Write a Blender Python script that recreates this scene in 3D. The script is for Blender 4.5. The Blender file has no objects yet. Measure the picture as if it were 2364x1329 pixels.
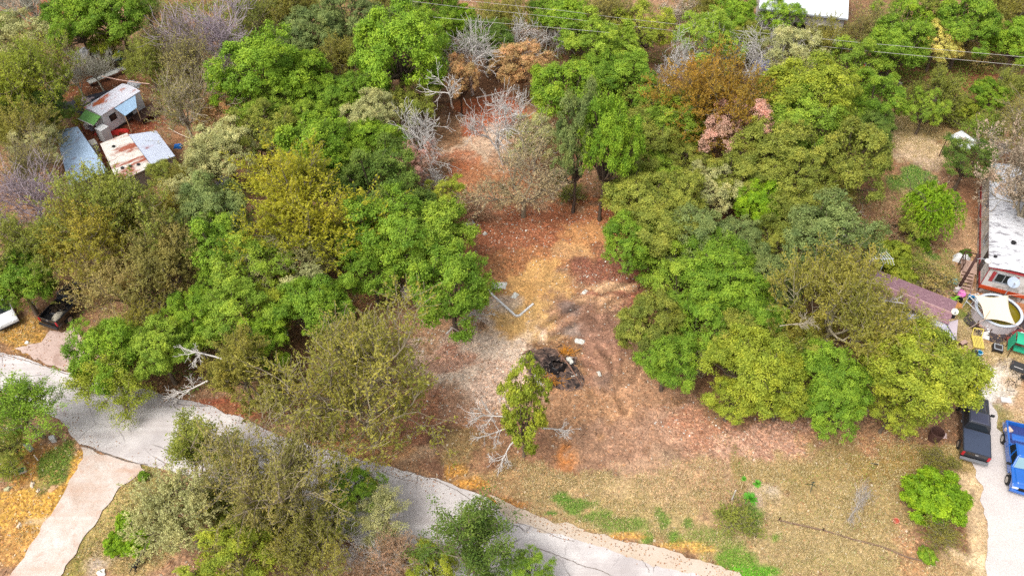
import bpy, bmesh, math, random
import numpy as np
from mathutils import Vector, Matrix
C = bpy.context.scene.collection
SC = bpy.context.scene
R_ = math.radians
# ---------------------------------------------------------------- camera, light, exposure
F_PX, PW, PH = 1900.0, 2364.0, 1329.0
PITCH, CAM_H = R_(47.3), 52.5
cam_d = bpy.data.cameras.new('camera'); cam = bpy.data.objects.new('camera', cam_d); C.objects.link(cam)
cam_d.sensor_width = 36.0; cam_d.lens = 36.0 * F_PX / PW; cam_d.clip_end = 3000; cam_d.clip_start = 0.5
cam.location = (0, 0, CAM_H); cam.rotation_euler = (R_(90) - PITCH, 0, 0)
SC.camera = cam
W = bpy.data.worlds.new('World'); SC.world = W; W.use_nodes = True
nt = W.node_tree; nt.nodes.clear()
SUN_EL, SUN_AZ = R_(58), R_(228)          # azimuth clockwise from +Y (north)
sky = nt.nodes.new('ShaderNodeTexSky'); sky.sky_type = 'NISHITA'; sky.sun_disc = False
sky.sun_elevation = SUN_EL; sky.sun_rotation = SUN_AZ; sky.dust_density = 3.0
hs = nt.nodes.new('ShaderNodeHueSaturation'); hs.inputs['Saturation'].default_value = 0.22
bg = nt.nodes.new('ShaderNodeBackground'); bg.inputs['Strength'].default_value = 0.15
wo = nt.nodes.new('ShaderNodeOutputWorld')
nt.links.new(sky.outputs[0], hs.inputs['Color']); nt.links.new(hs.outputs[0], bg.inputs[0]); nt.links.new(bg.outputs[0], wo.inputs[0])
sl = bpy.data.lights.new('sun', 'SUN'); sl.energy = 1.3; sl.angle = R_(24); sl.color = (1.0, 0.95, 0.87)
sun = bpy.data.objects.new('sun', sl); C.objects.link(sun)
sd = Vector((math.sin(SUN_AZ) * math.cos(SUN_EL), math.cos(SUN_AZ) * math.cos(SUN_EL), math.sin(SUN_EL)))
sun.rotation_euler = sd.to_track_quat('Z', 'Y').to_euler(); sun.location = (0, 0, 90)
SC.view_settings.view_transform = 'Standard'; SC.view_settings.look = 'None'
SC.view_settings.exposure = 0.93; SC.view_settings.gamma = 1.0
SC.cycles.use_denoising = False
SC.cycles.max_bounces = 6; SC.cycles.diffuse_bounces = 3; SC.cycles.transmission_bounces = 4; SC.cycles.transparent_max_bounces = 4
# ---------------------------------------------------------------- pixel -> place
def ray(px, py):
    x = (px - PW / 2) / F_PX; y = -(py - PH / 2) / F_PX
    return Vector((x, math.cos(PITCH) + y * math.sin(PITCH), -math.sin(PITCH) + y * math.cos(PITCH)))
def at(px, py, z=0.0):
    d = ray(px, py); t = (z - CAM_H) / d.z
    return Vector((d.x * t, d.y * t, z))
def depth(p):
    return p[1] * math.cos(PITCH) + (CAM_H - p[2]) * math.sin(PITCH)
def pix_y(p):
    v = Vector(p) - Vector((0, 0, CAM_H))
    dz = v.y * math.cos(PITCH) - v.z * math.sin(PITCH)
    up = v.y * math.sin(PITCH) + v.z * math.cos(PITCH)
    return PH / 2 - F_PX * up / dz
def height_at(px, py, ytop):
    """height of a vertical thing whose foot is at pixel (px, py) and whose top shows at row ytop"""
    b = at(px, py); lo, hi = 0.0, 25.0
    for _ in range(40):
        m = (lo + hi) / 2
        if pix_y((b.x, b.y, m)) > ytop: lo = m
        else: hi = m
    return lo
def lin(rgb, k=1.0):
    return tuple(k * ((c / 255 / 12.92) if c / 255 <= 0.04045 else ((c / 255 + 0.055) / 1.055) ** 2.4) for c in rgb)
# ---------------------------------------------------------------- noise for numpy
def _h(ix, iy, s):
    n = (ix.astype(np.int64) * 374761393 + iy.astype(np.int64) * 668265263 + s * 974634233) & 0xffffffff
    n = ((n ^ (n >> 13)) * 1274126177) & 0xffffffff
    return ((n ^ (n >> 16)) & 0xffff) / 65535.0
def vnoise(x, y, s=0):
    ix, iy = np.floor(x), np.floor(y); fx, fy = x - ix, y - iy
    fx = fx * fx * (3 - 2 * fx); fy = fy * fy * (3 - 2 * fy)
    return (_h(ix, iy, s) * (1 - fx) + _h(ix + 1, iy, s) * fx) * (1 - fy) + (_h(ix, iy + 1, s) * (1 - fx) + _h(ix + 1, iy + 1, s) * fx) * fy
def fbm(x, y, s=0, o=4):
    x = np.asarray(x, float); y = np.asarray(y, float)
    a, t, n = 0.5, 0.0, 0.0
    for k in range(o):
        n = n + a * vnoise(x, y, s + k * 17); t += a; a *= 0.5; x = x * 2.03 + 7.1; y = y * 2.03 + 3.7
    return n / t
# ---------------------------------------------------------------- materials
def new_mat(name):
    m = bpy.data.materials.new(name); m.use_nodes = True
    n = m.node_tree.nodes; n.clear()
    out = n.new('ShaderNodeOutputMaterial'); b = n.new('ShaderNodeBsdfPrincipled')
    m.node_tree.links.new(b.outputs[0], out.inputs[0])
    return m, n, m.node_tree.links, b, out
def mixc(n, l, fac, a, b, mode='MIX'):
    x = n.new('ShaderNodeMix'); x.data_type = 'RGBA'; x.blend_type = mode
    for s, v in ((0, fac), (6, a), (7, b)):
        if isinstance(v, bpy.types.NodeSocket): l.new(v, x.inputs[s])
        elif s == 0: x.inputs[0].default_value = v
        else: x.inputs[s].default_value = (v[0], v[1], v[2], 1)
    return x.outputs[2]
def ramp(n, l, src, p0, p1):
    x = n.new('ShaderNodeMapRange'); x.inputs[1].default_value = p0; x.inputs[2].default_value = p1
    l.new(src, x.inputs[0]); return x.outputs[0]
def noise(n, l, vec, scale, detail=4, rough=0.6, dist=0.0):
    x = n.new('ShaderNodeTexNoise'); x.inputs['Scale'].default_value = scale; x.inputs['Detail'].default_value = detail
    x.inputs['Roughness'].default_value = rough; x.inputs['Distortion'].default_value = dist
    if vec is not None: l.new(vec, x.inputs['Vector'])
    return x.outputs['Fac']
def coords(n, l, scale=(1, 1, 1), kind='Object', rot=(0, 0, 0)):
    t = n.new('ShaderNodeTexCoord'); m = n.new('ShaderNodeMapping')
    m.inputs['Scale'].default_value = scale; m.inputs['Rotation'].default_value = rot
    l.new(t.outputs[kind], m.inputs[0]); return m.outputs[0]
def bump(n, l, src, b, strength=0.3, dist=0.02):
    x = n.new('ShaderNodeBump'); x.inputs['Strength'].default_value = strength; x.inputs['Distance'].default_value = dist
    l.new(src, x.inputs['Height']); l.new(x.outputs[0], b.inputs['Normal'])
_M = {}
def mat(name, rgb, rough=0.7, var=0.18, scale=3.0, metallic=0.0, spec=0.4, k=0.8, dirt=None, dirt_amt=0.5, dirt_scale=1.2, coat=0.0):
    """painted / wooden / cloth surface with uneven tone and, if asked, worn stains"""
    if name in _M: return _M[name]
    m, n, l, b, o = new_mat(name)
    c = lin(rgb, k); v = coords(n, l)
    f = noise(n, l, v, scale, 5, 0.65)
    col = mixc(n, l, f, [x * (1 - var) for x in c], [min(1, x * (1 + var)) for x in c])
    if dirt is not None:
        g = ramp(n, l, noise(n, l, v, dirt_scale, 6, 0.7, 0.4), 0.62 - 0.25 * dirt_amt, 0.72 - 0.2 * dirt_amt)
        col = mixc(n, l, g, col, lin(dirt, k))
    l.new(col, b.inputs['Base Color']); b.inputs['Roughness'].default_value = rough; b.inputs['Metallic'].default_value = metallic
    b.inputs['Specular IOR Level'].default_value = spec; b.inputs['Coat Weight'].default_value = coat
    b.inputs['Coat Roughness'].default_value = 0.08
    bump(n, l, f, b, 0.12, 0.01)
    _M[name] = m; return m
def sheet_metal(name, rgb, rust=(150, 80, 50), amt=0.5, ribs=5.0, axis=0, k=0.8, rust_scale=0.45, stretch=(1, 1, 1)):
    """corrugated roofing with rust and weathering"""
    if name in _M: return _M[name]
    m, n, l, b, o = new_mat(name)
    v = coords(n, l); vs = coords(n, l, stretch)
    w = n.new('ShaderNodeTexWave'); w.wave_type = 'BANDS'; w.bands_direction = 'XY'[axis]; w.inputs['Scale'].default_value = ribs; l.new(v, w.inputs[0])
    base = mixc(n, l, noise(n, l, vs, 1.3, 6, 0.7), lin(rgb, k * 0.82), lin(rgb, k * 1.12))
    g = ramp(n, l, noise(n, l, vs, rust_scale, 8, 0.68, 0.3), 0.68 - 0.22 * amt, 0.76 - 0.22 * amt)
    rc = mixc(n, l, noise(n, l, v, 4, 4), lin(rust, k * 0.6), lin(rust, k * 1.3))
    base = mixc(n, l, g, base, rc)
    d = ramp(n, l, noise(n, l, v, 2.2, 8, 0.75), 0.62, 0.8)
    base = mixc(n, l, d, base, lin((110, 95, 80), k))
    l.new(base, b.inputs['Base Color']); b.inputs['Roughness'].default_value = 0.6; b.inputs['Metallic'].default_value = 0.0
    bump(n, l, w.outputs['Fac'], b, 0.5, 0.03)
    _M[name] = m; return m
def glass_dark(name='dark_glass', rgb=(30, 36, 42)):
    if name in _M: return _M[name]
    m, n, l, b, o = new_mat(name)
    b.inputs['Base Color'].default_value = (*lin(rgb), 1); b.inputs['Roughness'].default_value = 0.08; b.inputs['Specular IOR Level'].default_value = 0.7
    _M[name] = m; return m
# ---------------------------------------------------------------- mesh building
class MB:
    def __init__(s): s.v = []; s.f = []
    def add(s, vs, fs):
        o = len(s.v); s.v += [tuple(x) for x in vs]; s.f += [tuple(i + o for i in f) for f in fs]; return s
    def box(s, c, sz, rz=0.0, m=None):
        x, y, z = (k / 2 for k in sz); M = Matrix.Translation(Vector(c)) @ (m if m is not None else Matrix.Rotation(rz, 4, 'Z'))
        vs = [M @ Vector((a * x, b * y, d * z)) for a in (-1, 1) for b in (-1, 1) for d in (-1, 1)]
        return s.add(vs, [(0, 1, 3, 2), (4, 6, 7, 5), (0, 4, 5, 1), (2, 3, 7, 6), (0, 2, 6, 4), (1, 5, 7, 3)])
    def bar(s, a, b, w, h):
        """rectangular bar from a to b"""
        a, b = Vector(a), Vector(b); d = b - a
        if d.length < 1e-6: return s
        return s.box((a + b) / 2, (w, h, d.length), m=d.to_track_quat('Z', 'Y').to_matrix().to_4x4())
    def tube(s, pts, r, n=8, cap=True):
        pts = [Vector(p) for p in pts]; k = len(pts); rs = r if isinstance(r, (list, tuple)) else [r] * k
        o = len(s.v); ref = Vector((0.3, 0.2, 1)).normalized()
        for i, p in enumerate(pts):
            t = (pts[min(i + 1, k - 1)] - pts[max(i - 1, 0)]).normalized()
            u = t.cross(ref if abs(t.dot(ref)) < 0.95 else Vector((1, 0, 0))).normalized(); w = t.cross(u)
            for j in range(n):
                a = 2 * math.pi * j / n; s.v.append(tuple(p + (u * math.cos(a) + w * math.sin(a)) * rs[i]))
        for i in range(k - 1):
            for j in range(n):
                s.f.append((o + i * n + j, o + i * n + (j + 1) % n, o + (i + 1) * n + (j + 1) % n, o + (i + 1) * n + j))
        if cap: s.f.append(tuple(o + j for j in range(n))[::-1]); s.f.append(tuple(o + (k - 1) * n + j for j in range(n)))
        return s
    def lathe(s, prof, n=24, c=(0, 0, 0), m=None, cap=True):
        o = len(s.v); M = Matrix.Translation(Vector(c)) @ (m if m is not None else Matrix())
        for r, z in prof:
            for j in range(n):
                a = 2 * math.pi * j / n; s.v.append(tuple(M @ Vector((r * math.cos(a), r * math.sin(a), z))))
        for i in range(len(prof) - 1):
            for j in range(n):
                s.f.append((o + i * n + j, o + i * n + (j + 1) % n, o + (i + 1) * n + (j + 1) % n, o + (i + 1) * n + j))
        if cap:
            s.f.append(tuple(o + j for j in range(n))[::-1]); e = o + (len(prof) - 1) * n; s.f.append(tuple(e + j for j in range(n)))
        return s
    def prism(s, poly, z0, z1, m=None):
        k = len(poly); M = m if m is not None else Matrix()
        vs = [M @ Vector((p[0], p[1], z0)) for p in poly] + [M @ Vector((p[0], p[1], z1)) for p in poly]
        return s.add(vs, [tuple(range(k))[::-1], tuple(range(k, 2 * k))] + [(i, (i + 1) % k, k + (i + 1) % k, k + i) for i in range(k)])
    def slab(s, q, t):
        """sheet through four corner points, thickness t downward along its normal"""
        q = [Vector(p) for p in q]; nrm = (q[1] - q[0]).cross(q[-1] - q[0]).normalized()
        if nrm.z < 0: q = q[::-1]; nrm = -nrm
        k = len(q)
        return s.add(q + [p - nrm * t for p in q], [tuple(range(k)), tuple(range(k, 2 * k))[::-1]] + [(i, k + i, k + (i + 1) % k, (i + 1) % k) for i in range(k)])
    def grid(s, fn, nu, nv):
        o = len(s.v)
        for i in range(nu + 1):
            for j in range(nv + 1): s.v.append(tuple(fn(i / nu, j / nv)))
        for i in range(nu):
            for j in range(nv):
                a = o + i * (nv + 1) + j; s.f.append((a, a + 1, a + nv + 2, a + nv + 1))
        return s
    def obj(s, name, m, parent=None, bevel=0.0, smooth=False, solid=0.0):
        me = bpy.data.meshes.new(name); me.from_pydata(s.v, [], s.f); me.validate()
        bm = bmesh.new(); bm.from_mesh(me); bmesh.ops.recalc_face_normals(bm, faces=bm.faces); bm.to_mesh(me); bm.free()
        if m is not None: me.materials.append(m)
        if smooth: me.polygons.foreach_set('use_smooth', [True] * len(me.polygons))
        o = bpy.data.objects.new(name, me); C.objects.link(o)
        if parent is not None: o.parent = parent
        if solid: md = o.modifiers.new('s', 'SOLIDIFY'); md.thickness = solid
        if bevel: md = o.modifiers.new('b', 'BEVEL'); md.width = bevel; md.segments = 2; md.limit_method = 'ANGLE'
        return o
def tag(o, label=None, cat=None, group=None, kind=None):
    if label: o['label'] = label
    if cat: o['category'] = cat
    if group: o['group'] = group
    if kind: o['kind'] = kind
    return o
def thing(name, label, cat, loc=(0, 0, 0), rz=0.0, group=None):
    o = bpy.data.objects.new(name, None); C.objects.link(o); o.empty_display_size = 0.3
    o.location = loc; o.rotation_euler = (0, 0, rz); bpy.context.view_layer.update()
    return tag(o, label, cat, group)
def local(root):
    M = (Matrix.Translation(root.location) @ root.rotation_euler.to_matrix().to_4x4()).inverted()
    return lambda p: M @ Vector(p)
def solo(o, name_label, cat, group=None): return tag(o, name_label, cat, group)
# ================================================================ GROUND
def dens(pix, amp=0.14, step=0.35, seed=1, z=0.0):
    """outline through pixels turned into a ragged ground outline in metres"""
    P = [at(*p) for p in pix]; out = []
    for i, a in enumerate(P):
        b = P[(i + 1) % len(P)]; n = max(1, int((b - a).length / step))
        for k in range(n): out.append(a.lerp(b, k / n))
    x = np.array([p.x for p in out]); y = np.array([p.y for p in out])
    dx = (fbm(x * 1.1, y * 1.1, seed, 4) - 0.5) * 2; dy = (fbm(x * 1.1, y * 1.1, seed + 50, 4) - 0.5) * 2
    return [(x[i] + dx[i] * amp * 2, y[i] + dy[i] * amp * 2) for i in range(len(out))]
ROAD = [(-330, 735), (0, 812), (60, 828), (150, 856), (250, 878), (400, 917), (480, 936), (560, 966), (630, 1002), (720, 1028), (800, 1050), (880, 1074), (950, 1090), (1030, 1111), (1120, 1146), (1185, 1187), (1300, 1222), (1400, 1252), (1500, 1277), (1600, 1304), (1760, 1350), (2000, 1440),
        (1700, 1560), (1300, 1440), (1010, 1352), (850, 1262), (700, 1195), (600, 1150), (470, 1108), (345, 1074), (235, 1042), (185, 1024), (140, 968), (60, 930), (0, 905), (-330, 800)]
DRIVE = [(186, 1030), (240, 1048), (290, 1066), (342, 1080), (270, 1132), (215, 1218), (172, 1280), (130, 1345), (80, 1430), (-40, 1430), (20, 1329), (62, 1262), (104, 1208), (150, 1130), (186, 1062)]
APRON = [(30, 806), (95, 792), (118, 768), (168, 760), (200, 800), (205, 850), (190, 862), (110, 838)]
LOT = [(2236, 900), (2262, 925), (2290, 925), (2302, 960), (2306, 990), (2330, 1010), (2420, 1000), (2600, 980), (2600, 1400), (2480, 1430), (2282, 1400), (2278, 1300), (2277, 1200), (2268, 1120), (2240, 1062), (2262, 1050), (2238, 1000), (2234, 930)]
SHOULDER = [(1125, 1143), (1190, 1172), (1270, 1198), (1380, 1232), (1480, 1258), (1560, 1276), (1650, 1306), (1790, 1350), (1700, 1352), (1600, 1322), (1470, 1290), (1300, 1240), (1180, 1200)]
PATH = [(2262, 470), (2275, 520), (2262, 560), (2262, 640), (2240, 668), (2205, 672), (2190, 640), (2196, 600), (2150, 575), (2200, 560), (2235, 500)]
POLY = dict(road=dens(ROAD, .12, seed=3), drive=dens(DRIVE, .2, seed=9), apron=dens(APRON, .25, seed=14), lot=dens(LOT, .16, seed=21), shoulder=dens(SHOULDER, .2, seed=33))
gx = np.concatenate([[-900, -500, -250, -140, -100, -84], np.arange(-74, 74.01, 0.25), [84, 100, 140, 250, 500, 900]])
gy = np.concatenate([[-700, -300, -120, -40, 0, 12], np.arange(17, 106.01, 0.25), [114, 125, 150, 220, 400, 800, 1200]])
X, Y = np.meshgrid(gx, gy, indexing='ij')
def inside(poly, X, Y):
    r = np.zeros(X.shape, bool); n = len(poly)
    for i in range(n):
        x0, y0 = poly[i]; x1, y1 = poly[(i + 1) % n]
        if y0 == y1: continue
        r ^= ((y0 > Y) != (y1 > Y)) & (X < (x1 - x0) * (Y - y0) / (y1 - y0) + x0)
    return r
def blur(a, k):
    for ax in (0, 1):
        for _ in range(2):
            c = np.cumsum(np.pad(a, [(k + 1, k) if q == ax else (0, 0) for q in (0, 1)], mode='edge'), axis=ax)
            a = (np.take(c, range(2 * k + 1, c.shape[ax]), axis=ax) - np.take(c, range(0, c.shape[ax] - 2 * k - 1), axis=ax)) / (2 * k + 1)
    return a
paved = np.zeros(X.shape, bool)
for k in ('road', 'drive', 'apron', 'shoulder', 'lot'): paved |= inside(POLY[k], X, Y)
near_paved = np.clip(blur(paved.astype(float), 4) * 2.5, 0, 1)
PI_ = np.broadcast_to
def S(c):
    Y_ = .3 * c[0] + .59 * c[1] + .11 * c[2]
    c = (c[0], c[1] + 2, c[2] - 4)
    return np.array(lin([v * .88 + Y_ * .12 for v in c], 0.86))
n1, n2, n3 = fbm(X * .22, Y * .22, 5), fbm(X * .9, Y * .9, 11), fbm(X * 2.6, Y * 2.6, 23, 3)
col = np.zeros(X.shape + (3,))
base_a, base_b = S((140, 102, 76)), S((168, 128, 102))          # bare soil and fallen leaves under the wood
w = np.clip((n1 - .3) * 2.2, 0, 1)[..., None]
col[:] = base_a * (1 - w) + base_b * w
litter = np.full(X.shape, .8); grass = np.zeros(X.shape); dry = np.zeros(X.shape)
# soil patches: px, py, half width, half height (pixels), colour, strength, leaf litter, green grass, dry grass
ZONES = [
 # the cleared strip, far end to near end
 (1100, 215, 90, 60, (112, 74, 56), .9, .5, 0, 0), (1090, 245, 50, 14, (178, 98, 58), .8, .3, 0, 0),
 (1150, 275, 75, 60, (186, 98, 70), .9, .8, 0, 0), (1120, 345, 90, 34, (222, 190, 165), .8, .2, 0, 0), (1150, 300, 25, 20, (235, 220, 205), .5, 0, 0, 0),
 (1080, 400, 60, 60, (196, 112, 76), .8, .9, 0, 0), (1080, 450, 60, 50, (196, 132, 96), .7, .7, 0, 0), (1200, 400, 120, 60, (176, 118, 84), .7, .7, 0, 0),
 (1130, 500, 80, 40, (150, 104, 82), .7, .6, 0, 0), (1350, 520, 110, 60, (176, 106, 70), .9, 1, 0, 0), (1250, 560, 190, 80, (166, 98, 72), .9, 1, 0, 0),
 (1370, 540, 60, 30, (208, 150, 96), .7, .4, 0, 0), (1330, 580, 55, 28, (214, 168, 116), .6, .3, 0, 0), (1345, 605, 22, 14, (120, 76, 66), .8, .3, 0, 0),
 (1190, 630, 110, 50, (176, 118, 78), .7, .8, 0, 0), (1260, 655, 90, 40, (216, 166, 102), .75, .3, 0, 0), (1210, 690, 70, 24, (206, 152, 90), .7, .4, 0, 0),
 (1200, 745, 90, 42, (220, 172, 106), .85, .25, 0, 0), (1150, 770, 50, 26, (206, 152, 90), .8, .3, 0, 0), (1170, 700, 40, 22, (205, 190, 185), .5, .3, 0, 0), (1260, 770, 60, 24, (214, 170, 118), .6, .3, 0, 0),
 (1440, 640, 90, 46, (150, 92, 78), .9, 1, 0, 0), (1420, 660, 70, 12, (220, 178, 138), .7, .2, 0, 0), (1380, 690, 60, 12, (206, 160, 124), .6, .2, 0, 0), (1490, 650, 40, 50, (140, 78, 64), .8, 1, 0, 0),
 (1360, 740, 100, 50, (160, 118, 100), .9, .5, 0, 0), (1320, 712, 30, 14, (118, 98, 96), .8, .1, 0, 0), (1345, 760, 50, 20, (150, 136, 134), .6, .2, 0, 0), (1400, 760, 55, 60, (152, 108, 92), .8, .3, 0, 0),
 (1370, 790, 44, 22, (124, 96, 92), .6, .2, 0, 0), (1420, 850, 70, 80, (162, 116, 98), .9, .3, 0, 0), (1400, 870, 30, 26, (132, 108, 100), .6, .2, 0, 0), (1480, 900, 100, 90, (180, 134, 106), .95, .5, 0, 0),
 (1110, 840, 150, 90, (222, 196, 178), .97, .6, 0, 0), (1050, 790, 50, 30, (178, 140, 124), .7, .8, 0, 0), (1040, 830, 60, 30, (170, 100, 76), .6, 1, 0, 0), (1160, 890, 90, 50, (210, 176, 158), .9, .8, 0, 0),
 (1000, 960, 90, 70, (170, 112, 88), .8, .9, 0, 0), (1060, 930, 60, 50, (182, 140, 116), .7, .7, 0, 0), (1000, 1010, 40, 32, (112, 78, 66), .85, .5, 0, 0), (1020, 1070, 40, 26, (130, 90, 74), .8, .5, 0, 0), (950, 1040, 60, 26, (196, 158, 128), .8, .5, 0, 0), (1080, 1030, 70, 40, (160, 132, 86), .7, .4, .1, .4),
 (880, 1030, 80, 30, (186, 134, 92), .8, .8, 0, 0), (1200, 1010, 110, 70, (166, 118, 94), .8, .6, 0, 0), (1305, 1050, 24, 34, (206, 124, 62), .85, .3, 0, 0), (1350, 960, 120, 80, (182, 134, 102), .9, .6, 0, 0),
 (1420, 1060, 120, 60, (160, 120, 100), .8, .4, 0, 0), (1500, 1000, 110, 60, (176, 132, 110), .8, .5, 0, 0), (1590, 1010, 100, 70, (190, 146, 124), .7, .8, 0, 0), (1420, 1100, 22, 16, (130, 104, 92), .7, .1, 0, 0), (1540, 1060, 24, 22, (138, 110, 98), .7, .1, 0, 0), (1500, 1080, 60, 40, (196, 156, 128), .6, .3, 0, .2),
 (1200, 1110, 130, 40, (178, 140, 100), .8, .5, 0, .6), (1330, 1130, 140, 50, (196, 162, 118), .8, .3, 0, .9), (1470, 1140, 150, 50, (204, 172, 130), .8, .3, 0, .9), (1590, 1140, 120, 60, (196, 158, 124), .7, .4, 0, .8),
 (1400, 1200, 190, 40, (196, 166, 116), .8, .3, .1, .9), (1560, 1220, 120, 60, (190, 164, 114), .8, .3, .1, .9),
 # pale leaf carpet under the right-hand trees and the dry lawn
 (1640, 1000, 90, 50, (184, 128, 104), .8, 1, 0, 0), (1800, 1020, 160, 46, (200, 152, 132), .85, 1, 0, 0), (1690, 1050, 60, 60, (200, 156, 136), .7, 1, 0, .2), (1980, 1020, 140, 34, (178, 132, 98), .8, .9, 0, .3),
 (1800, 1090, 110, 50, (186, 156, 108), .8, .3, .05, 1), (1930, 1100, 150, 60, (166, 138, 88), .8, .2, .15, 1), (2090, 1080, 110, 70, (160, 128, 70), .8, .3, .2, .9), (1770, 1150, 60, 40, (212, 188, 166), .7, .3, 0, .5),
 (1900, 1170, 150, 60, (190, 160, 112), .8, .3, .1, 1), (2030, 1190, 110, 60, (178, 150, 102), .8, .3, .15, 1), (1830, 1240, 190, 60, (190, 164, 120), .8, .3, .1, 1), (2000, 1260, 160, 40, (184, 156, 112), .8, .4, .1, .9), (1960, 1310, 220, 40, (180, 156, 108), .8, .2, .2, 1), (2120, 1250, 50, 40, (194, 144, 116), .7, .9, 0, .3), (2160, 1300, 80, 50, (178, 134, 98), .8, .8, 0, .3),
 (1700, 1080, 14, 60, (140, 116, 62), .6, .2, .4, .4), (1780, 1130, 20, 12, (216, 196, 182), .5, 0, 0, .2),
 # green verge patches
 (1330, 1166, 40, 14, (98, 140, 48), .9, 0, 1, 0), (1290, 1150, 18, 18, (94, 138, 46), .9, 0, 1, 0), (1380, 1190, 34, 12, (112, 146, 56), .8, 0, .9, 0), (1272, 1184, 16, 8, (86, 132, 48), .9, 0, 1, 0), (1430, 1214, 60, 20, (104, 138, 50), .8, 0, .9, .2), (1525, 1200, 16, 30, (92, 136, 44), .8, 0, 1, 0), (1552, 1244, 18, 24, (96, 142, 40), .8, 0, 1, 0), (1500, 1246, 14, 14, (92, 134, 46), .8, 0, 1, 0), (1585, 1205, 14, 12, (96, 138, 50), .8, 0, 1, 0),
 (1640, 1235, 60, 30, (122, 148, 58), .6, .1, .7, .3), (1690, 1275, 50, 36, (108, 150, 44), .9, 0, 1, 0), (1740, 1316, 70, 18, (98, 178, 30), .95, 0, 1, 0), (1650, 1310, 30, 20, (118, 146, 52), .8, 0, .9, .1), (1735, 1195, 22, 40, (96, 140, 36), .8, 0, 1, 0), (1790, 1235, 14, 10, (120, 160, 50), .7, 0, .9, 0),
 (1590, 1262, 70, 14, (206, 158, 78), .8, .9, .1, .3), (1400, 1240, 110, 9, (204, 150, 72), .8, .9, 0, .2), (1150, 1165, 60, 14, (196, 128, 62), .8, 1, 0, .2), (1090, 1118, 40, 18, (206, 142, 60), .85, 1, 0, 0), (1060, 1080, 26, 18, (200, 142, 58), .7, 1, 0, 0),
 # far right meadow and yard
 (2140, 300, 110, 46, (196, 166, 112), .9, .1, .05, 1), (2120, 350, 60, 46, (222, 190, 160), .85, .1, 0, .5), (2140, 380, 40, 24, (188, 160, 146), .6, .1, 0, .5), (2200, 270, 70, 30, (196, 150, 96), .7, .2, 0, .9), (2110, 430, 50, 40, (82, 136, 52), .85, 0, .9, 0), (2150, 600, 70, 40, (176, 150, 96), .8, .1, .2, 1), (2150, 590, 20, 12, (66, 136, 44), .9, 0, 1, 0), (2110, 480, 80, 50, (186, 146, 112), .7, .4, 0, .5), (1980, 500, 90, 40, (170, 122, 92), .8, .5, 0, .5), (2060, 560, 60, 40, (182, 140, 98), .7, .3, .1, .8),
 (2225, 560, 44, 110, (196, 152, 118), .85, .2, 0, .1), (2200, 660, 60, 40, (196, 156, 128), .8, .2, 0, .1), (2170, 640, 60, 24, (170, 142, 84), .6, .1, .2, 1), (2250, 480, 30, 60, (160, 108, 82), .7, .4, 0, 0),
 (2226, 720, 30, 40, (150, 136, 66), .8, .1, .5, .6), (2226, 740, 14, 20, (104, 136, 50), .7, 0, .9, 0), (2340, 700, 60, 60, (178, 112, 76), .8, .3, 0, 0), (2240, 790, 60, 50, (190, 164, 124), .85, .2, 0, .6), (2310, 810, 60, 30, (198, 168, 124), .8, .2, 0, .5), (2350, 890, 40, 60, (200, 150, 112), .7, .2, 0, .3),
 (2238, 862, 34, 40, (226, 216, 208), .95, .1, 0, 0), (2290, 860, 30, 40, (226, 218, 212), .95, .1, 0, 0), (2270, 905, 40, 30, (224, 216, 210), .95, .1, 0, 0), (2330, 860, 26, 40, (218, 200, 184), .8, .1, 0, .1), (2264, 870, 14, 18, (196, 160, 116), .8, .2, 0, .4), (2320, 960, 34, 40, (164, 150, 96), .8, .1, .3, .8), (2350, 930, 30, 60, (206, 170, 140), .7, .2, 0, .2), (2322, 905, 20, 20, (222, 210, 200), .8, .1, 0, .1),
 (2250, 1090, 46, 60, (212, 178, 138), .9, .1, 0, .1), (2256, 1200, 42, 110, (218, 184, 146), .9, .1, 0, .1), (2252, 1310, 50, 60, (220, 192, 156), .9, .1, 0, .1), (2210, 1060, 40, 40, (176, 146, 92), .8, .2, .1, .8), (2200, 1310, 50, 40, (186, 150, 112), .8, .4, 0, .5),
 # far back, right and left
 (2190, 170, 150, 60, (146, 96, 70), .8, .7, 0, 0), (2300, 210, 60, 50, (168, 104, 76), .8, .6, 0, 0), (2010, 165, 50, 30, (160, 100, 60), .8, .8, 0, 0), (1700, 150, 60, 30, (120, 78, 58), .8, .6, 0, 0), (1480, 265, 60, 30, (134, 100, 84), .8, .6, 0, 0),
 (1660, 470, 120, 90, (176, 104, 74), .6, .9, 0, 0), (1540, 400, 60, 40, (176, 108, 76), .7, .9, 0, 0),
 (100, 40, 70, 50, (150, 88, 62), .9, .6, 0, 0), (260, 145, 60, 30, (110, 106, 62), .6, .3, .4, .1), (160, 190, 70, 40, (172, 112, 64), .8, .8, 0, 0), (240, 200, 90, 40, (116, 66, 48), .9, .5, 0, 0), (190, 240, 80, 30, (60, 50, 48), .7, .2, 0, 0), (270, 300, 110, 50, (134, 64, 46), .9, .8, 0, 0), (260, 350, 40, 60, (128, 62, 42), .9, .8, 0, 0), (410, 320, 60, 40, (140, 96, 70), .8, .5, 0, 0), (490, 400, 50, 40, (160, 88, 62), .8, .6, 0, 0),
 # left verges
 (40, 770, 70, 34, (190, 142, 66), .9, 1, .1, .3), (60, 1060, 70, 50, (182, 130, 60), .85, 1, .1, 0), (130, 1060, 40, 60, (106, 132, 44), .85, .5, 1, 0), (60, 1170, 110, 60, (208, 156, 66), .9, 1, 0, .1), (170, 1080, 14, 50, (214, 162, 70), .9, 1, 0, 0), (30, 1240, 60, 60, (200, 146, 80), .85, .9, 0, .2), (10, 1030, 40, 80, (120, 132, 50), .7, .5, .8, 0), (90, 1110, 30, 16, (186, 150, 90), .7, .9, 0, 0),
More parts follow.
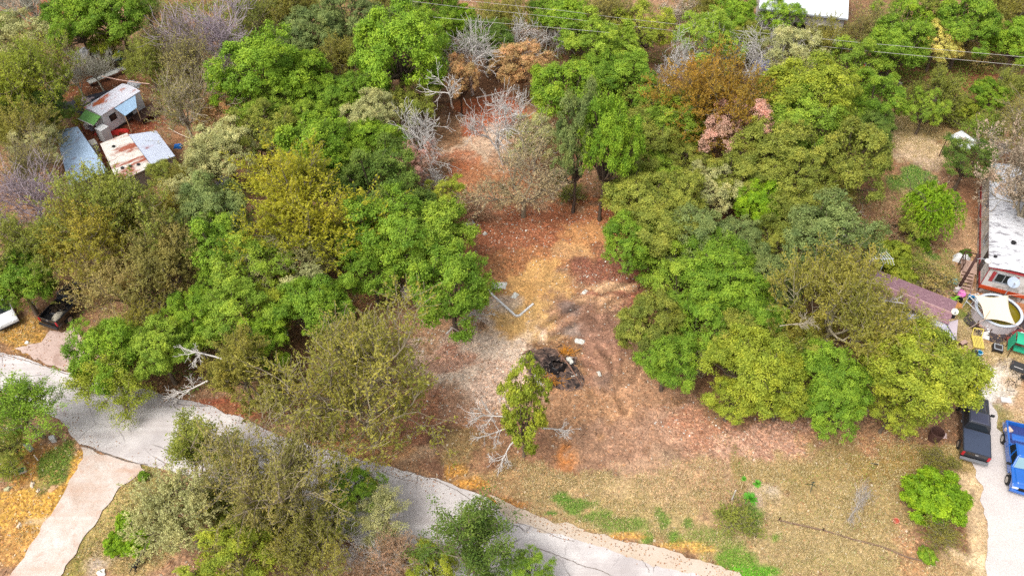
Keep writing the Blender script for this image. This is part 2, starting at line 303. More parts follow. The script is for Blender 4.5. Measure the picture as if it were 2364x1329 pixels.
 (100, 1200, 50, 10, (190, 164, 138), .6, .2, 0, 0), (260, 1190, 60, 60, (178, 148, 86), .85, .3, .2, .8), (220, 1250, 40, 90, (170, 150, 80), .85, .2, .4, .8), (290, 1300, 60, 40, (202, 166, 110), .85, .3, .1, .9), (240, 1300, 36, 34, (190, 172, 160), .8, .2, 0, .1), (330, 1280, 60, 40, (196, 160, 108), .7, .4, .1, .8),
 (275, 1165, 66, 90, (192, 164, 104), .95, .2, .3, .9), (340, 1110, 40, 40, (170, 152, 86), .8, .3, .4, .7), (300, 1280, 70, 60, (206, 172, 118), .9, .2, .1, .9), (560, 950, 90, 24, (150, 84, 58), .8, 1, 0, 0), (460, 930, 60, 12, (160, 70, 56), .6, 1, 0, 0), (760, 1020, 70, 16, (170, 110, 70), .8, 1, 0, 0), (830, 700, 70, 40, (126, 86, 60), .8, .8, 0, 0), (620, 940, 40, 40, (132, 84, 62), .8, .8, 0, 0),
]
wx = (fbm(X * .45, Y * .45, 71, 5) - .5); wy = (fbm(X * .45, Y * .45, 91, 5) - .5); wr = fbm(X * 1.5, Y * 1.5, 131, 5) - .5
for (px, py, hw, hh, c, a, lt, gr, dr) in ZONES:
    p = at(px, py); q = at(px, py - 1); zc = depth(p)
    rx, ry = hw * zc / F_PX * 1.12, hh * abs((q - p).y) * 1.12
    sel = (abs(X - p.x) < rx * 1.8 + 2) & (abs(Y - p.y) < ry * 1.8 + 2)
    if not sel.any(): continue
    mr = min(rx, ry, 3.0)
    d = np.sqrt(((X[sel] - p.x + wx[sel] * mr * 1.9) / rx) ** 2 + ((Y[sel] - p.y + wy[sel] * mr * 1.9) / ry) ** 2) + wr[sel] * .9
    t = np.clip((1.12 - d) / .5, 0, 1); t = t * t * (3 - 2 * t) * a
    col[sel] = col[sel] * (1 - t[:, None]) + S(c) * t[:, None]
    litter[sel] = litter[sel] * (1 - t) + lt * t; grass[sel] = grass[sel] * (1 - t) + gr * t; dry[sel] = dry[sel] * (1 - t) + dr * t
# wheel ruts in the bare soil
def dist_line(pix, sel):
    P = [at(*p) for p in pix]; d = np.full(sel.sum(), 1e9); x, y = X[sel], Y[sel]
    for a, b in zip(P[:-1], P[1:]):
        vx, vy = b.x - a.x, b.y - a.y; L = vx * vx + vy * vy
        t = np.clip(((x - a.x) * vx + (y - a.y) * vy) / L, 0, 1)
        d = np.minimum(d, np.hypot(x - a.x - t * vx, y - a.y - t * vy))
    return d
RUTS = [[(1360, 700), (1352, 730), (1372, 760), (1400, 756), (1412, 735)], [(1376, 690), (1366, 728), (1378, 746), (1398, 742)], [(1400, 720), (1424, 760), (1440, 810), (1436, 850), (1414, 880)], [(1414, 716), (1440, 760), (1456, 812), (1450, 856), (1424, 892)], [(1428, 716), (1460, 770), (1474, 826), (1462, 880)], [(1380, 800), (1410, 830), (1416, 870), (1396, 900)],
        [(1250, 752), (1320, 712), (1400, 672), (1470, 640)], [(1276, 776), (1340, 736), (1420, 690), (1500, 655)], [(1330, 830), (1380, 850), (1420, 900), (1440, 950)], [(1480, 700), (1500, 760), (1490, 830), (1450, 880)]]
sel = (X > at(1180, 900).x) & (X < at(1600, 700).x + 6) & (Y > at(1400, 1110).y) & (Y < at(1400, 620).y)
hz = (n2 - .5) * .10 + (n3 - .5) * .05
ru = np.zeros(sel.sum()); rim = ru.copy()
for r in RUTS:
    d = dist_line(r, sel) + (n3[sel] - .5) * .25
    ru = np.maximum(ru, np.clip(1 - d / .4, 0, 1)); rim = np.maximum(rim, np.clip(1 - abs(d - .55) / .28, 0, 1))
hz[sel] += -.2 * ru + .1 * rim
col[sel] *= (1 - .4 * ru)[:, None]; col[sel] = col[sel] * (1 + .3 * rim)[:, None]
hz += (fbm(X * 5, Y * 5, 201, 2) - .5) * .05 * (litter > .3)
far = (abs(X) > 80) | (Y < 10) | (Y > 112)
hz[far] = 0; hz = hz * (1 - near_paved) - .05 * near_paved - .02
# slight local tone
col *= (0.86 + .28 * n2)[..., None]
nx, ny = X.shape
me = bpy.data.meshes.new('ground')
co = np.stack([X, Y, hz], -1).reshape(-1, 3).astype(np.float32)
idx = np.arange(nx * ny).reshape(nx, ny)
q = np.stack([idx[:-1, :-1], idx[1:, :-1], idx[1:, 1:], idx[:-1, 1:]], -1).reshape(-1, 4)
def fill_mesh(me, co, q):
    k = q.shape[1]
    me.vertices.add(len(co)); me.vertices.foreach_set('co', co.astype(np.float32).ravel())
    me.loops.add(q.size); me.loops.foreach_set('vertex_index', q.astype(np.int32).ravel())
    me.polygons.add(len(q)); me.polygons.foreach_set('loop_start', np.arange(0, q.size, k, dtype=np.int32)); me.polygons.foreach_set('loop_total', np.full(len(q), k, dtype=np.int32))
    me.update(calc_edges=True)
fill_mesh(me, co, q)
def set_attr(me, name, arr, typ, dom='POINT'):
    a = me.attributes.new(name, typ, dom)
    if typ == 'FLOAT': a.data.foreach_set('value', np.ascontiguousarray(arr, np.float32).ravel())
    else: a.data.foreach_set('color', np.concatenate([arr, np.ones(arr.shape[:-1] + (1,))], -1).astype(np.float32).ravel())
set_attr(me, 'soil', col.reshape(-1, 3), 'FLOAT_COLOR'); set_attr(me, 'litter', litter, 'FLOAT'); set_attr(me, 'grass', np.clip(grass + dry * .6, 0, 1), 'FLOAT')
me.polygons.foreach_set('use_smooth', np.ones(len(q), bool))
m, n, l, b, o_ = new_mat('soil_and_leaf_litter')
def attr(n, name): x = n.new('ShaderNodeAttribute'); x.attribute_name = name; return x
v = coords(n, l)
a_s, a_l, a_g = attr(n, 'soil'), attr(n, 'litter'), attr(n, 'grass')
f1, f2, f3 = noise(n, l, v, 1.4, 6, .7), noise(n, l, v, 6, 5, .7), noise(n, l, v, 22, 3, .6)
c1 = mixc(n, l, ramp(n, l, f1, .36, .66), (.72, .72, .73), (1.25, 1.24, 1.22))
cc = mixc(n, l, 1.0, a_s.outputs['Color'], c1, 'MULTIPLY')
c2 = mixc(n, l, ramp(n, l, f2, .3, .7), (.6, .59, .58), (1.42, 1.41, 1.4)); cc = mixc(n, l, 1.0, cc, c2, 'MULTIPLY')
vo = n.new('ShaderNodeTexVoronoi'); vo.inputs['Scale'].default_value = 7.0; vo.inputs['Randomness'].default_value = 1; l.new(v, vo.inputs['Vector'])
sp = n.new('ShaderNodeSeparateColor'); l.new(vo.outputs['Color'], sp.inputs[0])
def math_(n, l, op, a, b_):
    x = n.new('ShaderNodeMath'); x.operation = op
    for i, k in enumerate((a, b_)):
        if isinstance(k, bpy.types.NodeSocket): l.new(k, x.inputs[i])
        else: x.inputs[i].default_value = k
    return x.outputs[0]
light_leaf = math_(n, l, 'MULTIPLY', ramp(n, l, sp.outputs[0], .72, .8), a_l.outputs['Fac'])
dark_leaf = math_(n, l, 'MULTIPLY', ramp(n, l, sp.outputs[1], .7, .8), a_l.outputs['Fac'])
lc = mixc(n, l, 1.0, cc, (1.75, 1.6, 1.5), 'MULTIPLY'); cc = mixc(n, l, math_(n, l, 'MULTIPLY', light_leaf, .75), cc, lc)
dc = mixc(n, l, 1.0, cc, (.55, .45, .42), 'MULTIPLY'); cc = mixc(n, l, math_(n, l, 'MULTIPLY', dark_leaf, .7), cc, dc)
gd = mixc(n, l, 1.0, cc, (.84, .86, .76), 'MULTIPLY'); cc = mixc(n, l, math_(n, l, 'MULTIPLY', ramp(n, l, f3, .5, .68), a_g.outputs['Fac']), cc, gd)
l.new(cc, b.inputs['Base Color']); b.inputs['Roughness'].default_value = .95; b.inputs['Specular IOR Level'].default_value = .15
bump(n, l, math_(n, l, 'ADD', f2, f3), b, .55, .06)
me.materials.append(m)
ground = bpy.data.objects.new('ground', me); C.objects.link(ground); tag(ground, 'reddish soil, leaf litter and dry grass under the wood', 'ground', kind='structure')
def ghz(x, y):
    i = int(np.clip(np.searchsorted(gx, x) - 1, 0, nx - 2)); j = int(np.clip(np.searchsorted(gy, y) - 1, 0, ny - 2))
    u = (x - gx[i]) / (gx[i + 1] - gx[i]); t = (y - gy[j]) / (gy[j + 1] - gy[j])
    return float((hz[i, j] * (1 - u) + hz[i + 1, j] * u) * (1 - t) + (hz[i, j + 1] * (1 - u) + hz[i + 1, j + 1] * u) * t)
def on(px, py):
    p = at(px, py); p.z = ghz(p.x, p.y); return p
# ---------------------------------------------------------------- paved sheets
def sheet(name, poly, z, m, label):
    bm = bmesh.new(); vs = [bm.verts.new((x, y, z)) for x, y in poly]; f = bm.faces.new(vs)
    bmesh.ops.triangulate(bm, faces=[f], ngon_method='EAR_CLIP'); bmesh.ops.recalc_face_normals(bm, faces=bm.faces)
    if sum(f.normal.z for f in bm.faces) < 0: bmesh.ops.reverse_faces(bm, faces=bm.faces)
    me = bpy.data.meshes.new(name); bm.to_mesh(me); bm.free(); me.materials.append(m)
    o = bpy.data.objects.new(name, me); C.objects.link(o); return tag(o, label, name.replace('_', ' '), kind='structure')
def pave_mat(name, a, bcol, stain, ang, streak=.5, crack=.5, speck=.5, k=.8, stain_amt=.62):
    m, n, l, b, o = new_mat(name)
    v = coords(n, l, rot=(0, 0, ang)); vs = coords(n, l, (.07, 1.1, 1), rot=(0, 0, ang))
    base = mixc(n, l, ramp(n, l, noise(n, l, v, .35, 6, .65), .35, .65), lin(a, k), lin(bcol, k))
    st = ramp(n, l, noise(n, l, vs, 1.0, 5, .6, .3), .45, .75)
    base = mixc(n, l, math_(n, l, 'MULTIPLY', st, streak), base, lin(stain, k))
    pt = ramp(n, l, noise(n, l, v, .8, 8, .72, .5), stain_amt, stain_amt + .13); base = mixc(n, l, math_(n, l, 'MULTIPLY', pt, .55), base, lin(stain, k * .85))
    f = noise(n, l, v, 24, 4, .75); base = mixc(n, l, 1.0, base, mixc(n, l, ramp(n, l, f, .3, .72), (1 - speck * .45,) * 3, (1 + speck * .35,) * 3), 'MULTIPLY')
    if crack:
        nd = n.new('ShaderNodeTexNoise'); nd.inputs['Scale'].default_value = .9; nd.inputs['Detail'].default_value = 6; l.new(v, nd.inputs[0])
        mv = n.new('ShaderNodeMix'); mv.data_type = 'VECTOR'; mv.inputs[0].default_value = .28; l.new(v, mv.inputs[4]); l.new(nd.outputs['Color'], mv.inputs[5])
        vo = n.new('ShaderNodeTexVoronoi'); vo.feature = 'DISTANCE_TO_EDGE'; vo.inputs['Scale'].default_value = .42; l.new(mv.outputs[1], vo.inputs['Vector'])
        ck = ramp(n, l, vo.outputs['Distance'], .013, .003); gate = ramp(n, l, noise(n, l, v, .25, 3), .46, .6)
        base = mixc(n, l, math_(n, l, 'MULTIPLY', math_(n, l, 'MULTIPLY', ck, gate), crack), base, lin((105, 95, 92), k))
    l.new(base, b.inputs['Base Color']); b.inputs['Roughness'].default_value = .9; b.inputs['Specular IOR Level'].default_value = .2
    bump(n, l, f, b, .35, .02); return m
ra = (at(1500, 1280) - at(900, 1080)); road_ang = -math.atan2(ra.y, ra.x)
m_road = pave_mat('worn_asphalt', (184, 176, 174), (222, 215, 211), (168, 156, 152), road_ang, .7, .9, .75, k=.92, stain_amt=.58)
m_gravel = pave_mat('pale_gravel', (214, 204, 200), (226, 216, 210), (196, 172, 150), road_ang, .1, 0, 1.0, stain_amt=.6)
m_drive = pave_mat('pink_gravel', (204, 182, 166), (230, 220, 212), (214, 168, 140), 1.0, .6, 0, 1.1, stain_amt=.52)
m_apron = pave_mat('leafy_gravel', (216, 192, 180), (206, 180, 168), (176, 140, 124), .4, .2, 0, 1.0, stain_amt=.5)
m_should = pave_mat('sandy_shoulder', (206, 186, 164), (216, 200, 184), (190, 160, 130), road_ang, .3, 0, .7)
sheet('road', POLY['road'], .0, m_road, 'worn pale asphalt road crossing the lower left corner')
sheet('driveway', POLY['drive'], .012, m_drive, 'pinkish gravel driveway leaving the road at lower left')
sheet('gravel_apron', POLY['apron'], .008, m_apron, 'leaf strewn pinkish gravel apron behind the black pickup')
sheet('gravel_lot', POLY['lot'], -.012, m_gravel, 'pale gravel parking lot under the two pickups at the right edge')
sheet('road_shoulder', POLY['shoulder'], .006, m_should, 'sandy strip between the road and the grass verge')
# long open cracks and broken asphalt edges
m_crack = mat('crack_dirt', (128, 116, 108), .95, .3, 6)
ck = MB(); rng = random.Random(5)
for line, wd in ([((0, 816), (60, 832), (110, 848), (165, 866), (230, 880)), .09], [((186, 1024), (205, 1034), (235, 1043), (262, 1055), (290, 1063), (320, 1069), (345, 1073)), .11], [((930, 1082), (975, 1098), (1010, 1110), (1050, 1128), (1090, 1155), (1130, 1176), (1165, 1192)), .07],
                 [((1190, 1203), (1215, 1212), (1250, 1222), (1290, 1240), (1330, 1250)), .05], [((1235, 1262), (1290, 1282), (1340, 1303), (1390, 1318), (1440, 1340)), .07], [((1480, 1290), (1492, 1304), (1500, 1322)), .05], [((400, 930), (404, 940), (418, 948)), .05], [((880, 1086), (910, 1100), (950, 1112)), .05]):
    P = []
    pts = [at(*p) for p in line]
    for a, b_ in zip(pts[:-1], pts[1:]):
        for k in range(8): q_ = a.lerp(b_, k / 8); P.append((q_.x + rng.uniform(-.035, .035), q_.y + rng.uniform(-.035, .035)))
    for i in range(len(P) - 1):
        (x0, y0), (x1, y1) = P[i], P[i + 1]; L = math.hypot(x1 - x0, y1 - y0) or 1; ux, uy = -(y1 - y0) / L, (x1 - x0) / L
        w0 = wd * .36 * rng.uniform(.5, 1.3); w1 = wd * .36 * rng.uniform(.5, 1.3)
        ck.add([(x0 - ux * w0, y0 - uy * w0, .016), (x0 + ux * w0, y0 + uy * w0, .016), (x1 + ux * w1, y1 + uy * w1, .016), (x1 - ux * w1, y1 - uy * w1, .016)], [(0, 1, 2, 3)])
tag(ck.obj('road_crack', m_crack), 'dirt filled cracks along the asphalt road', 'crack', kind='structure')
# ---------------------------------------------------------------- fallen leaves and grass: nobody could count them
rs = np.random.RandomState(7)
def scatter(n, field, thr=.02):
    fld = (field * (~paved)).ravel().copy(); fld[co[:, 1] > 104] = 0; fld[co[:, 1] < 19] = 0; fld[abs(co[:, 0]) > 72] = 0
    fld[fld < thr] = 0; fld = fld / fld.sum()
    k = rs.choice(len(fld), n, p=fld)
    return k
def flat_quads(x, y, z, L, wd, ang, tilt):
    """small leaf-shaped quads lying on the ground"""
    u = np.stack([np.cos(ang), np.sin(ang), np.sin(tilt)], -1); v = np.stack([-np.sin(ang), np.cos(ang), np.cos(tilt * 3) * .3], -1)
    c = np.stack([x, y, z], -1)
    return np.stack([c - u * L[:, None], c + v * wd[:, None], c + u * L[:, None], c - v * wd[:, None]], 1).reshape(-1, 3)
def col_mat(name, rough=.85, trans=0.0):
    m, n, l, b, o = new_mat(name); a = attr(n, 'leafcol'); l.new(a.outputs['Color'], b.inputs['Base Color']); b.inputs['Roughness'].default_value = rough; b.inputs['Specular IOR Level'].default_value = .2; return m
k = scatter(110000, litter ** 1.5 * np.clip(.2 + n2, 0, 1)); nn = len(k)
x, y = co[k, 0] + rs.uniform(-.2, .2, nn), co[k, 1] + rs.uniform(-.2, .2, nn)
L = rs.uniform(.05, .13, nn)
qv = flat_quads(x, y, co[k, 2] + .035, L, L * rs.uniform(.4, .8, nn), rs.uniform(0, 6.28, nn), rs.uniform(-.5, .5, nn))
pal = np.array([S(c) for c in ((204, 148, 106), (184, 114, 76), (148, 92, 66), (214, 174, 138), (120, 78, 58), (196, 130, 78), (224, 206, 188))])
soilc = col.reshape(-1, 3)[k]
lc_ = pal[rs.randint(0, len(pal), nn)] * .55 + soilc * rs.uniform(.5, 1.6, (nn, 1)) * .45
me = bpy.data.meshes.new('leaf_litter'); fill_mesh(me, qv, np.arange(nn * 4).reshape(-1, 4)); set_attr(me, 'leafcol', np.repeat(np.clip(lc_, 0, .9), 4, 0), 'FLOAT_COLOR'); me.materials.append(col_mat('fallen_leaves'))
o = bpy.data.objects.new('leaf_litter', me); C.objects.link(o); tag(o, 'fallen brown and pinkish leaves strewn over the soil', 'leaf litter', kind='stuff')
ew = np.clip(blur(paved.astype(float), 3), 0, 1); ew = (ew * (1 - ew) * 4) ** 1.5 * paved * np.clip(n2 * 2.4 - .6, 0, 1); ew[(abs(X) > 72) | (Y > 104) | (Y < 17)] = 0
ew = ew * (~inside(POLY['lot'], X, Y)) * (~inside(POLY['drive'], X, Y)); k = rs.choice(ew.size, 4200, p=(ew / ew.sum()).ravel()); nn = len(k); L = rs.uniform(.025, .07, nn)
qv = flat_quads(co[k, 0] + rs.uniform(-.25, .25, nn), co[k, 1] + rs.uniform(-.25, .25, nn), np.full(nn, .03), L, L * rs.uniform(.4, .8, nn), rs.uniform(0, 6.28, nn), rs.uniform(-.3, .3, nn))
me = bpy.data.meshes.new('road_leaves'); fill_mesh(me, qv, np.arange(nn * 4).reshape(-1, 4)); set_attr(me, 'leafcol', np.repeat(pal[rs.randint(0, len(pal), nn)] * rs.uniform(.6, 1.1, (nn, 1)), 4, 0), 'FLOAT_COLOR'); me.materials.append(bpy.data.materials['fallen_leaves'])
o = bpy.data.objects.new('road_leaves', me); C.objects.link(o); tag(o, 'fallen leaves blown along the edges of road and gravel', 'fallen leaves', kind='stuff')
def blades(name, n, field, h0, h1, pal, label, wid=.03):
    k = scatter(n, field); n = len(k)
    x, y, z = co[k, 0] + rs.uniform(-.16, .16, n), co[k, 1] + rs.uniform(-.16, .16, n), co[k, 2]
    a = rs.uniform(0, 6.28, n); h = rs.uniform(h0, h1, n); ln = rs.uniform(.3, 1.2, n) * h; la = rs.uniform(0, 6.28, n)
    p = np.stack([x, y, z - .02], -1); u = np.stack([np.cos(a), np.sin(a), 0 * a], -1) * wid; t = np.stack([np.cos(la) * ln, np.sin(la) * ln, h], -1)
    vv = np.stack([p - u, p + u, p + t * .6 + u * .8, p + t], 1).reshape(-1, 3)
    pc = np.array([S(c) for c in pal])[rs.randint(0, len(pal), n)] * rs.uniform(.75, 1.25, (n, 1))
    me = bpy.data.meshes.new(name); fill_mesh(me, vv, np.arange(n * 4).reshape(-1, 4)); set_attr(me, 'leafcol', np.repeat(pc, 4, 0), 'FLOAT_COLOR'); me.materials.append(col_mat(name + '_blades'))
    o = bpy.data.objects.new(name, me); C.objects.link(o); tag(o, label, name.replace('_', ' '), kind='stuff')
blades('dry_grass', 130000, dry * np.clip(n2 * 2 - .5, 0.05, 1), .05, .2, ((212, 184, 136), (200, 172, 118), (178, 158, 98), (220, 198, 158), (166, 146, 92)), 'short dry tan grass on the verge, lawn and meadow', .02)
blades('green_grass', 26000, grass ** 1.5, .04, .14, ((110, 152, 52), (130, 168, 56), (96, 134, 50), (156, 168, 76), (190, 172, 110)), 'patches of fresh green grass on the verges')
# ================================================================ TREES
def leaf_mat(name, trans=.27):
    m, n, l, b, o = new_mat(name)
    oi = n.new('ShaderNodeObjectInfo'); a = attr(n, 'tint'); v = coords(n, l)
    t = math_(n, l, 'ADD', math_(n, l, 'MULTIPLY', a.outputs['Fac'], .75), math_(n, l, 'MULTIPLY', noise(n, l, v, 2.2, 3, .6), .5))
    h = n.new('ShaderNodeHueSaturation'); l.new(oi.outputs['Color'], h.inputs['Color'])
    l.new(math_(n, l, 'ADD', math_(n, l, 'MULTIPLY', t, -.045), .528), h.inputs['Hue'])
    l.new(math_(n, l, 'ADD', math_(n, l, 'MULTIPLY', t, .95), .42), h.inputs['Value'])
    h.inputs['Saturation'].default_value = 1.06
    l.new(h.outputs[0], b.inputs['Base Color']); b.inputs['Roughness'].default_value = .6; b.inputs['Specular IOR Level'].default_value = .25
    pz = ramp(n, l, noise(n, l, v, 1.5, 4, .65), .5, .72); oc = mixc(n, l, 1.0, h.outputs[0], (1.22, .98, .75), 'MULTIPLY')
    pc = mixc(n, l, math_(n, l, 'MULTIPLY', pz, .6), h.outputs[0], oc); l.new(pc, b.inputs['Base Color'])
    tr = n.new('ShaderNodeBsdfTranslucent'); l.new(pc, tr.inputs['Color'])
    mx = n.new('ShaderNodeMixShader'); mx.inputs[0].default_value = trans; l.new(b.outputs[0], mx.inputs[1]); l.new(tr.outputs[0], mx.inputs[2]); l.new(mx.outputs[0], o.inputs[0])
    return m
def bark_mat(name):
    m, n, l, b, o = new_mat(name); oi = n.new('ShaderNodeObjectInfo'); v = coords(n, l, (1, 1, .3))
    f = noise(n, l, v, 9, 5, .7)
    c = mixc(n, l, 1.0, oi.outputs['Color'], mixc(n, l, ramp(n, l, f, .3, .7), (.6, .58, .56), (1.2, 1.2, 1.2)), 'MULTIPLY')
    l.new(c, b.inputs['Base Color']); b.inputs['Roughness'].default_value = .9; b.inputs['Specular IOR Level'].default_value = .15
    bump(n, l, f, b, .4, .03); return m
LEAF, BARK = leaf_mat('leaves'), bark_mat('bark')
def unit(a): return a / np.maximum(np.linalg.norm(a, axis=-1, keepdims=True), 1e-9)
def tubes(P, Rr, n=4):
    """many limbs at once: P (K, m, 3) centre lines, Rr (K, m) radii"""
    K, m_, _ = P.shape
    T = np.empty_like(P); T[:, 1:-1] = P[:, 2:] - P[:, :-2]; T[:, 0] = P[:, 1] - P[:, 0]; T[:, -1] = P[:, -1] - P[:, -2]; T = unit(T)
    ref = np.tile(np.array([.31, .17, .93]), (K, m_, 1)); bad = abs((T * ref).sum(-1)) > .95; ref[bad] = [1, 0, 0]
    U = unit(np.cross(T, ref)); V = np.cross(T, U)
    a = np.arange(n) * 2 * np.pi / n
    ring = P[:, :, None] + Rr[:, :, None, None] * (U[:, :, None] * np.cos(a)[None, None, :, None] + V[:, :, None] * np.sin(a)[None, None, :, None])
    i = np.arange(K * m_ * n).reshape(K, m_, n)
    f = np.stack([i[:, :-1, :], np.roll(i, -1, 2)[:, :-1, :], np.roll(i, -1, 2)[:, 1:, :], i[:, 1:, :]], -1).reshape(-1, 4)
    return ring.reshape(-1, 3), f
def quads_mesh(name, parts, material, tint=None, smooth=False):
    vs, fs, o = [], [], 0
    for v_, f_ in parts: vs.append(v_); fs.append(f_ + o); o += len(v_)
    me = bpy.data.meshes.new(name); v_ = np.concatenate(vs); f_ = np.concatenate(fs); fill_mesh(me, v_, f_)
    if tint is not None: set_attr(me, 'tint', tint, 'FLOAT', 'FACE')
    if smooth: me.polygons.foreach_set('use_smooth', np.ones(len(f_), bool))
    me.materials.append(material); return me
def leaves(rs, c, nrm, L, wd, axis=None):
    """diamond leaves, slightly folded, centred at c, facing nrm"""
    n = len(c); nrm = unit(nrm)
    if axis is None: axis = rs.randn(n, 3)
    u = unit(axis - (axis * nrm).sum(-1, keepdims=True) * nrm); w = np.cross(nrm, u)
    L = np.broadcast_to(L, (n,))[:, None]; wd = np.broadcast_to(wd, (n,))[:, None]
    v_ = np.stack([c - u * L, c + w * wd - u * L * .1 + nrm * wd * .3, c + u * L, c - w * wd - u * L * .1 + nrm * wd * .3], 1).reshape(-1, 3)
    return v_, np.arange(n * 4).reshape(-1, 4)
def skeleton(rs, kids, L0=.8, spread=.75, ratio=.66, r0=.05, rr=.55, wob=.25, up=.12, m_=5, tmin=.35, lean=(0, 0, 1), rmin=.0035):
    lv = []; start = np.zeros((1, 3)); d = unit(np.array([lean], float)); L = np.array([L0]); r = np.array([r0])
    for lev in range(len(kids) + 1):
        K = len(start); P = np.empty((K, m_, 3)); D = np.empty((K, m_, 3)); P[:, 0] = start; D[:, 0] = d; dd = d.copy()
        for i in range(1, m_):
            dd = unit(dd + rs.randn(K, 3) * wob * (.4 if lev == 0 else 1) + np.array([0, 0, up]) * (lev > 0))
            P[:, i] = P[:, i - 1] + dd * (L / (m_ - 1))[:, None]; D[:, i] = dd
        tp = np.linspace(1, .5 if lev < len(kids) else .35, m_)
        Rr = np.maximum(r[:, None] * tp[None], rmin); lv.append((P, Rr, D))
        if lev == len(kids): break
        k = kids[lev]; pi = np.repeat(np.arange(K), k); t = rs.uniform(tmin if lev else .55, 1.0, len(pi)); t[::k] = 1.0
        x = t * (m_ - 1); i0 = np.minimum(x.astype(int), m_ - 2); fr = (x - i0)[:, None]
        start = P[pi, i0] * (1 - fr) + P[pi, i0 + 1] * fr; pd = D[pi, i0 + 1]
        u = unit(np.cross(pd, rs.randn(len(pi), 3))); a = np.abs(rs.normal(spread, .22, len(pi)))[:, None]; a[::k] *= .35
        d = unit(np.cos(a) * pd + np.sin(a) * u); L = L[pi] * ratio * rs.uniform(.7, 1.25, len(pi)); r = np.maximum(r[pi] * rr * rs.uniform(.75, 1.1, len(pi)), rmin)
    return lv
def fit(lv, height=2.2, rad=1.0, zmin=None):
    """scale so the crown is one unit wide in radius and `height` tall"""
    tip = lv[-1][0].reshape(-1, 3); c = np.median(tip[:, :2], 0)
    rr = np.percentile(np.hypot(*(tip[:, :2] - c).T), 93); sx = rad / rr; sz = height / np.percentile(tip[:, 2], 99)
    out = []
    for P, Rr, D in lv:
        Q = P.copy(); k = np.clip(Q[..., 2:3] / max(1e-6, np.percentile(tip[:, 2], 30)), 0, 1)
        Q[..., :2] = (Q[..., :2] - c * k) * sx; Q[..., 2] *= sz; out.append((Q, Rr, D))
    return out
def proto_oak(seed, n_lobe=22, low=-.25, zc=1.4, rz=.8, leaf=.0215, per=54, sub=27, open_=0.0, squash=1.0):
    """dense crown: lobes, each of many small leaf bunches; limbs run from the trunk to the lobes"""
    rs = np.random.RandomState(seed)
    i = np.arange(n_lobe) + .5; z = 1 - (1 - low) * i / n_lobe; ph = i * 2.39996 + rs.uniform(0, 6)
    rad = np.sqrt(np.maximum(0, 1 - z * z)); d = np.stack([rad * np.cos(ph), rad * np.sin(ph), z], -1) + rs.randn(n_lobe, 3) * .2
    d = unit(d); rl = rs.uniform(.17, .40, n_lobe); dist = (1 - rl * .85) * rs.uniform(.62, 1.22, n_lobe)
    lc = d * dist[:, None] * np.array([1, 1, rz]); lc[:, 2] += zc
    # leaf bunches over each lobe
    K = n_lobe * sub; li = np.repeat(np.arange(n_lobe), sub)
    sd_ = unit(rs.randn(K, 3) + d[li] * .9 + np.array([0, 0, .35])); sc = lc[li] + sd_ * (rl[li] * rs.uniform(.55, 1.08, K))[:, None] * np.array([1, 1, .85])
    if open_: keep = rs.rand(K) > open_; li, sd_, sc = li[keep], sd_[keep], sc[keep]; K = len(sc)
    b = np.repeat(np.arange(K), per); n = len(b)
    c = sc[b] + rs.randn(n, 3) * .043 * np.array([1, 1, .7])
    nr = unit(sd_[b] * .8 + np.array([0, 0, .55]) + rs.randn(n, 3) * .55)
    s = leaf * rs.uniform(.6, 1.25, n)
    tint = np.clip(.5 + rs.randn(n_lobe)[li[b]] * .16 + rs.randn(K)[b] * .18 + rs.randn(n) * .12, 0, 1)
    pv = [leaves(rs, c, nr, s, s * .62)]
    # inner leaves that close the crown
    m2 = int(700 * (1 - open_)); q = unit(rs.randn(m2, 3)); q[:, 2] = abs(q[:, 2]) * .9 - .1; q = q * rs.uniform(.3, .75, (m2, 1)) * np.array([1, 1, rz]); q[:, 2] += zc
    pv.append(leaves(rs, q, rs.randn(m2, 3) + [0, 0, .6], leaf * 1.5, leaf * 1.0)); tint = np.concatenate([tint, np.full(m2, .4)])
    crown = quads_mesh('crown', pv, LEAF, tint)
    fork = np.array([0, 0, zc - rz * .78]); m_ = 6; t = np.linspace(0, 1, m_)[None, :, None]
    P = fork[None, None] * (1 - t) + lc[:, None] * t; P[:, 1:-1] += rs.randn(n_lobe, m_ - 2, 3) * .05; P[..., 2] -= (np.sin(t[..., 0] * np.pi) * .10)
    Rr = np.linspace(.032, .010, m_)[None] * rs.uniform(.7, 1.3, (n_lobe, 1))
    tr = np.stack([np.zeros(6), np.zeros(6), np.linspace(-.03, fork[2] + .05, 6)], -1)[None]; tr[0, 1:-1, :2] += rs.randn(4, 2) * .018
    TR = np.array([[.085, .066, .058, .052, .05, .045]])
    # thin twigs poking through
    k2 = 130; li2 = rs.randint(0, n_lobe, k2); td = unit(rs.randn(k2, 3) + d[li2] * 1.2 + [0, 0, .3]); t4 = np.linspace(0, 1, 4)[None, :, None]
    P2 = lc[li2][:, None] + td[:, None] * t4 * (rl[li2] * rs.uniform(.6, 1.15, k2))[:, None, None]; P2[:, 1:] += rs.randn(k2, 3, 3) * .025
    R2 = np.tile(np.linspace(.008, .0035, 4), (k2, 1))
    trunk = quads_mesh('trunk', [tubes(P, Rr, 5), tubes(P2, R2, 3), tubes(tr, TR, 8)], BARK, smooth=True)
    return trunk, crown
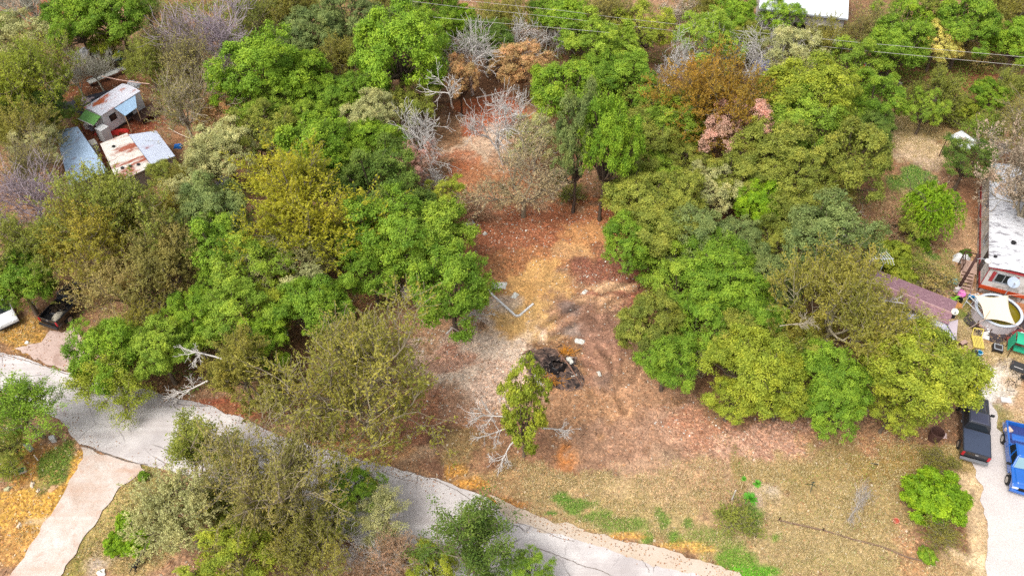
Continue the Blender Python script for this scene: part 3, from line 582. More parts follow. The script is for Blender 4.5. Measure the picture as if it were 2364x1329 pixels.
def proto_twig(seed, kids=(6, 6, 5, 5), leafn=7, Ll=.034, Lw=.011, height=2.2, spread=.72, lean_up=.55, wob=.22, up=.16, rmin=.0032, tmin=.35, thin=1.0, L0=.62):
    """feathery crown: fine twigs with narrow leaves along them"""
    rs = np.random.RandomState(seed)
    lv = fit(skeleton(rs, kids, L0, spread, .74, .05, .56, wob, up, rmin=rmin, tmin=tmin), height)
    wood = [tubes(P, Rr, 7 if i == 0 else (5 if i < 2 else 3)) for i, (P, Rr, D) in enumerate(lv)]
    trunk = quads_mesh('trunk', wood, BARK, smooth=True)
    P, Rr, D = lv[-1]; K, m_, _ = P.shape
    if leafn == 0: return trunk, None
    k = np.repeat(np.arange(K), leafn)
    if thin < 1: k = k[rs.rand(len(k)) < thin]
    n = len(k); x = rs.uniform(.15, 1, n) * (m_ - 1); i0 = np.minimum(x.astype(int), m_ - 2); fr = (x - i0)[:, None]
    c = P[k, i0] * (1 - fr) + P[k, i0 + 1] * fr + rs.randn(n, 3) * .020
    ax = unit(D[k, i0 + 1] * 1.0 + rs.randn(n, 3) * .55 + np.array([0, 0, lean_up * .5])); nr = rs.randn(n, 3) + np.array([0, 0, .9])
    tint = np.clip(.5 + (fbm(c[:, 0] * 2.5 + 5, c[:, 1] * 2.5 + c[:, 2] * 1.7, seed) - .5) * 1.1 + rs.randn(n) * .12, 0, 1)
    s = rs.uniform(.6, 1.3, n); crown = quads_mesh('crown', [leaves(rs, c, nr, Ll * s, Lw * s, ax)], LEAF, tint)
    return trunk, crown
def proto_sparse(seed, kids=(5, 6, 6), per=60, leaf=.022, rad=.07, keep=.92, height=2.2):
    """open oak: forking grey limbs with leaf bunches only at the twig ends"""
    rs = np.random.RandomState(seed)
    lv = fit(skeleton(rs, kids, .7, .85, .7, .06, .6, .30, .10, rmin=.006), height)
    wood = [tubes(P, Rr, 7 if i == 0 else 4) for i, (P, Rr, D) in enumerate(lv)]
    trunk = quads_mesh('trunk', wood, BARK, smooth=True)
    P, Rr, D = lv[-1]; e = np.concatenate([P[:, -1], P[:, 2]]); e = e[rs.rand(len(e)) < keep]; K = len(e)
    b = np.repeat(np.arange(K), per); n = len(b); c = e[b] + rs.randn(n, 3) * rad * np.array([1, 1, .6])
    s = leaf * rs.uniform(.6, 1.25, n); nr = rs.randn(n, 3) * .6 + np.array([0, 0, .8])
    tint = np.clip(.5 + rs.randn(K)[b] * .2 + rs.randn(n) * .12, 0, 1)
    return trunk, quads_mesh('crown', [leaves(rs, c, nr, s, s * .6)], LEAF, tint)
def proto_willow(seed):
    rs = np.random.RandomState(seed); tr, _ = proto_twig(seed, (6, 5), 0)
    K = 330; d = unit(rs.randn(K, 3)); d[:, 2] = abs(d[:, 2]) * .8; d = unit(d); t = np.linspace(0, 1, 6)[None, :, None]
    s0 = d * rs.uniform(.25, .7, (K, 1)) * [1, 1, .8] + [0, 0, 1.5]; hd = d * [1, 1, 0]
    P = s0[:, None] + hd[:, None] * t * .38 + np.array([0, 0, 1.0]) * (.16 * t - .95 * t * t) * rs.uniform(.5, 1.2, (K, 1, 1))
    tw = quads_mesh('trunk', [tubes(P, np.full((K, 6), .004), 3)] , BARK)
    k = np.repeat(np.arange(K), 30); n = len(k); x = rs.uniform(0, 5, n); i0 = np.minimum(x.astype(int), 4); fr = (x - i0)[:, None]
    c = P[k, i0] * (1 - fr) + P[k, i0 + 1] * fr + rs.randn(n, 3) * .02; ax = P[k, i0 + 1] - P[k, i0] + rs.randn(n, 3) * .05
    tint = np.clip(.5 + rs.randn(K)[k] * .2 + rs.randn(n) * .1, 0, 1)
    return tr, quads_mesh('crown', [leaves(rs, c, rs.randn(n, 3) + [0, 0, .8], .045, .014, ax)], LEAF, tint)
PRO = {
 'oak': [proto_oak(100 + i, open_=.10, n_lobe=[26, 32, 24, 30, 28, 34, 22, 30][i], rz=[.8, .72, .9, .76, .85, .7, .95, .8][i], low=[-.3, -.2, -.4, -.25, -.3, -.2, -.45, -.3][i]) for i in range(8)],
 'oakp': [proto_oak(140 + i, n_lobe=24, rz=.8, open_=.32, per=46, leaf=.0205) for i in range(4)],          # looser, paler crowns
 'spar': [proto_sparse(200 + i) for i in range(4)],
 'fea': [proto_twig(300 + i, (7, 6, 6, 5), leafn=30, Ll=.022, Lw=.009, rmin=.0022, L0=.36, spread=.86) for i in range(5)],
 'feb': [proto_twig(330 + i, (7, 6, 5, 5), leafn=17, Ll=.022, Lw=.0085, rmin=.0028, L0=.34, spread=.9) for i in range(4)],                   # half bare
 'bare': [proto_twig(400 + i, (6, 6, 5, 5), leafn=0, up=.2, spread=.66, rmin=.0046, L0=.45) for i in range(4)],
 'barl': [proto_twig(430 + i, (6, 6, 5, 5), leafn=6, up=.2, spread=.7, rmin=.003, Ll=.022, Lw=.008, L0=.4) for i in range(3)],
 'dead': [proto_twig(500 + i, (5, 5, 5, 4), leafn=0, spread=.8, wob=.30, up=.10, rmin=.0054, L0=.5) for i in range(5)],
 'bush': [proto_oak(600 + i, n_lobe=46, low=-.75, zc=.72, rz=.74, per=44, leaf=.036) for i in range(3)],
 'slim': [proto_oak(650, n_lobe=34, low=-.85, zc=1.65, rz=1.35, open_=.35, per=26, leaf=.034)],
 'brsh': [proto_twig(630 + i, (9, 7, 6), leafn=22, height=1.35, spread=.8, up=.05, Ll=.034, Lw=.012, tmin=.1) for i in range(3)],   # loose low brush
 'will': [proto_willow(700)],
}
def _leafc(c):
    Y = .3 * c[0] + .59 * c[1] + .11 * c[2]
    return tuple(min(245, max(0, (v * .84 + Y * .16) * 1.11 + a)) for v, a in zip(c, (12, 3, 0)))
COL = dict(bri=(108, 150, 42), grn=(100, 142, 42), dgr=(80, 114, 44), blu=(102, 128, 70), yel=(138, 146, 38), yg=(126, 148, 46), lime=(108, 152, 34), oli=(120, 126, 50), olb=(128, 130, 66), gold=(132, 134, 46), rust=(140, 118, 44), tan=(158, 150, 86),
           sage=(154, 164, 106), org=(172, 146, 98), pink=(182, 150, 132), gry=(156, 146, 126), pur=(192, 176, 184), wht=(222, 217, 212), pale=(190, 190, 96), olg=(116, 134, 52), mid=(114, 150, 48), brn=(152, 126, 98), lich=(190, 186, 170))
NAMES = dict(oak=('leafy_tree', 'tree', 'dense leafy trees of the wood'), oakp=('leafy_tree', 'tree', 'dense leafy trees of the wood'), spar=('open_tree', 'tree', 'open crowned trees beside the road'), fea=('feathery_tree', 'tree', 'feathery fine leaved trees'), feb=('feathery_tree', 'tree', 'feathery fine leaved trees'),
             bare=('bare_tree', 'tree', 'leafless grey trees'), barl=('bare_tree', 'tree', 'leafless grey trees'), dead=('dead_tree', 'tree', 'dead white trees'), slim=('leafy_tree', 'tree', 'dense leafy trees of the wood'), bush=('bush', 'bush', 'garden and wayside bushes'), brsh=('brush_clump', 'shrub', 'low brush clumps'), will=('drooping_tree', 'tree', None))
ZC = dict(slim=1.65, bush=.72, brsh=.75)
trng = random.Random(42); used = {k: 0 for k in PRO}; N_TREE = 0
def put_tree(kind, cx, cy, w, colour, label, bark=None, base=None, zs=1.0, sq=1.0, cat=None, name=None, rz=None):
    """a tree whose crown shows centred at pixel (cx, cy), w pixels wide; base = pixel of its foot where that shows"""
    if kind in ('oak', 'oakp', 'fea', 'feb') and base is None: w = w * 1.13
    zc0 = ZC.get(kind, 1.4); R = w / 2 / F_PX * 70
    if base is not None:
        p = at(*base); R = w / 2 * depth((p.x, p.y, 5)) / F_PX; lo, hi = .5, 16
        for _ in range(40):
            mm = (lo + hi) / 2
            if pix_y((p.x, p.y, mm)) > cy: lo = mm
            else: hi = mm
        zs = lo / (zc0 * R)
    else:
        for _ in range(6): p = at(cx, cy, zc0 * R * zs); R = w / 2 * depth(p) / F_PX
    i = used[kind]; used[kind] += 1; tr, cr = PRO[kind][i % len(PRO[kind])]
    nm, ct, grp = NAMES[kind]
    o = bpy.data.objects.new(name or nm, None); C.objects.link(o); o.empty_display_size = .5
    o.location = (p.x, p.y, ghz(p.x, p.y)); o.rotation_euler = (0, 0, trng.uniform(0, 6.28) if rz is None else rz); jx = trng.uniform(.88, 1.14); jz = trng.uniform(.9, 1.12) if base is None and kind in ('oak', 'oakp', 'fea') else 1.0; o.scale = (R * jx, R * sq / jx, R * zs * jz)
    tag(o, label, cat or ct, grp)
    c = COL[colour] if isinstance(colour, str) else colour
    lc0 = _leafc(c)
    bk = bark or (c if kind in ('bare', 'dead') else ((150, 138, 118) if kind in ('fea', 'feb', 'barl', 'spar', 'brsh') else (118, 104, 90)))
    for me, part, cc, kk in ((tr, 'trunk', bk, .8), (cr, 'crown', lc0, 1.0)):
        if me is None: continue
        q_ = bpy.data.objects.new(part if not (kind in ('bare', 'dead')) else 'branches', me); C.objects.link(q_); q_.parent = o
        j = trng.uniform(.93, 1.07); L_ = lin(cc, kk * j); q_.color = (min(1, L_[0]), min(1, L_[1]), min(1, L_[2]), 1)
    return o
TREES = [
# ---- top left corner
('bare', 70, 8, 190, 'lich', 'pale leafless tree over reddish soil in the far left corner'),
('oak', 178, 52, 140, 'bri', 'bright green tree beside the leafless corner tree at far left'),
('oak', 270, 40, 150, 'grn', 'darker green twin of the bright green tree at far left'),
('oak', 248, 104, 74, 'yg', 'small yellow green tree in front of the two far left green trees'),
('oakp', 40, 104, 130, 'sage', 'grey green lichen covered tree on the far left edge'),
('oak', 14, 60, 70, 'bri', 'small bright green crown cut by the left edge above the lichen tree'),
('barl', 140, 122, 120, 'tan', 'pinkish tan leafless tree behind the black shade netting', (190, 172, 156)),
('bare', 168, 168, 90, 'lich', 'thin pale leafless tree between the tan tree and the long white trough'),
('bare', 218, 158, 90, 'lich', 'small pale twiggy tree left of the teal box'),
('fea', 54, 196, 190, 'yg', 'yellow green feathery tree left of the black shade netting'),
('oak', 78, 256, 128, 'dgr', 'dark green tree leaning over the left end of the black netting'),
('fea', 18, 232, 140, 'olg', 'olive green feathery tree cut by the left edge below the yellow green one'),
('fea', 36, 302, 140, 'oli', 'olive feathery tree left of the blue grey shed roof'),
('oakp', 88, 352, 104, 'sage', 'grey green tree covering the left side of the blue grey shed roof', (210, 205, 195)),
('barl', 58, 384, 170, 'olb', 'brownish fine twigged tree on the left edge below the blue grey shed', (150, 138, 118)),
('bare', 60, 444, 190, 'pur', 'mauve leafless tree at the left edge below the sheds'),
('bare', 10, 520, 110, 'pur', 'smaller mauve leafless tree cut by the left edge'),
('bare', 492, 66, 220, 'pur', 'large mauve grey leafless tree in the far left woods'),
('bare', 425, 90, 140, 'gry', 'grey leafless tree left of the large mauve one'),
('barl', 372, 52, 130, 'olb', 'olive grey thin leaved tree right of the far left green trees'),
('barl', 430, 150, 200, 'olb', 'big olive grey twiggy tree behind the rusty trailer'),
('barl', 420, 232, 200, 'olb', 'grey tree with pale fanning branches beside the light blue awning', (196, 182, 160)),
('bare', 516, 160, 120, 'lich', 'pale leafless tree below the large mauve one'),
('fea', 340, 140, 100, 'olg', 'small dull green feathery tree by the teal box'),
('feb', 600, 34, 130, 'olg', 'dull green feathery tree at the far edge right of the mauve tree'),
('fea', 668, 36, 120, 'oli', 'olive feathery tree at the far edge left of the wires'),
('bare', 634, 78, 80, 'gry', 'small pinkish grey leafless tree between olive and green crowns'),
('oakp', 560, 96, 90, 'olg', 'small dull green tree right of the mauve tree'),
# ---- upper centre left
('oak', 730, 84, 130, 'blu', 'bluish green tree left of the brown olive crown'),
('oak', 812, 48, 130, 'blu', 'bluish green tree at the far edge, right of the olive one'),
('oak', 676, 136, 110, 'blu', 'bluish green tree above the large bright green crown'),
('oak', 616, 178, 180, 'bri', 'large bright green tree right of the olive grey woods'),
('oakp', 592, 192, 56, 'yel', 'yellow tuft of a crown on the large bright green tree'),
('oak', 700, 196, 130, 'bri', 'bright green tree right of the yellow tufted one'),
('oak', 570, 236, 120, 'bri', 'bright green tree at the left tip of the green wood'),
('fea', 804, 136, 120, 'oli', 'brown olive feathery tree sunk among bright green crowns'),
('oakp', 640, 246, 130, 'mid', 'loose green tree below the large bright green one'),
('oakp', 502, 282, 84, 'org', 'yellowish tan tree at the left tip of the green wood', (190, 160, 120)),
('oakp', 520, 340, 150, 'sage', 'grey green loose tree right of the grey shed roof'),
('oakp', 610, 312, 130, 'olg', 'olive green loose tree between the sheds and the mustard tree'),
('oak', 690, 290, 110, 'mid', 'mid green tree above the bright green one behind the mustard tree'),
('oak', 736, 342, 190, 'bri', 'bright green tree directly behind the mustard yellow tree'),
('oak', 760, 232, 120, 'grn', 'green tree left of the round green crowns'),
('oak', 850, 214, 120, 'grn', 'green tree above the pale green loose crowns'),
('oak', 920, 128, 200, 'bri', 'large bright green tree left of the dead white trees at the back'),
('oak', 985, 170, 110, 'grn', 'green tree leaning on the left dead white tree at the back'),
('oakp', 866, 272, 140, 'sage', 'pale green loose tree left of the big dead white tree'),
('oakp', 950, 246, 110, 'olg', 'dull green loose tree behind the big dead white tree'),
('oak', 820, 330, 130, 'bri', 'bright green tree right of the one behind the mustard tree'),
('oak', 890, 344, 110, 'grn', 'green tree left of the orange leaves under the dead white tree'),
('fea', 890, 26, 100, 'oli', 'olive feathery tree at the far edge left of the wires crossing'),
('oak', 944, 58, 100, 'blu', 'pale bluish green tree at the far edge below the first wire'),
('oak', 1004, 34, 110, 'grn', 'green tree at the far edge under the wires'),
('oak', 1066, 58, 76, 'lime', 'small lime green tree under the wires'),
('oak', 1010, 84, 90, 'bri', 'bright green tree behind the left dead white tree'),
('oak', 1124, 96, 110, 'dgr', 'dark green tree between the two dead white trees at the back'),
('fea', 1164, 40, 130, 'oli', 'olive feathery tree crossed by the lower wire'),
('dead', 1088, 122, 165, 'wht', 'dead white tree leftmost of those at the back of the clearing'),
('dead', 1210, 92, 130, 'wht', 'dead white tree just behind the tan leaved tree'),
('dead', 1290, 88, 76, 'wht', 'narrow dead white tree right of the tan leaved tree'),
('oakp', 1204, 158, 122, 'org', 'tan orange leaved tree at the back of the clearing', (150, 120, 90)),
# ---- upper right
('oak', 1268, 34, 100, 'grn', 'green tree at the far edge under the three wires'),
('oak', 1322, 62, 110, 'bri', 'bright green tree behind the narrow dead white tree'),
('fea', 1400, 24, 140, 'olb', 'olive brown feathery tree at the far edge beyond the wires'),
('oak', 1376, 104, 130, 'mid', 'mid green tree right of the narrow dead white tree'),
('oakp', 1482, 60, 130, 'yg', 'yellow green loose tree just under the wires near the middle'),
('barl', 1566, 28, 90, 'lich', 'pale leafless tree at the far edge right of the yellow green one'),
('oak', 1440, 130, 110, 'mid', 'mid green tree left of the large dead white tree'),
('oak', 1306, 210, 160, 'bri', 'bright green tree on the right of the far clearing, below the tan one'),
('oak', 1386, 176, 110, 'grn', 'green tree behind the one with a bare trunk'),
('oak', 1446, 196, 150, 'grn', 'green tree with a dark trunk on bare soil, left of the gold tree', (70, 56, 48), (1446, 280)),
('dead', 1562, 140, 140, 'wht', 'large dead white tree left of the gold tree'),
('oak', 1500, 240, 100, 'olg', 'small olive green tree left of the gold tree'),
('oakp', 1640, 84, 150, 'mid', 'green tree with pale branches behind the gold tree', (210, 205, 190)),
('oak', 1692, 38, 100, 'bri', 'bright green tree left of the white building'),
('fea', 1640, 14, 100, 'oli', 'olive feathery tree at the far edge left of the white building'),
('oakp', 1800, 44, 92, 'bri', 'bright green tree in front of the white building'),
('barl', 1932, 36, 70, 'gry', 'thin grey leafless tree in front of the white building', (120, 110, 104)),
('fea', 1888, 112, 130, 'oli', 'dark olive feathery tree below the white building'),
('oak', 1724, 92, 80, 'olg', 'olive green tree below the left end of the white building'),
('dead', 1770, 84, 84, 'wht', 'dead white tree standing below the left end of the white building'),
('dead', 1736, 130, 140, 'wht', 'dead white tree over the blue tarp behind the gold tree'),
('oakp', 1830, 136, 140, 'sage', 'grey green tree with white twigs right of the blue tarp', (222, 216, 208)),
('dead', 1866, 136, 110, 'wht', 'dead white tree right of the grey green one'),
('feb', 2016, 74, 130, 'olb', 'olive brown tree right of the white building'),
('oak', 2080, 50, 120, 'bri', 'bright green tree at the far edge right of the olive brown tree'),
('oak', 2066, 120, 130, 'grn', 'green tree under the two right-hand wires'),
('oakp', 2164, 100, 100, 'pale', 'pale yellow green tree under the two right-hand wires'),
('oak', 2234, 60, 140, 'grn', 'green tree right of the pale yellow green one'),
('fea', 2292, 78, 110, 'tan', 'tan feathery tree near the right end of the wires'),
('oak', 2346, 108, 110, 'bri', 'bright green tree on the right edge below the wires'),
('oakp', 2146, 16, 130, 'olg', 'olive green loose tree at the far edge above the pale yellow tree'),
('fea', 2326, 22, 130, 'oli', 'olive feathery tree in the far right corner'),
('oak', 1964, 150, 130, 'mid', 'mid green tree left of the red and white awning'),
('fea', 1664, 216, 240, 'rust', 'big golden feathery tree behind the pinkish tree'),
('fea', 1600, 268, 120, 'rust', 'smaller golden feathery tree at the left foot of the big golden one'),
('barl', 1640, 118, 90, 'sage', 'grey twiggy crown behind the golden tree', (196, 190, 180)),
('oakp', 1696, 316, 146, 'pink', 'pinkish red leaved tree in front of the golden one', (206, 170, 160)),
('oak', 1856, 214, 180, 'yg', 'yellow green tree right of the golden tree'),
('oak', 1844, 290, 170, 'mid', 'mid green tree right of the pinkish tree'),
('oak', 1784, 352, 170, 'olg', 'olive green tree below the pinkish tree'),
('oak', 2022, 230, 120, 'grn', 'green tree left of the tan meadow, in front of the red awning'),
('oak', 2014, 288, 100, 'dgr', 'dark green tree on the left border of the tan meadow'),
('oakp', 1950, 250, 100, 'mid', 'loose green tree between two dense ones left of the meadow'),
('oak', 1972, 374, 172, 'olg', 'large olive green tree on the lower left border of the meadow'),
('fea', 1930, 440, 110, 'oli', 'olive feathery tree under the large olive green one'),
('fea', 2180, 210, 100, 'olg', 'dull green brush tree on the far border of the meadow'),
('oakp', 2140, 250, 90, 'mid', 'small green tree at the far left corner of the meadow'),
('oak', 2290, 216, 80, 'bri', 'small bright green tree beyond the carport'),
('oakp', 2226, 250, 60, 'yg', 'small yellow green bush like tree beyond the meadow'),
('fea', 2340, 200, 90, 'olg', 'dull green feathery tree on the right edge beyond the carport'),
('fea', 2280, 300, 80, 'mid', 'light green feathery tree behind the white carport'),
('oakp', 2236, 372, 110, 'dgr', 'dark green tree growing against the front of the white carport'),
('dead', 2308, 346, 86, 'wht', 'dead white tree at the far end of the mobile home'),
('feb', 2416, 430, 250, 'gry', 'grey brown twiggy tree hanging over the mobile home roof', (170, 158, 136)),
('feb', 2372, 300, 150, 'olb', 'brownish twiggy tree on the right edge above the mobile home', (170, 158, 136)),
('will', 2158, 478, 160, 'lime', 'bright lime drooping tree left of the mobile home'),
('oakp', 2120, 520, 90, 'olg', 'small olive green tree left of the lime drooping one'),
# ---- centre of the clearing
('dead', 978, 318, 180, 'wht', 'big dead white tree over orange leaves on the left of the clearing'),
('oakp', 960, 372, 100, 'pink', 'orange brown leaved small tree under the big dead white one', (190, 150, 130)),
('dead', 992, 424, 64, 'wht', 'small dead white tree in front of the big one left of the clearing'),
('dead', 1160, 280, 180, 'wht', 'dead white tree over the bright orange soil'),
('barl', 1202, 408, 270, (150, 142, 104), 'wide grey olive half bare tree standing in the clearing', (164, 152, 130), (1208, 500)),
('oakp', 1236, 322, 120, 'sage', 'pale grey green tree right of the dead one over orange soil', (200, 194, 184)),
('oak', 1306, 330, 120, 'blu', 'bluish green tree on a bare trunk, left of two at the clearing edge', (92, 80, 70), (1323, 490)),
('oak', 1388, 338, 140, 'bri', 'bright green tree on a bare trunk, right of two at the clearing edge', (96, 82, 70), (1384, 508)),
('oakp', 1060, 186, 86, 'org', 'sparse orange brown tree with a bare trunk at the back left of the clearing', (84, 66, 54), (1067, 268)),
('oak', 1470, 352, 150, 'olg', 'olive green tree right of the two bare trunked ones'),
('oak', 1562, 290, 130, 'mid', 'mid green tree below the small golden one'),
('oakp', 1570, 368, 120, 'olg', 'loose olive tree left of the pinkish tree'),
('oak', 880, 420, 180, 'dgr', 'dark green tree right of the mustard yellow tree'),
('oakp', 1030, 460, 90, 'yg', 'small yellow green tree on the left edge of the clearing'),
('oak', 800, 430, 110, 'dgr', 'dark green tree touching the right side of the mustard tree'),
# ---- left wood
('fea', 696, 478, 290, 'yel', 'large mustard yellow feathery tree in the left wood'),
('fea', 268, 486, 226, 'olg', 'wide olive green feathery tree just below the sheds'),
('fea', 424, 424, 104, 'oli', 'olive feathery tree in front of the grey shed roof'),
('oakp', 384, 408, 80, 'olg', 'small olive tree in front of the right end of the pale grey shed roof'),
('oakp', 440, 452, 110, 'sage', 'grey green tree left of the forked dark trunk'),
('spar', 508, 372, 120, 'sage', 'sparse tree on a forked dark trunk over the small white roof', (72, 62, 56), (513, 455)),
('oak', 490, 492, 160, 'blu', 'bluish green tree left of the mustard yellow tree'),
('fea', 66, 560, 190, 'olg', 'olive green feathery tree above the black pickup'),
('oak', 38, 652, 140, 'grn', 'green tree hanging over the white car and the black pickup'),
('fea', 220, 540, 210, 'gold', 'golden feathery tree, largest of the golden group in the left wood'),
('fea', 344, 500, 160, 'gold', 'orange gold feathery tree at the top of the golden group'),
('fea', 374, 600, 190, 'olb', 'tan olive feathery tree on the right of the golden group'),
('feb', 276, 652, 160, 'tan', 'tan gold half bare tree above the black pickup', (170, 150, 116)),
('oak', 506, 586, 150, 'grn', 'green tree right of the golden group'),
('oakp', 580, 640, 170, 'mid', 'loose mid green tree below the mustard yellow tree'),
('oakp', 668, 604, 170, 'sage', 'grey green loose tree below the right half of the mustard tree'),
('oak', 768, 560, 100, 'olg', 'olive green tree between mustard tree and large green crown'),
('oak', 900, 552, 200, 'grn', 'large green tree on the left edge of the clearing'),
('oak', 1000, 570, 170, 'mid', 'mid green tree overhanging the clearing on the left'),
('oak', 860, 630, 140, 'grn', 'green tree below the large one left of the clearing'),
('oak', 940, 480, 130, 'dgr', 'dark green tree behind the large one left of the clearing'),
('oak', 1046, 682, 190, 'grn', 'green tree beside the upper end of the white pipe'),
('oak', 448, 738, 130, 'bri', 'bright green tree below the golden group'),
('oak', 560, 736, 150, 'mid', 'mid green tree right of the bright green one below the golden group'),
('oakp', 640, 706, 130, 'yg', 'yellow green loose tree with pale twigs in the left wood', (204, 196, 180)),
('oak', 720, 716, 150, 'grn', 'green tree left of the dark gap in the left wood'),
('oakp', 500, 668, 110, 'grn', 'loose green tree right of the tan olive one'),
('feb', 324, 754, 130, 'gold', 'small brownish gold tree below the tan gold one'),
('oak', 248, 820, 156, 'bri', 'bright green tree at the roadside right of the black pickup'),
('oak', 372, 818, 140, 'mid', 'green tree left of the white fallen branch above the road'),
('spar', 250, 880, 170, 'yg', 'sparse yellow green tree reaching over the road', (150, 136, 110)),
('fea', 548, 850, 180, 'oli', 'olive feathery tree at the roadside right of the white branches'),
('oak', 610, 790, 120, 'bri', 'bright green tree above the roadside olive tree'),
('fea', 300, 826, 90, 'olb', 'small brown olive tree between two roadside green trees'),
('feb', 830, 880, 340, 'oli', 'broad olive half bare tree between road and burnt pile', (176, 162, 136)),
('fea', 820, 800, 180, 'olb', 'brown olive feathery tree behind the broad half bare one'),
# ---- right wood
('oak', 1476, 470, 160, 'olg', 'olive green tree at the right edge of the clearing'),
('oak', 1456, 556, 130, 'grn', 'green tree overhanging the right edge of the clearing'),
('oak', 1520, 530, 160, 'olg', 'olive green tree just inside the right edge of the clearing'),
('oak', 1540, 600, 150, 'grn', 'green tree with its dark trunk by the reddish right corner of the clearing', (74, 60, 50), (1512, 642)),
('oak', 1660, 610, 140, 'grn', 'green tree behind the heart of the right wood'),
('oakp', 1500, 400, 120, 'mid', 'loose green tree between the bare trunks and the right wood'),
('oak', 1840, 500, 130, 'olg', 'olive green tree behind the large grey green one'),
('oak', 1700, 790, 130, 'olg', 'olive green tree squeezed behind the front yellow green tree'),
('oak', 1860, 830, 120, 'olg', 'olive green tree right of the front yellow green tree'),
('oak', 1560, 470, 140, 'olg', 'olive green tree behind the one at the right clearing edge'),
('oakp', 1640, 440, 120, 'sage', 'grey green tree over rusty leaves in the right wood'),
('oak', 1700, 420, 130, 'olg', 'olive green tree left of the lime topped one'),
('oak', 1746, 478, 110, 'lime', 'lime topped tree in the middle of the right wood'),
('oak', 1840, 420, 150, 'olg', 'olive green tree right of the lime topped one'),
('oakp', 1610, 560, 150, 'blu', 'bluish grey green tree in the right wood'),
('oak', 1700, 560, 130, 'blu', 'bluish green tree below the lime topped one'),
('oak', 1900, 566, 190, 'blu', 'large grey green tree left of the television aerial'),
('oakp', 1790, 560, 110, 'olg', 'olive loose tree left of the large grey green one'),
('oak', 1780, 650, 140, 'blu', 'bluish green tree left of the olive gold tree'),
('oak', 1580, 650, 150, 'mid', 'mid green tree by the tyre tracks'),
('oak', 1664, 672, 160, 'grn', 'green tree in the heart of the right wood'),
('oak', 1730, 740, 150, 'grn', 'green tree left of the lower olive gold branches'),
('oak', 1500, 752, 140, 'olg', 'olive green tree nearest the curved tyre tracks'),
('oak', 1620, 756, 140, 'grn', 'green tree above the yellow green one'),
('fea', 1944, 700, 262, 'oli', 'broad olive gold tree with pale branches left of the shingle house', (190, 178, 150)),
('fea', 1850, 760, 130, 'gold', 'smaller golden olive tree left of the broad olive gold one'),
('spar', 2040, 740, 130, 'oli', 'sparse olive tree over the left end of the shingle roof', (180, 170, 150)),
('oak', 1740, 848, 190, 'yg', 'yellow green tree at the front of the right wood'),
('oak', 1810, 910, 130, 'yg', 'lower yellow green tree in front of the right wood'),
('barl', 1606, 836, 110, 'sage', 'grey twiggy tree at the front edge of the right wood', (176, 166, 146)),
('oak', 1540, 840, 130, 'grn', 'green tree in front of the curved tyre tracks'),
('oak', 1690, 920, 110, 'yg', 'small yellow green tree over the pinkish leaves'),
('oak', 1926, 880, 160, 'grn', 'green tree between the yellow green trees of the front yard'),
('oak', 1920, 950, 130, 'grn', 'lower green tree at the back of the dry lawn'),
('oak', 2120, 880, 220, 'yg', 'large yellow green tree beside the black pickup at right'),
('oakp', 2060, 950, 110, 'yg', 'lower yellow green crown at the back of the dry lawn'),
('spar', 2130, 772, 110, 'sage', 'sparse grey green tree over the grey shingle roof', (190, 184, 170)),
('dead', 1944, 524, 100, 'wht', 'dead white tree above the large grey green one'),
# ---- front
('spar', 48, 940, 180, 'grn', 'open green tree at the left edge of the road'),
('oakp', 20, 1020, 90, 'olg', 'low olive green tree at the left edge below the road'),
('spar', 466, 1046, 220, 'olg', 'open grey green tree at the junction of road and driveway'),
('feb', 640, 1110, 300, 'olb', 'broad olive brown half bare tree on the near side of the road', (176, 162, 140)),
('fea', 410, 1190, 210, 'sage', 'grey green feathery tree right of the driveway'),
('oak', 540, 1290, 180, 'yg', 'yellow green tree on the bottom edge near the black dog'),
('feb', 700, 1270, 200, 'oli', 'olive half bare tree on the bottom edge', (176, 162, 140)),
('oakp', 820, 1130, 120, 'grn', 'green loose tree on the near road edge'),
('spar', 880, 1190, 130, 'sage', 'pale sparse tree on the near road edge', (200, 192, 176)),
('dead', 830, 1270, 130, 'wht', 'dead white tree on the bottom edge'),
('feb', 910, 1280, 130, 'brn', 'brown half bare tree on the bottom edge beside the dead one', (190, 178, 160)),
('spar', 1096, 1250, 240, 'dgr', 'open dark green tree on the bottom edge over the road'),
('oakp', 1000, 1310, 110, 'yg', 'yellow green loose crown at the bottom edge left of the open green one'),
('oakp', 1224, 1322, 110, 'grn', 'low green tree on the bottom edge right of the open one'),
('fea', 560, 1176, 150, 'olg', 'dull green feathery tree in the thicket on the near side of the road'),
('fea', 650, 1226, 160, 'oli', 'olive feathery tree in front of the broad half bare one near the bottom edge'),
('oakp', 764, 1190, 120, 'olg', 'olive loose tree right of the broad half bare one near the bottom edge'),
('bush', 2160, 1148, 138, 'lime', 'round lime green bush beside the gravel lot'),
('brsh', 2176, 1230, 100, 'oli', 'loose olive bush in front of the round lime bush'),
('bush', 2142, 1282, 40, 'bri', 'small bright green bush at the near end of the timber edging'),
('dead', 1990, 1152, 74, 'lich', 'small dead grey sapling on the dry lawn', (214, 206, 198), (1958, 1200)),
('brsh', 1694, 1196, 110, 'olg', 'olive green bush beside the white post on the verge'),
('brsh', 2176, 1064, 80, 'oli', 'low olive bush behind the black pickup'),
('bush', 296, 1212, 66, 'lime', 'bright green bush right of the driveway, upper of three'),
('bush', 272, 1254, 60, 'lime', 'bright green bush right of the driveway, left of three'),
('bush', 322, 1250, 62, 'lime', 'bright green bush right of the driveway, right of three'),
('brsh', 22, 1082, 76, 'yg', 'yellowish brush at the left edge near the utility boxes'),
('bush', 330, 1098, 26, 'grn', 'tiny green bush at the mouth of the driveway'),
# ---- brush of the right yard and meadow border
('bush', 2062, 596, 90, 'yg', 'yellow green bush left of the dry grass by the aerial'),
('brsh', 2120, 620, 90, 'olg', 'dull green brush behind the brown shingle roof'),
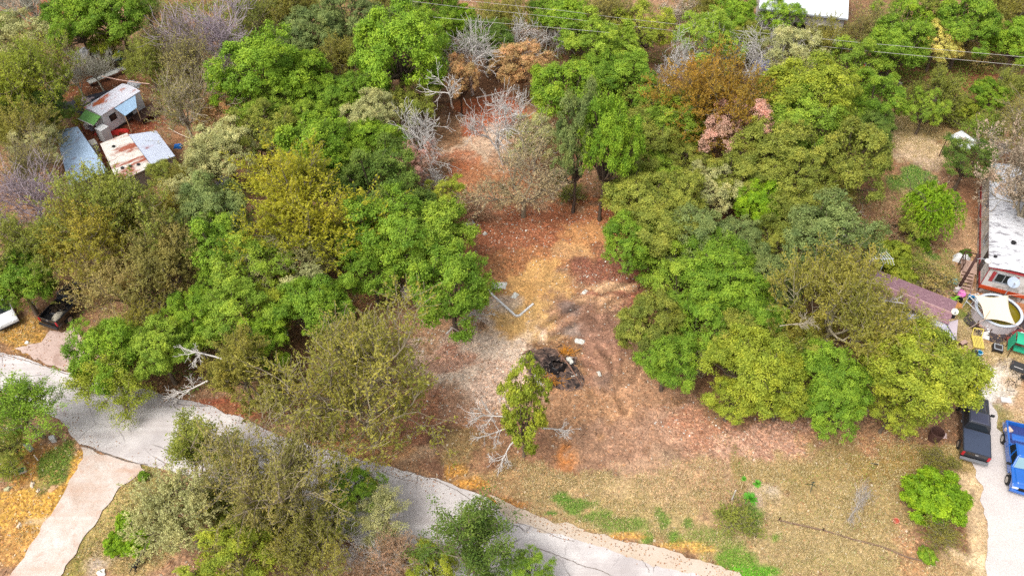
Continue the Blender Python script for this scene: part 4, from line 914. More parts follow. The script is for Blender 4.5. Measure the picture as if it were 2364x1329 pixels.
('brsh', 2164, 640, 100, 'tan', 'dry tan brush behind the brown shingle roof'),
('bush', 2122, 560, 50, 'bri', 'small bright green bush below the lime drooping tree'),
('brsh', 2100, 575, 60, 'tan', 'dry tan brush left of the small bright green bush'),
('bush', 2084, 640, 60, 'yg', 'small yellow green bush at the left end of the brown roof'),
('brsh', 2180, 260, 90, 'olg', 'dull green brush at the far border of the meadow'),
('bush', 2240, 262, 50, 'yg', 'yellow green bush left of the small bright tree beyond the carport'),
('brsh', 2120, 222, 80, 'oli', 'olive brush below the wires at the right'),
('brsh', 2050, 200, 70, 'olg', 'dull green brush behind the dark yard cart'),
('bush', 2230, 585, 26, 'dgr', 'dark green bush beside the wooden steps'),
('brsh', 2070, 520, 90, 'brn', 'brown dry brush left of the drooping lime tree'),
('brsh', 2030, 560, 70, 'olg', 'olive brush beside the grey green tree by the aerial'),
('brsh', 1100, 490, 70, 'brn', 'brown twiggy brush at the foot of the half bare clearing tree'),
('brsh', 640, 880, 90, 'olb', 'olive brown brush in the gap beside the road'),
('brsh', 1316, 445, 70, 'olg', 'low olive brush behind the left bare trunk'),
('brsh', 1432, 430, 90, 'olg', 'olive brush behind the right bare trunk'),
]
for T in TREES:
    kind, cx, cy, w, colr, lab = T[:6]; put_tree(kind, cx, cy, w, colr, lab, bark=T[6] if len(T) > 6 else None, base=T[7] if len(T) > 7 else None)
# slim yellow green tree by the burnt pile with its own dead side limbs
ctree = put_tree('slim', 1222, 940, 120, 'yg', 'slim yellow green tree with dead white side limbs, alone by the burnt pile', bark=(140, 126, 104), base=(1209, 1052), name='leafy_tree')
def limb(name, a, b, rad, label=None, parent=None, seed=0, kids=(6, 5, 4), c=(220, 214, 208), fan=.62):
    """a branch lying or hanging from a to b (world points) and forking towards b"""
    a, b = Vector(a), Vector(b); d = b - a; rs = np.random.RandomState(seed)
    lv = skeleton(rs, kids, d.length * .75, fan, .52, rad, .6, .22, .02, rmin=max(.012, rad * .16), lean=tuple(d.normalized()), tmin=.3)
    lo = min(float(P[..., 2].min()) for P, _, _ in lv) + a.z
    if parent is None and lo < .03: a = a + Vector((0, 0, .03 - lo))
    me = quads_mesh(name, [tubes(P, Rr, 6 if i == 0 else 4) for i, (P, Rr, D) in enumerate(lv)], BARK, smooth=True)
    o = bpy.data.objects.new(name, me); C.objects.link(o)
    if parent is not None:
        o.parent = parent; M = Matrix.LocRotScale(parent.location, parent.rotation_euler, parent.scale); o.matrix_parent_inverse = M.inverted()
    o.location = a; L_ = lin(c, .8); o.color = (*L_, 1)
    if label: tag(o, label, 'branch', 'fallen and hanging dead branches')
    return o
for a, b, za, zb, sd_ in (((1186, 964), (1094, 946), 3.0, 4.0, 1), ((1186, 1018), (1140, 1064), 1.6, 1.0, 2), ((1250, 988), (1316, 992), 2.4, 2.8, 3), ((1188, 980), (1108, 1006), 2.4, 1.8, 4)):
    limb('dead_limb', at(*a, za), at(*b, zb), .07, parent=ctree, seed=sd_)
limb('dead_branch', at(512, 828, 6), at(424, 800, 6.6), .07, 'white dead branch lying across the crowns above the road, upper of two', seed=11)
limb('dead_branch', at(480, 878, 3.6), at(404, 912, 2.2), .07, 'white dead branch hanging down to the road edge, lower of two', seed=12)
limb('dead_branch', at(672, 896, 3.0), at(650, 966, .8), .07, 'white dead branch drooping at the left of the broad half bare tree', seed=13, fan=.4)
limb('dead_branch', at(1030, 770, 1.2), at(1096, 700, 2.2), .09, 'grey dead branch sticking up left of the white pipe', seed=14)
limb('dead_branch', at(1040, 770, .6), at(1084, 790, .4), .08, 'grey brushy dead branch on the pale leaf carpet', seed=15, c=(190, 172, 160), kids=(6, 5, 3))
limb('dead_branch', at(905, 700, 1.5), at(945, 660, 3.5), .06, 'dead branch under the green trees left of the white pipe', seed=16, c=(206, 196, 186))
limb('dead_branch', at(1046, 250, 4), at(1024, 204, 8), .1, 'white forked snag above the big dead tree left of the clearing', seed=17)
limb('dead_branch', at(1100, 236, 1.0), at(1240, 226, .5), .08, 'long pale dead branch lying at the back of the clearing', seed=18, kids=(3, 2))
limb('dead_branch', at(1450, 600, .3), at(1430, 640, .2), .04, 'thin pale branch lying by the right edge of the clearing', seed=19, kids=(3, 2), c=(214, 186, 160))
limb('dead_branch', at(1800, 752, 6.5), at(1862, 744, 6.8), .035, 'pale dead branch in the olive gold tree at left', seed=20, c=(190, 178, 158))
limb('dead_branch', at(2085, 700, 6.0), at(2032, 694, 6.5), .05, 'pale dead branch in the olive gold tree at right', seed=21)
# young spiky plants on the dry lawn
def spiky(px, py, w, label):
    p = on(px, py); R = w / 2 * depth(p) / F_PX; rs = np.random.RandomState(int(px)); K = 70
    ph = rs.uniform(0, 6.28, K); el = rs.uniform(.15, 1.35, K); t = np.linspace(0, 1, 5)
    mb = MB()
    for i in range(K):
        d = Vector((math.cos(ph[i]) * math.cos(el[i]), math.sin(ph[i]) * math.cos(el[i]), math.sin(el[i]))); s = Vector((-math.sin(ph[i]), math.cos(ph[i]), 0))
        pts = [d * R * 1.1 * x - Vector((0, 0, .25 * R * x * x * (1.3 - el[i]))) + Vector((0, 0, .02)) for x in t]; ww = [.05 * R, .09 * R, .08 * R, .05 * R, .004]
        mb.add([q for x, k in zip(pts, ww) for q in (x - s * k, x + s * k)], [(2 * j, 2 * j + 1, 2 * j + 3, 2 * j + 2) for j in range(4)])
    o = mb.obj('spiky_plant', mat('spiky_leaf', (110, 186, 60), .5, .25, 4)); o.location = p; tag(o, label, 'plant', 'spiky plants on the dry lawn')
spiky(1748, 1117, 22, 'small spiky green plant, upper of three by the lawn corner')
spiky(1731, 1152, 38, 'largest spiky green plant, beside the olive bush')
spiky(1717, 1105, 14, 'tiny spiky green plant left of the upper one')

# low green undergrowth between the trees: nobody could count it
fu = np.zeros(X.shape)
for pts, dn in ((((0, 520), (120, 690), (330, 890), (640, 950), (800, 950), (1000, 700), (1040, 600), (980, 420), (1010, 260), (990, 130), (560, 130), (520, 300), (600, 420), (300, 420)), .35), (((1440, 450), (1500, 620), (1470, 760), (1590, 880), (2180, 960), (2030, 740), (2040, 560), (1900, 440), (2070, 300), (1960, 200), (1540, 200)), .4), (((1960, 100), (2364, 110), (2364, 280), (2290, 300), (2240, 265), (2110, 262), (2060, 210), (1960, 190)), 1.0), (((1990, 560), (2100, 560), (2190, 610), (2196, 680), (2090, 650), (2000, 640)), 1.0), (((1900, 440), (2080, 400), (2100, 540), (1960, 560)), .6), (((0, 100), (300, 120), (180, 190), (0, 330)), .8), (((320, 0), (980, 0), (980, 120), (560, 160), (330, 200)), .9), (((1240, 0), (1960, 40), (1960, 160), (1240, 140)), .8), (((330, 200), (520, 190), (480, 300), (400, 290)), .5)):
    fu = np.maximum(fu, inside([at(*p)[:2] for p in pts], X, Y) * dn)
fu = fu * np.clip(n1 * 1.6 - .15, 0, 1) * np.clip(n2 * 2 - .3, 0, 1)
ku = scatter(5200, fu); nu_ = len(ku); per_ = 26; cu = co[ku] + np.stack([rs.uniform(-.2, .2, nu_), rs.uniform(-.2, .2, nu_), np.zeros(nu_)], -1)
b_ = np.repeat(np.arange(nu_), per_); c = cu[b_] + rs.randn(len(b_), 3) * np.array([.3, .3, .12]) + np.array([0, 0, .3]); c[:, 2] = np.maximum(c[:, 2], .03)
s_ = rs.uniform(.05, .11, len(b_)); lv_, lf_ = leaves(rs, c, rs.randn(len(b_), 3) * .7 + [0, 0, .8], s_, s_ * .55)
me = bpy.data.meshes.new('undergrowth'); fill_mesh(me, lv_, lf_)
pc_ = np.array([lin(k) for k in ((118, 142, 54), (96, 124, 46), (140, 146, 60), (150, 136, 72), (108, 132, 50))])[rs.randint(0, 5, nu_)][b_] * rs.uniform(.7, 1.25, (len(b_), 1))
set_attr(me, 'leafcol', np.repeat(pc_, 4, 0), 'FLOAT_COLOR'); me.materials.append(bpy.data.materials['green_grass_blades'])
o = bpy.data.objects.new('undergrowth', me); C.objects.link(o); tag(o, 'low green undergrowth between the trees of the woods', 'undergrowth', kind='stuff')
# clods of broken soil in the cleared strip
kc = scatter(9000, np.clip(1 - grass - dry, 0, 1) * inside([at(*p)[:2] for p in ((1090, 500), (1400, 480), (1500, 640), (1440, 760), (1620, 960), (1680, 1080), (1300, 1100), (960, 1060), (1030, 760), (1150, 740))], X, Y) * np.clip(n1 * 2 - .5, .05, 1)); nc_ = len(kc)
oc = np.array([(1, 0, 0), (0, 1, 0), (-1, 0, 0), (0, -1, 0), (0, 0, .8), (0, 0, -.6)]); fo = np.array([(0, 1, 4), (1, 2, 4), (2, 3, 4), (3, 0, 4)])
sz = rs.uniform(.025, .09, nc_) * (rs.rand(nc_) ** 1.5 + .4); vv = (oc[None] * (1 + rs.randn(nc_, 6, 1) * .25)) * sz[:, None, None]; an = rs.uniform(0, 6.28, nc_); ca, sa = np.cos(an)[:, None], np.sin(an)[:, None]
vv = np.stack([vv[..., 0] * ca - vv[..., 1] * sa, vv[..., 0] * sa + vv[..., 1] * ca, vv[..., 2]], -1) + (co[kc] + np.stack([rs.uniform(-.15, .15, nc_), rs.uniform(-.15, .15, nc_), np.full(nc_, .02)], -1))[:, None]
me = bpy.data.meshes.new('soil_clods'); fill_mesh(me, vv.reshape(-1, 3), (np.arange(nc_)[:, None, None] * 6 + fo[None]).reshape(-1, 3)); set_attr(me, 'leafcol', np.repeat(col.reshape(-1, 3)[kc] * rs.uniform(.55, 1.25, (nc_, 1)), 6, 0), 'FLOAT_COLOR'); me.materials.append(bpy.data.materials['fallen_leaves'])
o = bpy.data.objects.new('soil_clods', me); C.objects.link(o); tag(o, 'small clods of broken soil in the clearing', 'soil clods', kind='stuff')
# ================================================================ BUILDINGS, VEHICLES AND YARD THINGS
def frame_thing(name, label, cat, o, x_to, group=None):
    """Empty at o (ground), local x pointing towards x_to"""
    d = Vector(x_to) - Vector(o); r = thing(name, label, cat, (o[0], o[1], 0), math.atan2(d.y, d.x), group)
    return r, local(r)
WHITE = mat('white_paint', (226, 222, 218), .55, .08, 3, dirt=(170, 160, 150), dirt_amt=.5, dirt_scale=.8)
RED = mat('red_trim', (172, 62, 66), .6, .2, 4)
ORANGE = mat('orange_trim', (204, 78, 34), .6, .2, 4)
DARK = mat('dark_metal', (38, 36, 38), .5, .25, 6)
BLACKP = mat('black_plastic', (28, 28, 30), .55, .2, 6)
WOODP = mat('pinkish_wood', (190, 158, 142), .8, .25, 7, dirt=(120, 92, 80), dirt_amt=.4)
WOODD = mat('dark_wood', (84, 58, 48), .85, .3, 7)
LUMBER = mat('raw_lumber', (214, 182, 140), .8, .2, 7)
STEEL = mat('galvanised_steel', (176, 180, 186), .45, .15, 6)
GLASS = glass_dark()
CORRW = sheet_metal('rusty_white_roof', (228, 222, 212), (164, 84, 56), .74, 4.2, 0, stretch=(.35, 1.2, 1))
CORRG = sheet_metal('grey_blue_roof', (196, 204, 222), (150, 70, 62), .3, 4.2, 0, stretch=(.4, 1.1, 1))
CORRB = sheet_metal('light_blue_roof', (164, 196, 226), (170, 160, 170), .42, 3.2, 1)
# ---------------------------------------------------------------- mobile home on the right
zr = 3.35
A = at(2286.5, 613, zr); B = at(2287.5, 376, zr)
ux = (B - A).normalized(); uy = Vector((ux.y, -ux.x, 0))
r, L = frame_thing('mobile_home', 'long white mobile home with red trim and flaking white roof at the right edge', 'mobile home', (A.x, A.y, 0), (B.x, B.y, 0))
LEN = (B - A).length; WID = 4.6
def mh(x, y, z): return Vector((x, -y, z))          # local: x along the long wall, y to the right of it
i_ = .12
mb = MB(); mb.box(mh(LEN / 2, WID / 2 + 0, 1.95) , (LEN - 2 * i_, WID - 2 * i_, 2.5)); mb.obj('wall', WHITE, r)
rf = sheet_metal('flaking_white_roof', (228, 228, 232), (158, 156, 162), .72, 2.2, 0, rust_scale=1.7, stretch=(1.8, .7, 1))
mb = MB(); nS = 10
mb.grid(lambda u, v: mh(-.12 + u * (LEN + .24), -.10 + v * (WID + .2), 3.24 + .26 * math.sin(math.pi * v)), 20, nS); ro = mb.obj('roof', rf, r, solid=-.05, smooth=True)
mb = MB(); mb.box(mh(LEN / 2, WID / 2, 3.2), (LEN + .2, WID + .16, .1)); mb.obj('eave_trim', RED, r)
mb = MB(); mb.box(mh(LEN / 2, .105, .86), (LEN - .2, .05, .3)); mb.box(mh(.105, .12, 1.9), (.05, .06, 2.4)); mb.obj('red_band', RED, r)
mb = MB(); mb.box(mh(.1, WID / 2, .84), (.06, WID - .2, .36)); mb.obj('orange_band', ORANGE, r)
sk = mat('dirty_skirting', (206, 198, 192), .8, .15, 2, dirt=(120, 104, 92), dirt_amt=.7)
mb = MB()
for k in range(14):
    x0 = .2 + k * (LEN - .4) / 14; mb.box(mh(x0 + .5 * (LEN - .4) / 14, .2 + .02 * (k % 3), .34), ((LEN - .4) / 14 - .02, .03, .72), m=None)
for k in range(4): mb.box(mh(.22 + .03 * (k % 2), .35 + k * 1.12 + .5, .34), (.03, 1.06, .7))
mb.obj('skirting', sk, r)
def mh_window(x, y, z, w, h, front, shutter=True):
    fr = MB(); t = .05
    for sx, sz, ww, hh in ((0, h / 2, w + .1, .09), (0, -h / 2, w + .1, .09), (-w / 2, 0, .09, h), (w / 2, 0, .09, h), (0, 0, .05, h)):
        fr.box(mh(x, y + sx, z + sz) if front else mh(x + sx, y, z + sz), (t, ww, hh) if front else (ww, t, hh))
    o = fr.obj('window', STEEL, r)
    g = MB(); g.box(mh(x + .02, y, z) if front else mh(x, y + .02, z), (.03, w - .02, h - .02) if front else (w - .02, .03, h - .02)); g.obj('pane', GLASS, o)
    if shutter:
        for s in (-1, 1):
            q = MB(); q.box(mh(x, y + s * (w / 2 + .22), z) if front else mh(x + s * (w / 2 + .22), y, z), (.04, .28, h + .1) if front else (.28, .04, h + .1)); q.obj('shutter', RED, r)
mh_window(.09, 1.5, 2.2, 1.3, 1.0, True)
mh_window(4.8, .09, 2.2, .9, 1.0, False, False); mh_window(9.5, .09, 2.2, .9, 1.0, False, False); mh_window(13.5, .09, 2.2, .8, .9, False, False)
mb = MB(); mb.box(mh(2.3, .09, 1.8), (.95, .06, 2.0)); d_ = mb.obj('door', mat('door_dark', (70, 66, 66), .5), r)
mb = MB(); mb.lathe([(.03, 0), (.03, .05)], 10, mh(1.95, .05, 1.75)); mb.obj('handle', STEEL, d_)
mb = MB(); mb.lathe([(.16, 0), (.16, .25), (.22, .27), (.02, .33)], 12, mh(3.3, 1.7, 3.45)); mb.lathe([(.12, 0), (.12, .2), (.16, .22), (.02, .27)], 12, mh(1.2, .35, 3.25)); mb.obj('roof_vent', DARK, r)
# wooden steps and landing at the door
dr = r.matrix_world if False else (Matrix.Translation(r.location) @ r.rotation_euler.to_matrix().to_4x4())
door_w = dr @ mh(2.3, 0, 0)
sw = thing('wooden_steps', 'weathered pinkish wooden steps and landing at the mobile home door', 'steps', (door_w.x, door_w.y, 0), r.rotation_euler.z)
mb = MB(); 
for k in range(8): mb.box((-.75 + k * .2, .75, .80), (.185, 1.3, .04))
mb.obj('landing', WOODP, sw)
for k in range(5):
    t = MB(); t.box((-1.0 - k * .27, .82, .68 - k * .145), (.27, 1.0, .04)); t.obj('tread', WOODP, sw)
for s in (.3, 1.34):
    q = MB(); q.bar((-.8, s, .76), (-2.35, s, .02), .05, .24); q.obj('stringer', WOODP, sw)
mb = MB()
for x, y in ((-.78, 1.38), (.75, 1.38), (.75, .2)): mb.bar((x, y, 0), (x, y, 1.75), .08, .08)
mb.bar((-.78, 1.38, 1.7), (.75, 1.38, 1.7), .05, .1); mb.bar((.75, 1.38, 1.7), (.75, .2, 1.7), .05, .1); mb.bar((-.78, 1.38, 1.25), (.75, 1.38, 1.25), .04, .08)
mb.bar((-.78, .25, 0), (-.78, .25, .8), .08, .08); mb.obj('railing', WOODD, sw)
# leaning/standing lamp pole
pb = at(2200, 687); ph_ = height_at(2200, 687, 588)
up = thing('light_pole', 'tall dark pole with a white lamp by the wooden steps', 'light pole', (pb.x, pb.y, 0), 0)
mb = MB(); mb.tube([(0, 0, 0), (0, 0, ph_)], [.14, .11], 10); mb.obj('pole', mat('creosote_wood', (74, 48, 44), .85, .3, 8), up, smooth=True)
mb = MB(); mb.lathe([(.15, 1.0), (.16, 1.02), (.16, 1.45), (.15, 1.47)], 12); mb.box((-.2, -.1, 1.1), (.3, .2, .45)); mb.obj('meter_box', mat('pole_box', (214, 206, 206), .5), up)
mb = MB(); mb.tube([(.08, 0, ph_ - .5), (.35, -.1, ph_ - .3), (.7, -.25, ph_ - .35)], .03, 6); mb.obj('lamp_arm', STEEL, up)
mb = MB(); mb.lathe([(.06, .14), (.2, .08), (.26, -.04), (.24, -.1), (.05, -.14)], 14, (.85, -.3, ph_ - .38)); mb.obj('lamp_head', mat('lamp_white', (236, 236, 230), .4), up, smooth=True)
# satellite dishes
def dish(px, py, z, rad, colr, label, mount):
    p = at(px, py, z); q = thing('satellite_dish', label, 'satellite dish', (p.x, p.y, 0), 0, 'satellite dishes')
    M = Matrix.Translation((0, 0, z)) @ Vector((-.25, -.55, .8)).to_track_quat('Z', 'Y').to_matrix().to_4x4()
    mb = MB(); K = 7; prof = [(rad * k / K, .16 * rad * (k / K) ** 2 * 2 - .1) for k in range(0, K + 1)]; prof[0] = (.001, -.1)
    mb.lathe(prof, 26, m=M, cap=False); mb.obj('reflector', mat('dish_' + mount, colr, .5, .05, 2), q, smooth=True, solid=.02)
    mb = MB(); mb.tube([M @ Vector((0, -rad * .95, .1)), M @ Vector((0, -rad * .4, rad * .9))], .02, 6); mb.box(M @ Vector((0, -rad * .38, rad * .9)), (.1, .1, .16)); mb.obj('feed_arm', STEEL, q)
    mb = MB(); mb.tube([(.05, .12, 0 if mount == 'mast' else z - .8), (.05, .12, z - .1)], .035, 8)
    if mount != 'mast': mb.box((.05, .12, z - .75), (.35, .35, .1)); mb.lathe([(.12, z - .6), (.1, z - .35)], 10, (.05, -.1, 0))
    else: mb.tube([(.05, .12, .9), (.5, .5, 0)], .025, 6)
    mb.obj('mast', DARK if mount != 'mast' else STEEL, q)
dish(2340, 652, 2.9, .46, (176, 188, 206), 'blue grey satellite dish on a mast in front of the mobile home', 'mast')
dish(2205, 719, 3.6, .26, (240, 234, 214), 'small cream satellite dish on the end of the brown shingle roof', 'roof')
# ---------------------------------------------------------------- shingle house
def shingle_mat(name, a, b2, fleck, rows=3.2, amt=.5):
    m, n, l, b, o = new_mat(name); v = coords(n, l)
    br = n.new('ShaderNodeTexBrick'); br.inputs['Scale'].default_value = rows; br.inputs['Mortar Size'].default_value = .012; br.inputs['Color1'].default_value = (*lin(a, .8), 1); br.inputs['Color2'].default_value = (*lin(b2, .8), 1); br.inputs['Mortar'].default_value = (*lin(a, .45), 1); br.inputs['Row Height'].default_value = .28; br.inputs['Brick Width'].default_value = .55
    l.new(v, br.inputs['Vector'])
    f = ramp(n, l, noise(n, l, coords(n, l, (1, 2.2, 1)), 3.2, 5, .75), .56, .68)
    c = mixc(n, l, math_(n, l, 'MULTIPLY', f, amt), br.outputs['Color'], lin(fleck, .8))
    c = mixc(n, l, 1.0, c, mixc(n, l, noise(n, l, v, .7, 4), (.8, .8, .8), (1.2, 1.2, 1.2)), 'MULTIPLY')
    l.new(c, b.inputs['Base Color']); b.inputs['Roughness'].default_value = .9; bump(n, l, br.outputs['Fac'], b, .4, .03); return m
SHB = shingle_mat('brown_shingles', (138, 102, 112), (158, 120, 128), (212, 178, 180), 3.0, .8)
SHG = shingle_mat('grey_shingles', (178, 176, 190), (206, 206, 218), (120, 118, 130), 3.0, .5)
re_, rw = at(2199, 725, 3.3), at(2070, 673, 3.3)
dx_ = (re_ - rw).normalized(); rw = re_ - dx_ * ((re_ - rw).length + 3.0)
h, L = frame_thing('shingle_house', 'low house with brown shingle roof and grey lower roof beside the pool', 'house', (rw.x, rw.y, 0), (re_.x, re_.y, 0))
def loc(px, py, z): return L(at(px, py, z))
RL = (re_ - rw).length; ne = loc(2160, 676, 2.9); fe = loc(2150, 733, 2.9); yn, yf = ne.y, fe.y
mb = MB(); mb.slab([(-.1, 0, 3.3), (RL, 0, 3.3), (RL + .05, yn, 2.9), (-.1, yn, 2.9)], .08); mb.slab([(-.1, 0, 3.305), (RL, 0, 3.305), (RL + .05, yf, 2.9), (-.1, yf, 2.9)], .08); mb.obj('roof', SHB, h)
mb = MB(); mb.bar((-.1, 0, 3.34), (RL, 0, 3.34), .05, .22); mb.obj('ridge_cap', mat('ridge', (206, 168, 168), .85), h)
WALLM = mat('house_siding', (190, 176, 170), .7, .12, 3, dirt=(130, 110, 100))
mb = MB(); y0, y1 = sorted((yn, yf)); mb.prism([(.2, y0 + .3), (RL - .25, y0 + .3), (RL - .25, y1 - .3), (.2, y1 - .3)], 0, 2.85)
gz = [(RL - .3, y0 + .3, 2.85), (RL - .3, 0, 3.2), (RL - .3, y1 - .3, 2.85)]; mb.add(gz + [(x - .1, y, z) for x, y, z in gz], [(0, 1, 2), (5, 4, 3)]); mb.obj('wall', WALLM, h)
# grey lower roof, falling towards the viewer, hipped at its right end
c0, c1 = loc(2060, 712, 2.8), loc(2182, 745, 2.8); c2, c3 = loc(2207, 786, 2.2), loc(2060, 790, 2.2); c2b = loc(2211, 738, 2.25)
c3 = Vector((c0.x, c2.y, 2.2))
mb = MB(); mb.slab([c0, c1, c2, c3], .08); mb.obj('porch_roof', SHG, h)
mb = MB(); mb.slab([c1 + Vector((.02, 0, .012)), loc(2212, 737, 2.2), c2 + Vector((.02, 0, .0))], .07); mb.obj('hip_panel', mat('pinkish_flashing', (212, 196, 204), .6, .08), h)
mb = MB(); mb.bar(c1 + Vector((0, 0, .03)), c2 + Vector((0, 0, .03)), .05, .14); mb.obj('hip_cap', mat('hip_grey', (128, 126, 136), .8), h)
mb = MB(); pw = [(c0.x + .3, c0.y - .1), (c1.x - .2, c1.y - .1), (c2.x - .5, c2.y + .4), (c3.x + .3, c3.y + .4)]; mb.prism(pw, 0, 2.12); mb.obj('porch_wall', WALLM, h)
# ---------------------------------------------------------------- above-ground pool with shade sail
pc = at(2306, 716, 1.0); PR = 1.78
p_ = thing('swimming_pool', 'round above ground pool with pale grey wall and green water at right', 'pool', (pc.x, pc.y, 0))
POOLW = mat('pool_wall', (206, 196, 198), .5, .06, 2)
mb = MB(); mb.lathe([(PR - .03, 0), (PR, 0), (PR, 1.0), (PR - .03, 1.0)], 40, cap=False)
for k in range(14):
    a = k * math.tau / 14; mb.box(((PR + .03) * math.cos(a), (PR + .03) * math.sin(a), .5), (.07, .12, 1.0), a)
mb.obj('pool_wall', POOLW, p_, smooth=False)
mb = MB(); mb.lathe([(PR - .12, 1.0), (PR + .1, 1.0), (PR + .1, 1.05), (PR - .12, 1.05)], 40, cap=False); mb.v and mb.f.extend([(j, (j + 1) % 40, 120 + (j + 1) % 40, 120 + j) for j in range(40)]); mb.obj('rim', mat('pool_rim', (208, 216, 228), .4, .05), p_)
m, n, l, b, o = new_mat('green_pool_water'); v = coords(n, l); f = noise(n, l, v, 1.6, 5, .7)
l.new(mixc(n, l, f, lin((96, 84, 10)), lin((128, 116, 28))), b.inputs['Base Color']); b.inputs['Roughness'].default_value = .12; bump(n, l, noise(n, l, v, 5, 3), b, .08, .02)
mb = MB(); mb.lathe([(.001, .78), (PR - .04, .78)], 40, cap=False); mb.obj('water', m, p_)
mb = MB(); mb.lathe([(PR - .05, .02), (PR - .05, .99)], 40, cap=False); mb.obj('liner', mat('liner', (84, 78, 66), .6), p_)
# mulch ring and dark sheeting below the pool
mulch = pave_mat('dark_mulch', (66, 58, 62), (88, 78, 80), (50, 44, 46), 0, .2, 0, 1.6)
mp = at(2304, 745); o = sheet('mulch_bed', [(mp.x + (2.75 + .3 * math.sin(5 * a) + .15 * math.sin(11 * a)) * math.cos(a) * .92, mp.y + (2.4 + .25 * math.sin(4 * a + 1)) * math.sin(a) * .95 - .15) for a in np.arange(0, math.tau, .1)], .006, mulch, 'dark mulch spread around the foot of the pool')
mb = MB(); mrng = random.Random(3)
for k in range(260):
    a = mrng.uniform(0, math.tau); q = mrng.uniform(.2, 1) ** .5; x, y = mp.x + 2.6 * q * math.cos(a), mp.y - .1 + 2.25 * q * math.sin(a)
    if (x - pc.x) ** 2 + (y - pc.y) ** 2 < (PR + .1) ** 2: continue
    mb.box((x, y, .03), (mrng.uniform(.06, .2), mrng.uniform(.04, .1), .05), mrng.uniform(0, 3))
tag(mb.obj('mulch_chips', mat('mulch_chip', (84, 74, 78), .9, .5, 9)), 'dark mulch chips around the pool', 'mulch', kind='stuff')
cs = [at(2249, 680, 2.6), at(2328, 681, 2.6), at(2345.5, 750.5, 1.25), at(2272, 737, 1.6)]
def sail(u, v):
    a = cs[0].lerp(cs[1], u); b = cs[3].lerp(cs[2], u); p = a.lerp(b, v); c = sum(cs, Vector()) / 4
    k = .17 * (4 * u * (1 - u) * (abs(2 * v - 1) ** 2) + 4 * v * (1 - v) * (abs(2 * u - 1) ** 2)); p = p.lerp(c, k)
    p.z += .12 * math.sin(u * 9) * .1 - .18 * 16 * u * (1 - u) * v * (1 - v) * .5; return p - Vector((pc.x, pc.y, 0))
ss = thing('shade_sail', 'cream shade sail stretched over the round pool', 'shade sail', (pc.x, pc.y, 0))
mb = MB(); mb.grid(sail, 16, 16); mb.obj('cloth', mat('cream_canvas', (238, 218, 194), .8, .04, 2), ss, smooth=True, solid=.012)
tops = [at(2216, 672, 2.9), at(2364, 681, 2.6), at(2364, 762, .6), at(2232, 760, .3)]
for k in range(4):
    mb = MB(); mb.tube([cs[k] - Vector((pc.x, pc.y, 0)), tops[k] - Vector((pc.x, pc.y, 0))], .018, 5); mb.obj('rope', mat('rope', (224, 196, 178), .8), ss)
mb = MB(); q0, q1 = at(2272, 738, 1.62) - Vector((pc.x, pc.y, 0)), at(2286, 717, 2.35) - Vector((pc.x, pc.y, 0)); mb.tube([q0, q1], .022, 6); mb.obj('batten', mat('batten', (176, 160, 132), .7), ss)
# white folding pool ladder platform, with a blue sling chair standing against it
pl_ = at(2254, 728)
lf = thing('pool_platform', 'white metal ladder platform leaning on the left side of the pool', 'pool ladder', (pl_.x, pl_.y, 0), R_(20))
ALU = mat('white_tube', (224, 226, 228), .4, .06)
mb = MB()
for x in (-.55, .35):
    for y in (-1.2, 1.1): mb.tube([(x, y, 0), (x, y, 1.5)], .03, 6)
    mb.tube([(x, -1.2, 1.5), (x, 1.1, 1.5)], .03, 6); mb.tube([(x, -1.2, .9), (x, 1.1, .9)], .03, 6)
for y in (-1.2, 1.1): mb.tube([(-.55, y, 1.5), (.35, y, 1.5)], .03, 6)
mb.tube([(-.55, -1.2, 0), (-.95, -1.7, .9)], .025, 6); mb.tube([(-.55, 1.1, 1.5), (.35, -.2, .9)], .02, 6); mb.tube([(-.55, -1.2, 1.4), (.35, .3, .8)], .02, 6)
mb.obj('frame', ALU, lf)
mb = MB()
for k in range(6): mb.box((-.1, -1.05 + k * .2, .88), (.9, .15, .03))
mb.obj('slat_deck', WOODP, lf)
for k in range(4):
    mb = MB(); mb.box((-.1, -1.35 - k * .16, .7 - k * .2), (.8, .16, .04)); mb.obj('rung', ALU, lf)
def sling(px, py, rz, label, fab, frm, s=1.0, name='sling_chair', tilt=0.0):
    p = on(px, py); q = thing(name, label, 'chair', (p.x, p.y, p.z), rz, 'garden chairs in the yard'); q.scale = (s, s, s)
    f = MB()
    for y in (-.28, .28):
        f.tube([(.32, y, 0), (.28, y, .42), (-.22, y, .38), (-.52, y, 1.0)], .018, 6); f.tube([(-.36, y, 0), (-.05, y, .4), (.0, y, .62), (.34, y, .62)], .018, 6)
    f.tube([(-.52, -.28, 1.0), (-.52, .28, 1.0)], .018, 6); f.tube([(.28, -.28, .42), (.28, .28, .42)], .018, 6); f.tube([(-.36, -.28, .02), (-.36, .28, .02)], .018, 6)
    f.obj('frame', frm, q)
    if fab is not None:
        g = MB(); g.slab([(.28, -.26, .43), (.28, .26, .43), (-.22, .26, .385), (-.22, -.26, .385)], .02); g.obj('seat', fab, q)
        g = MB(); g.slab([(-.225, -.26, .40), (-.225, .26, .40), (-.52, .26, 1.0), (-.52, -.26, 1.0)], .02); g.obj('backrest', fab, q)
    return q
BLUEF = mat('sling_blue', (30, 140, 196), .7, .15); 
c_ = sling(2262, 742, R_(200), 'turquoise sling chair tangled with the white pool ladder', mat('sling_turquoise', (20, 160, 196), .7, .15), ALU)
c_ = sling(2240, 694, R_(60), 'blue sling chair by the upper left corner of the shade sail', BLUEF, mat('blue_tube', (48, 116, 186), .5))
st_ = on(2270, 757); q = thing('pool_steps', 'pinkish wooden steps at the near left side of the pool', 'steps', (st_.x, st_.y, 0), R_(-25))
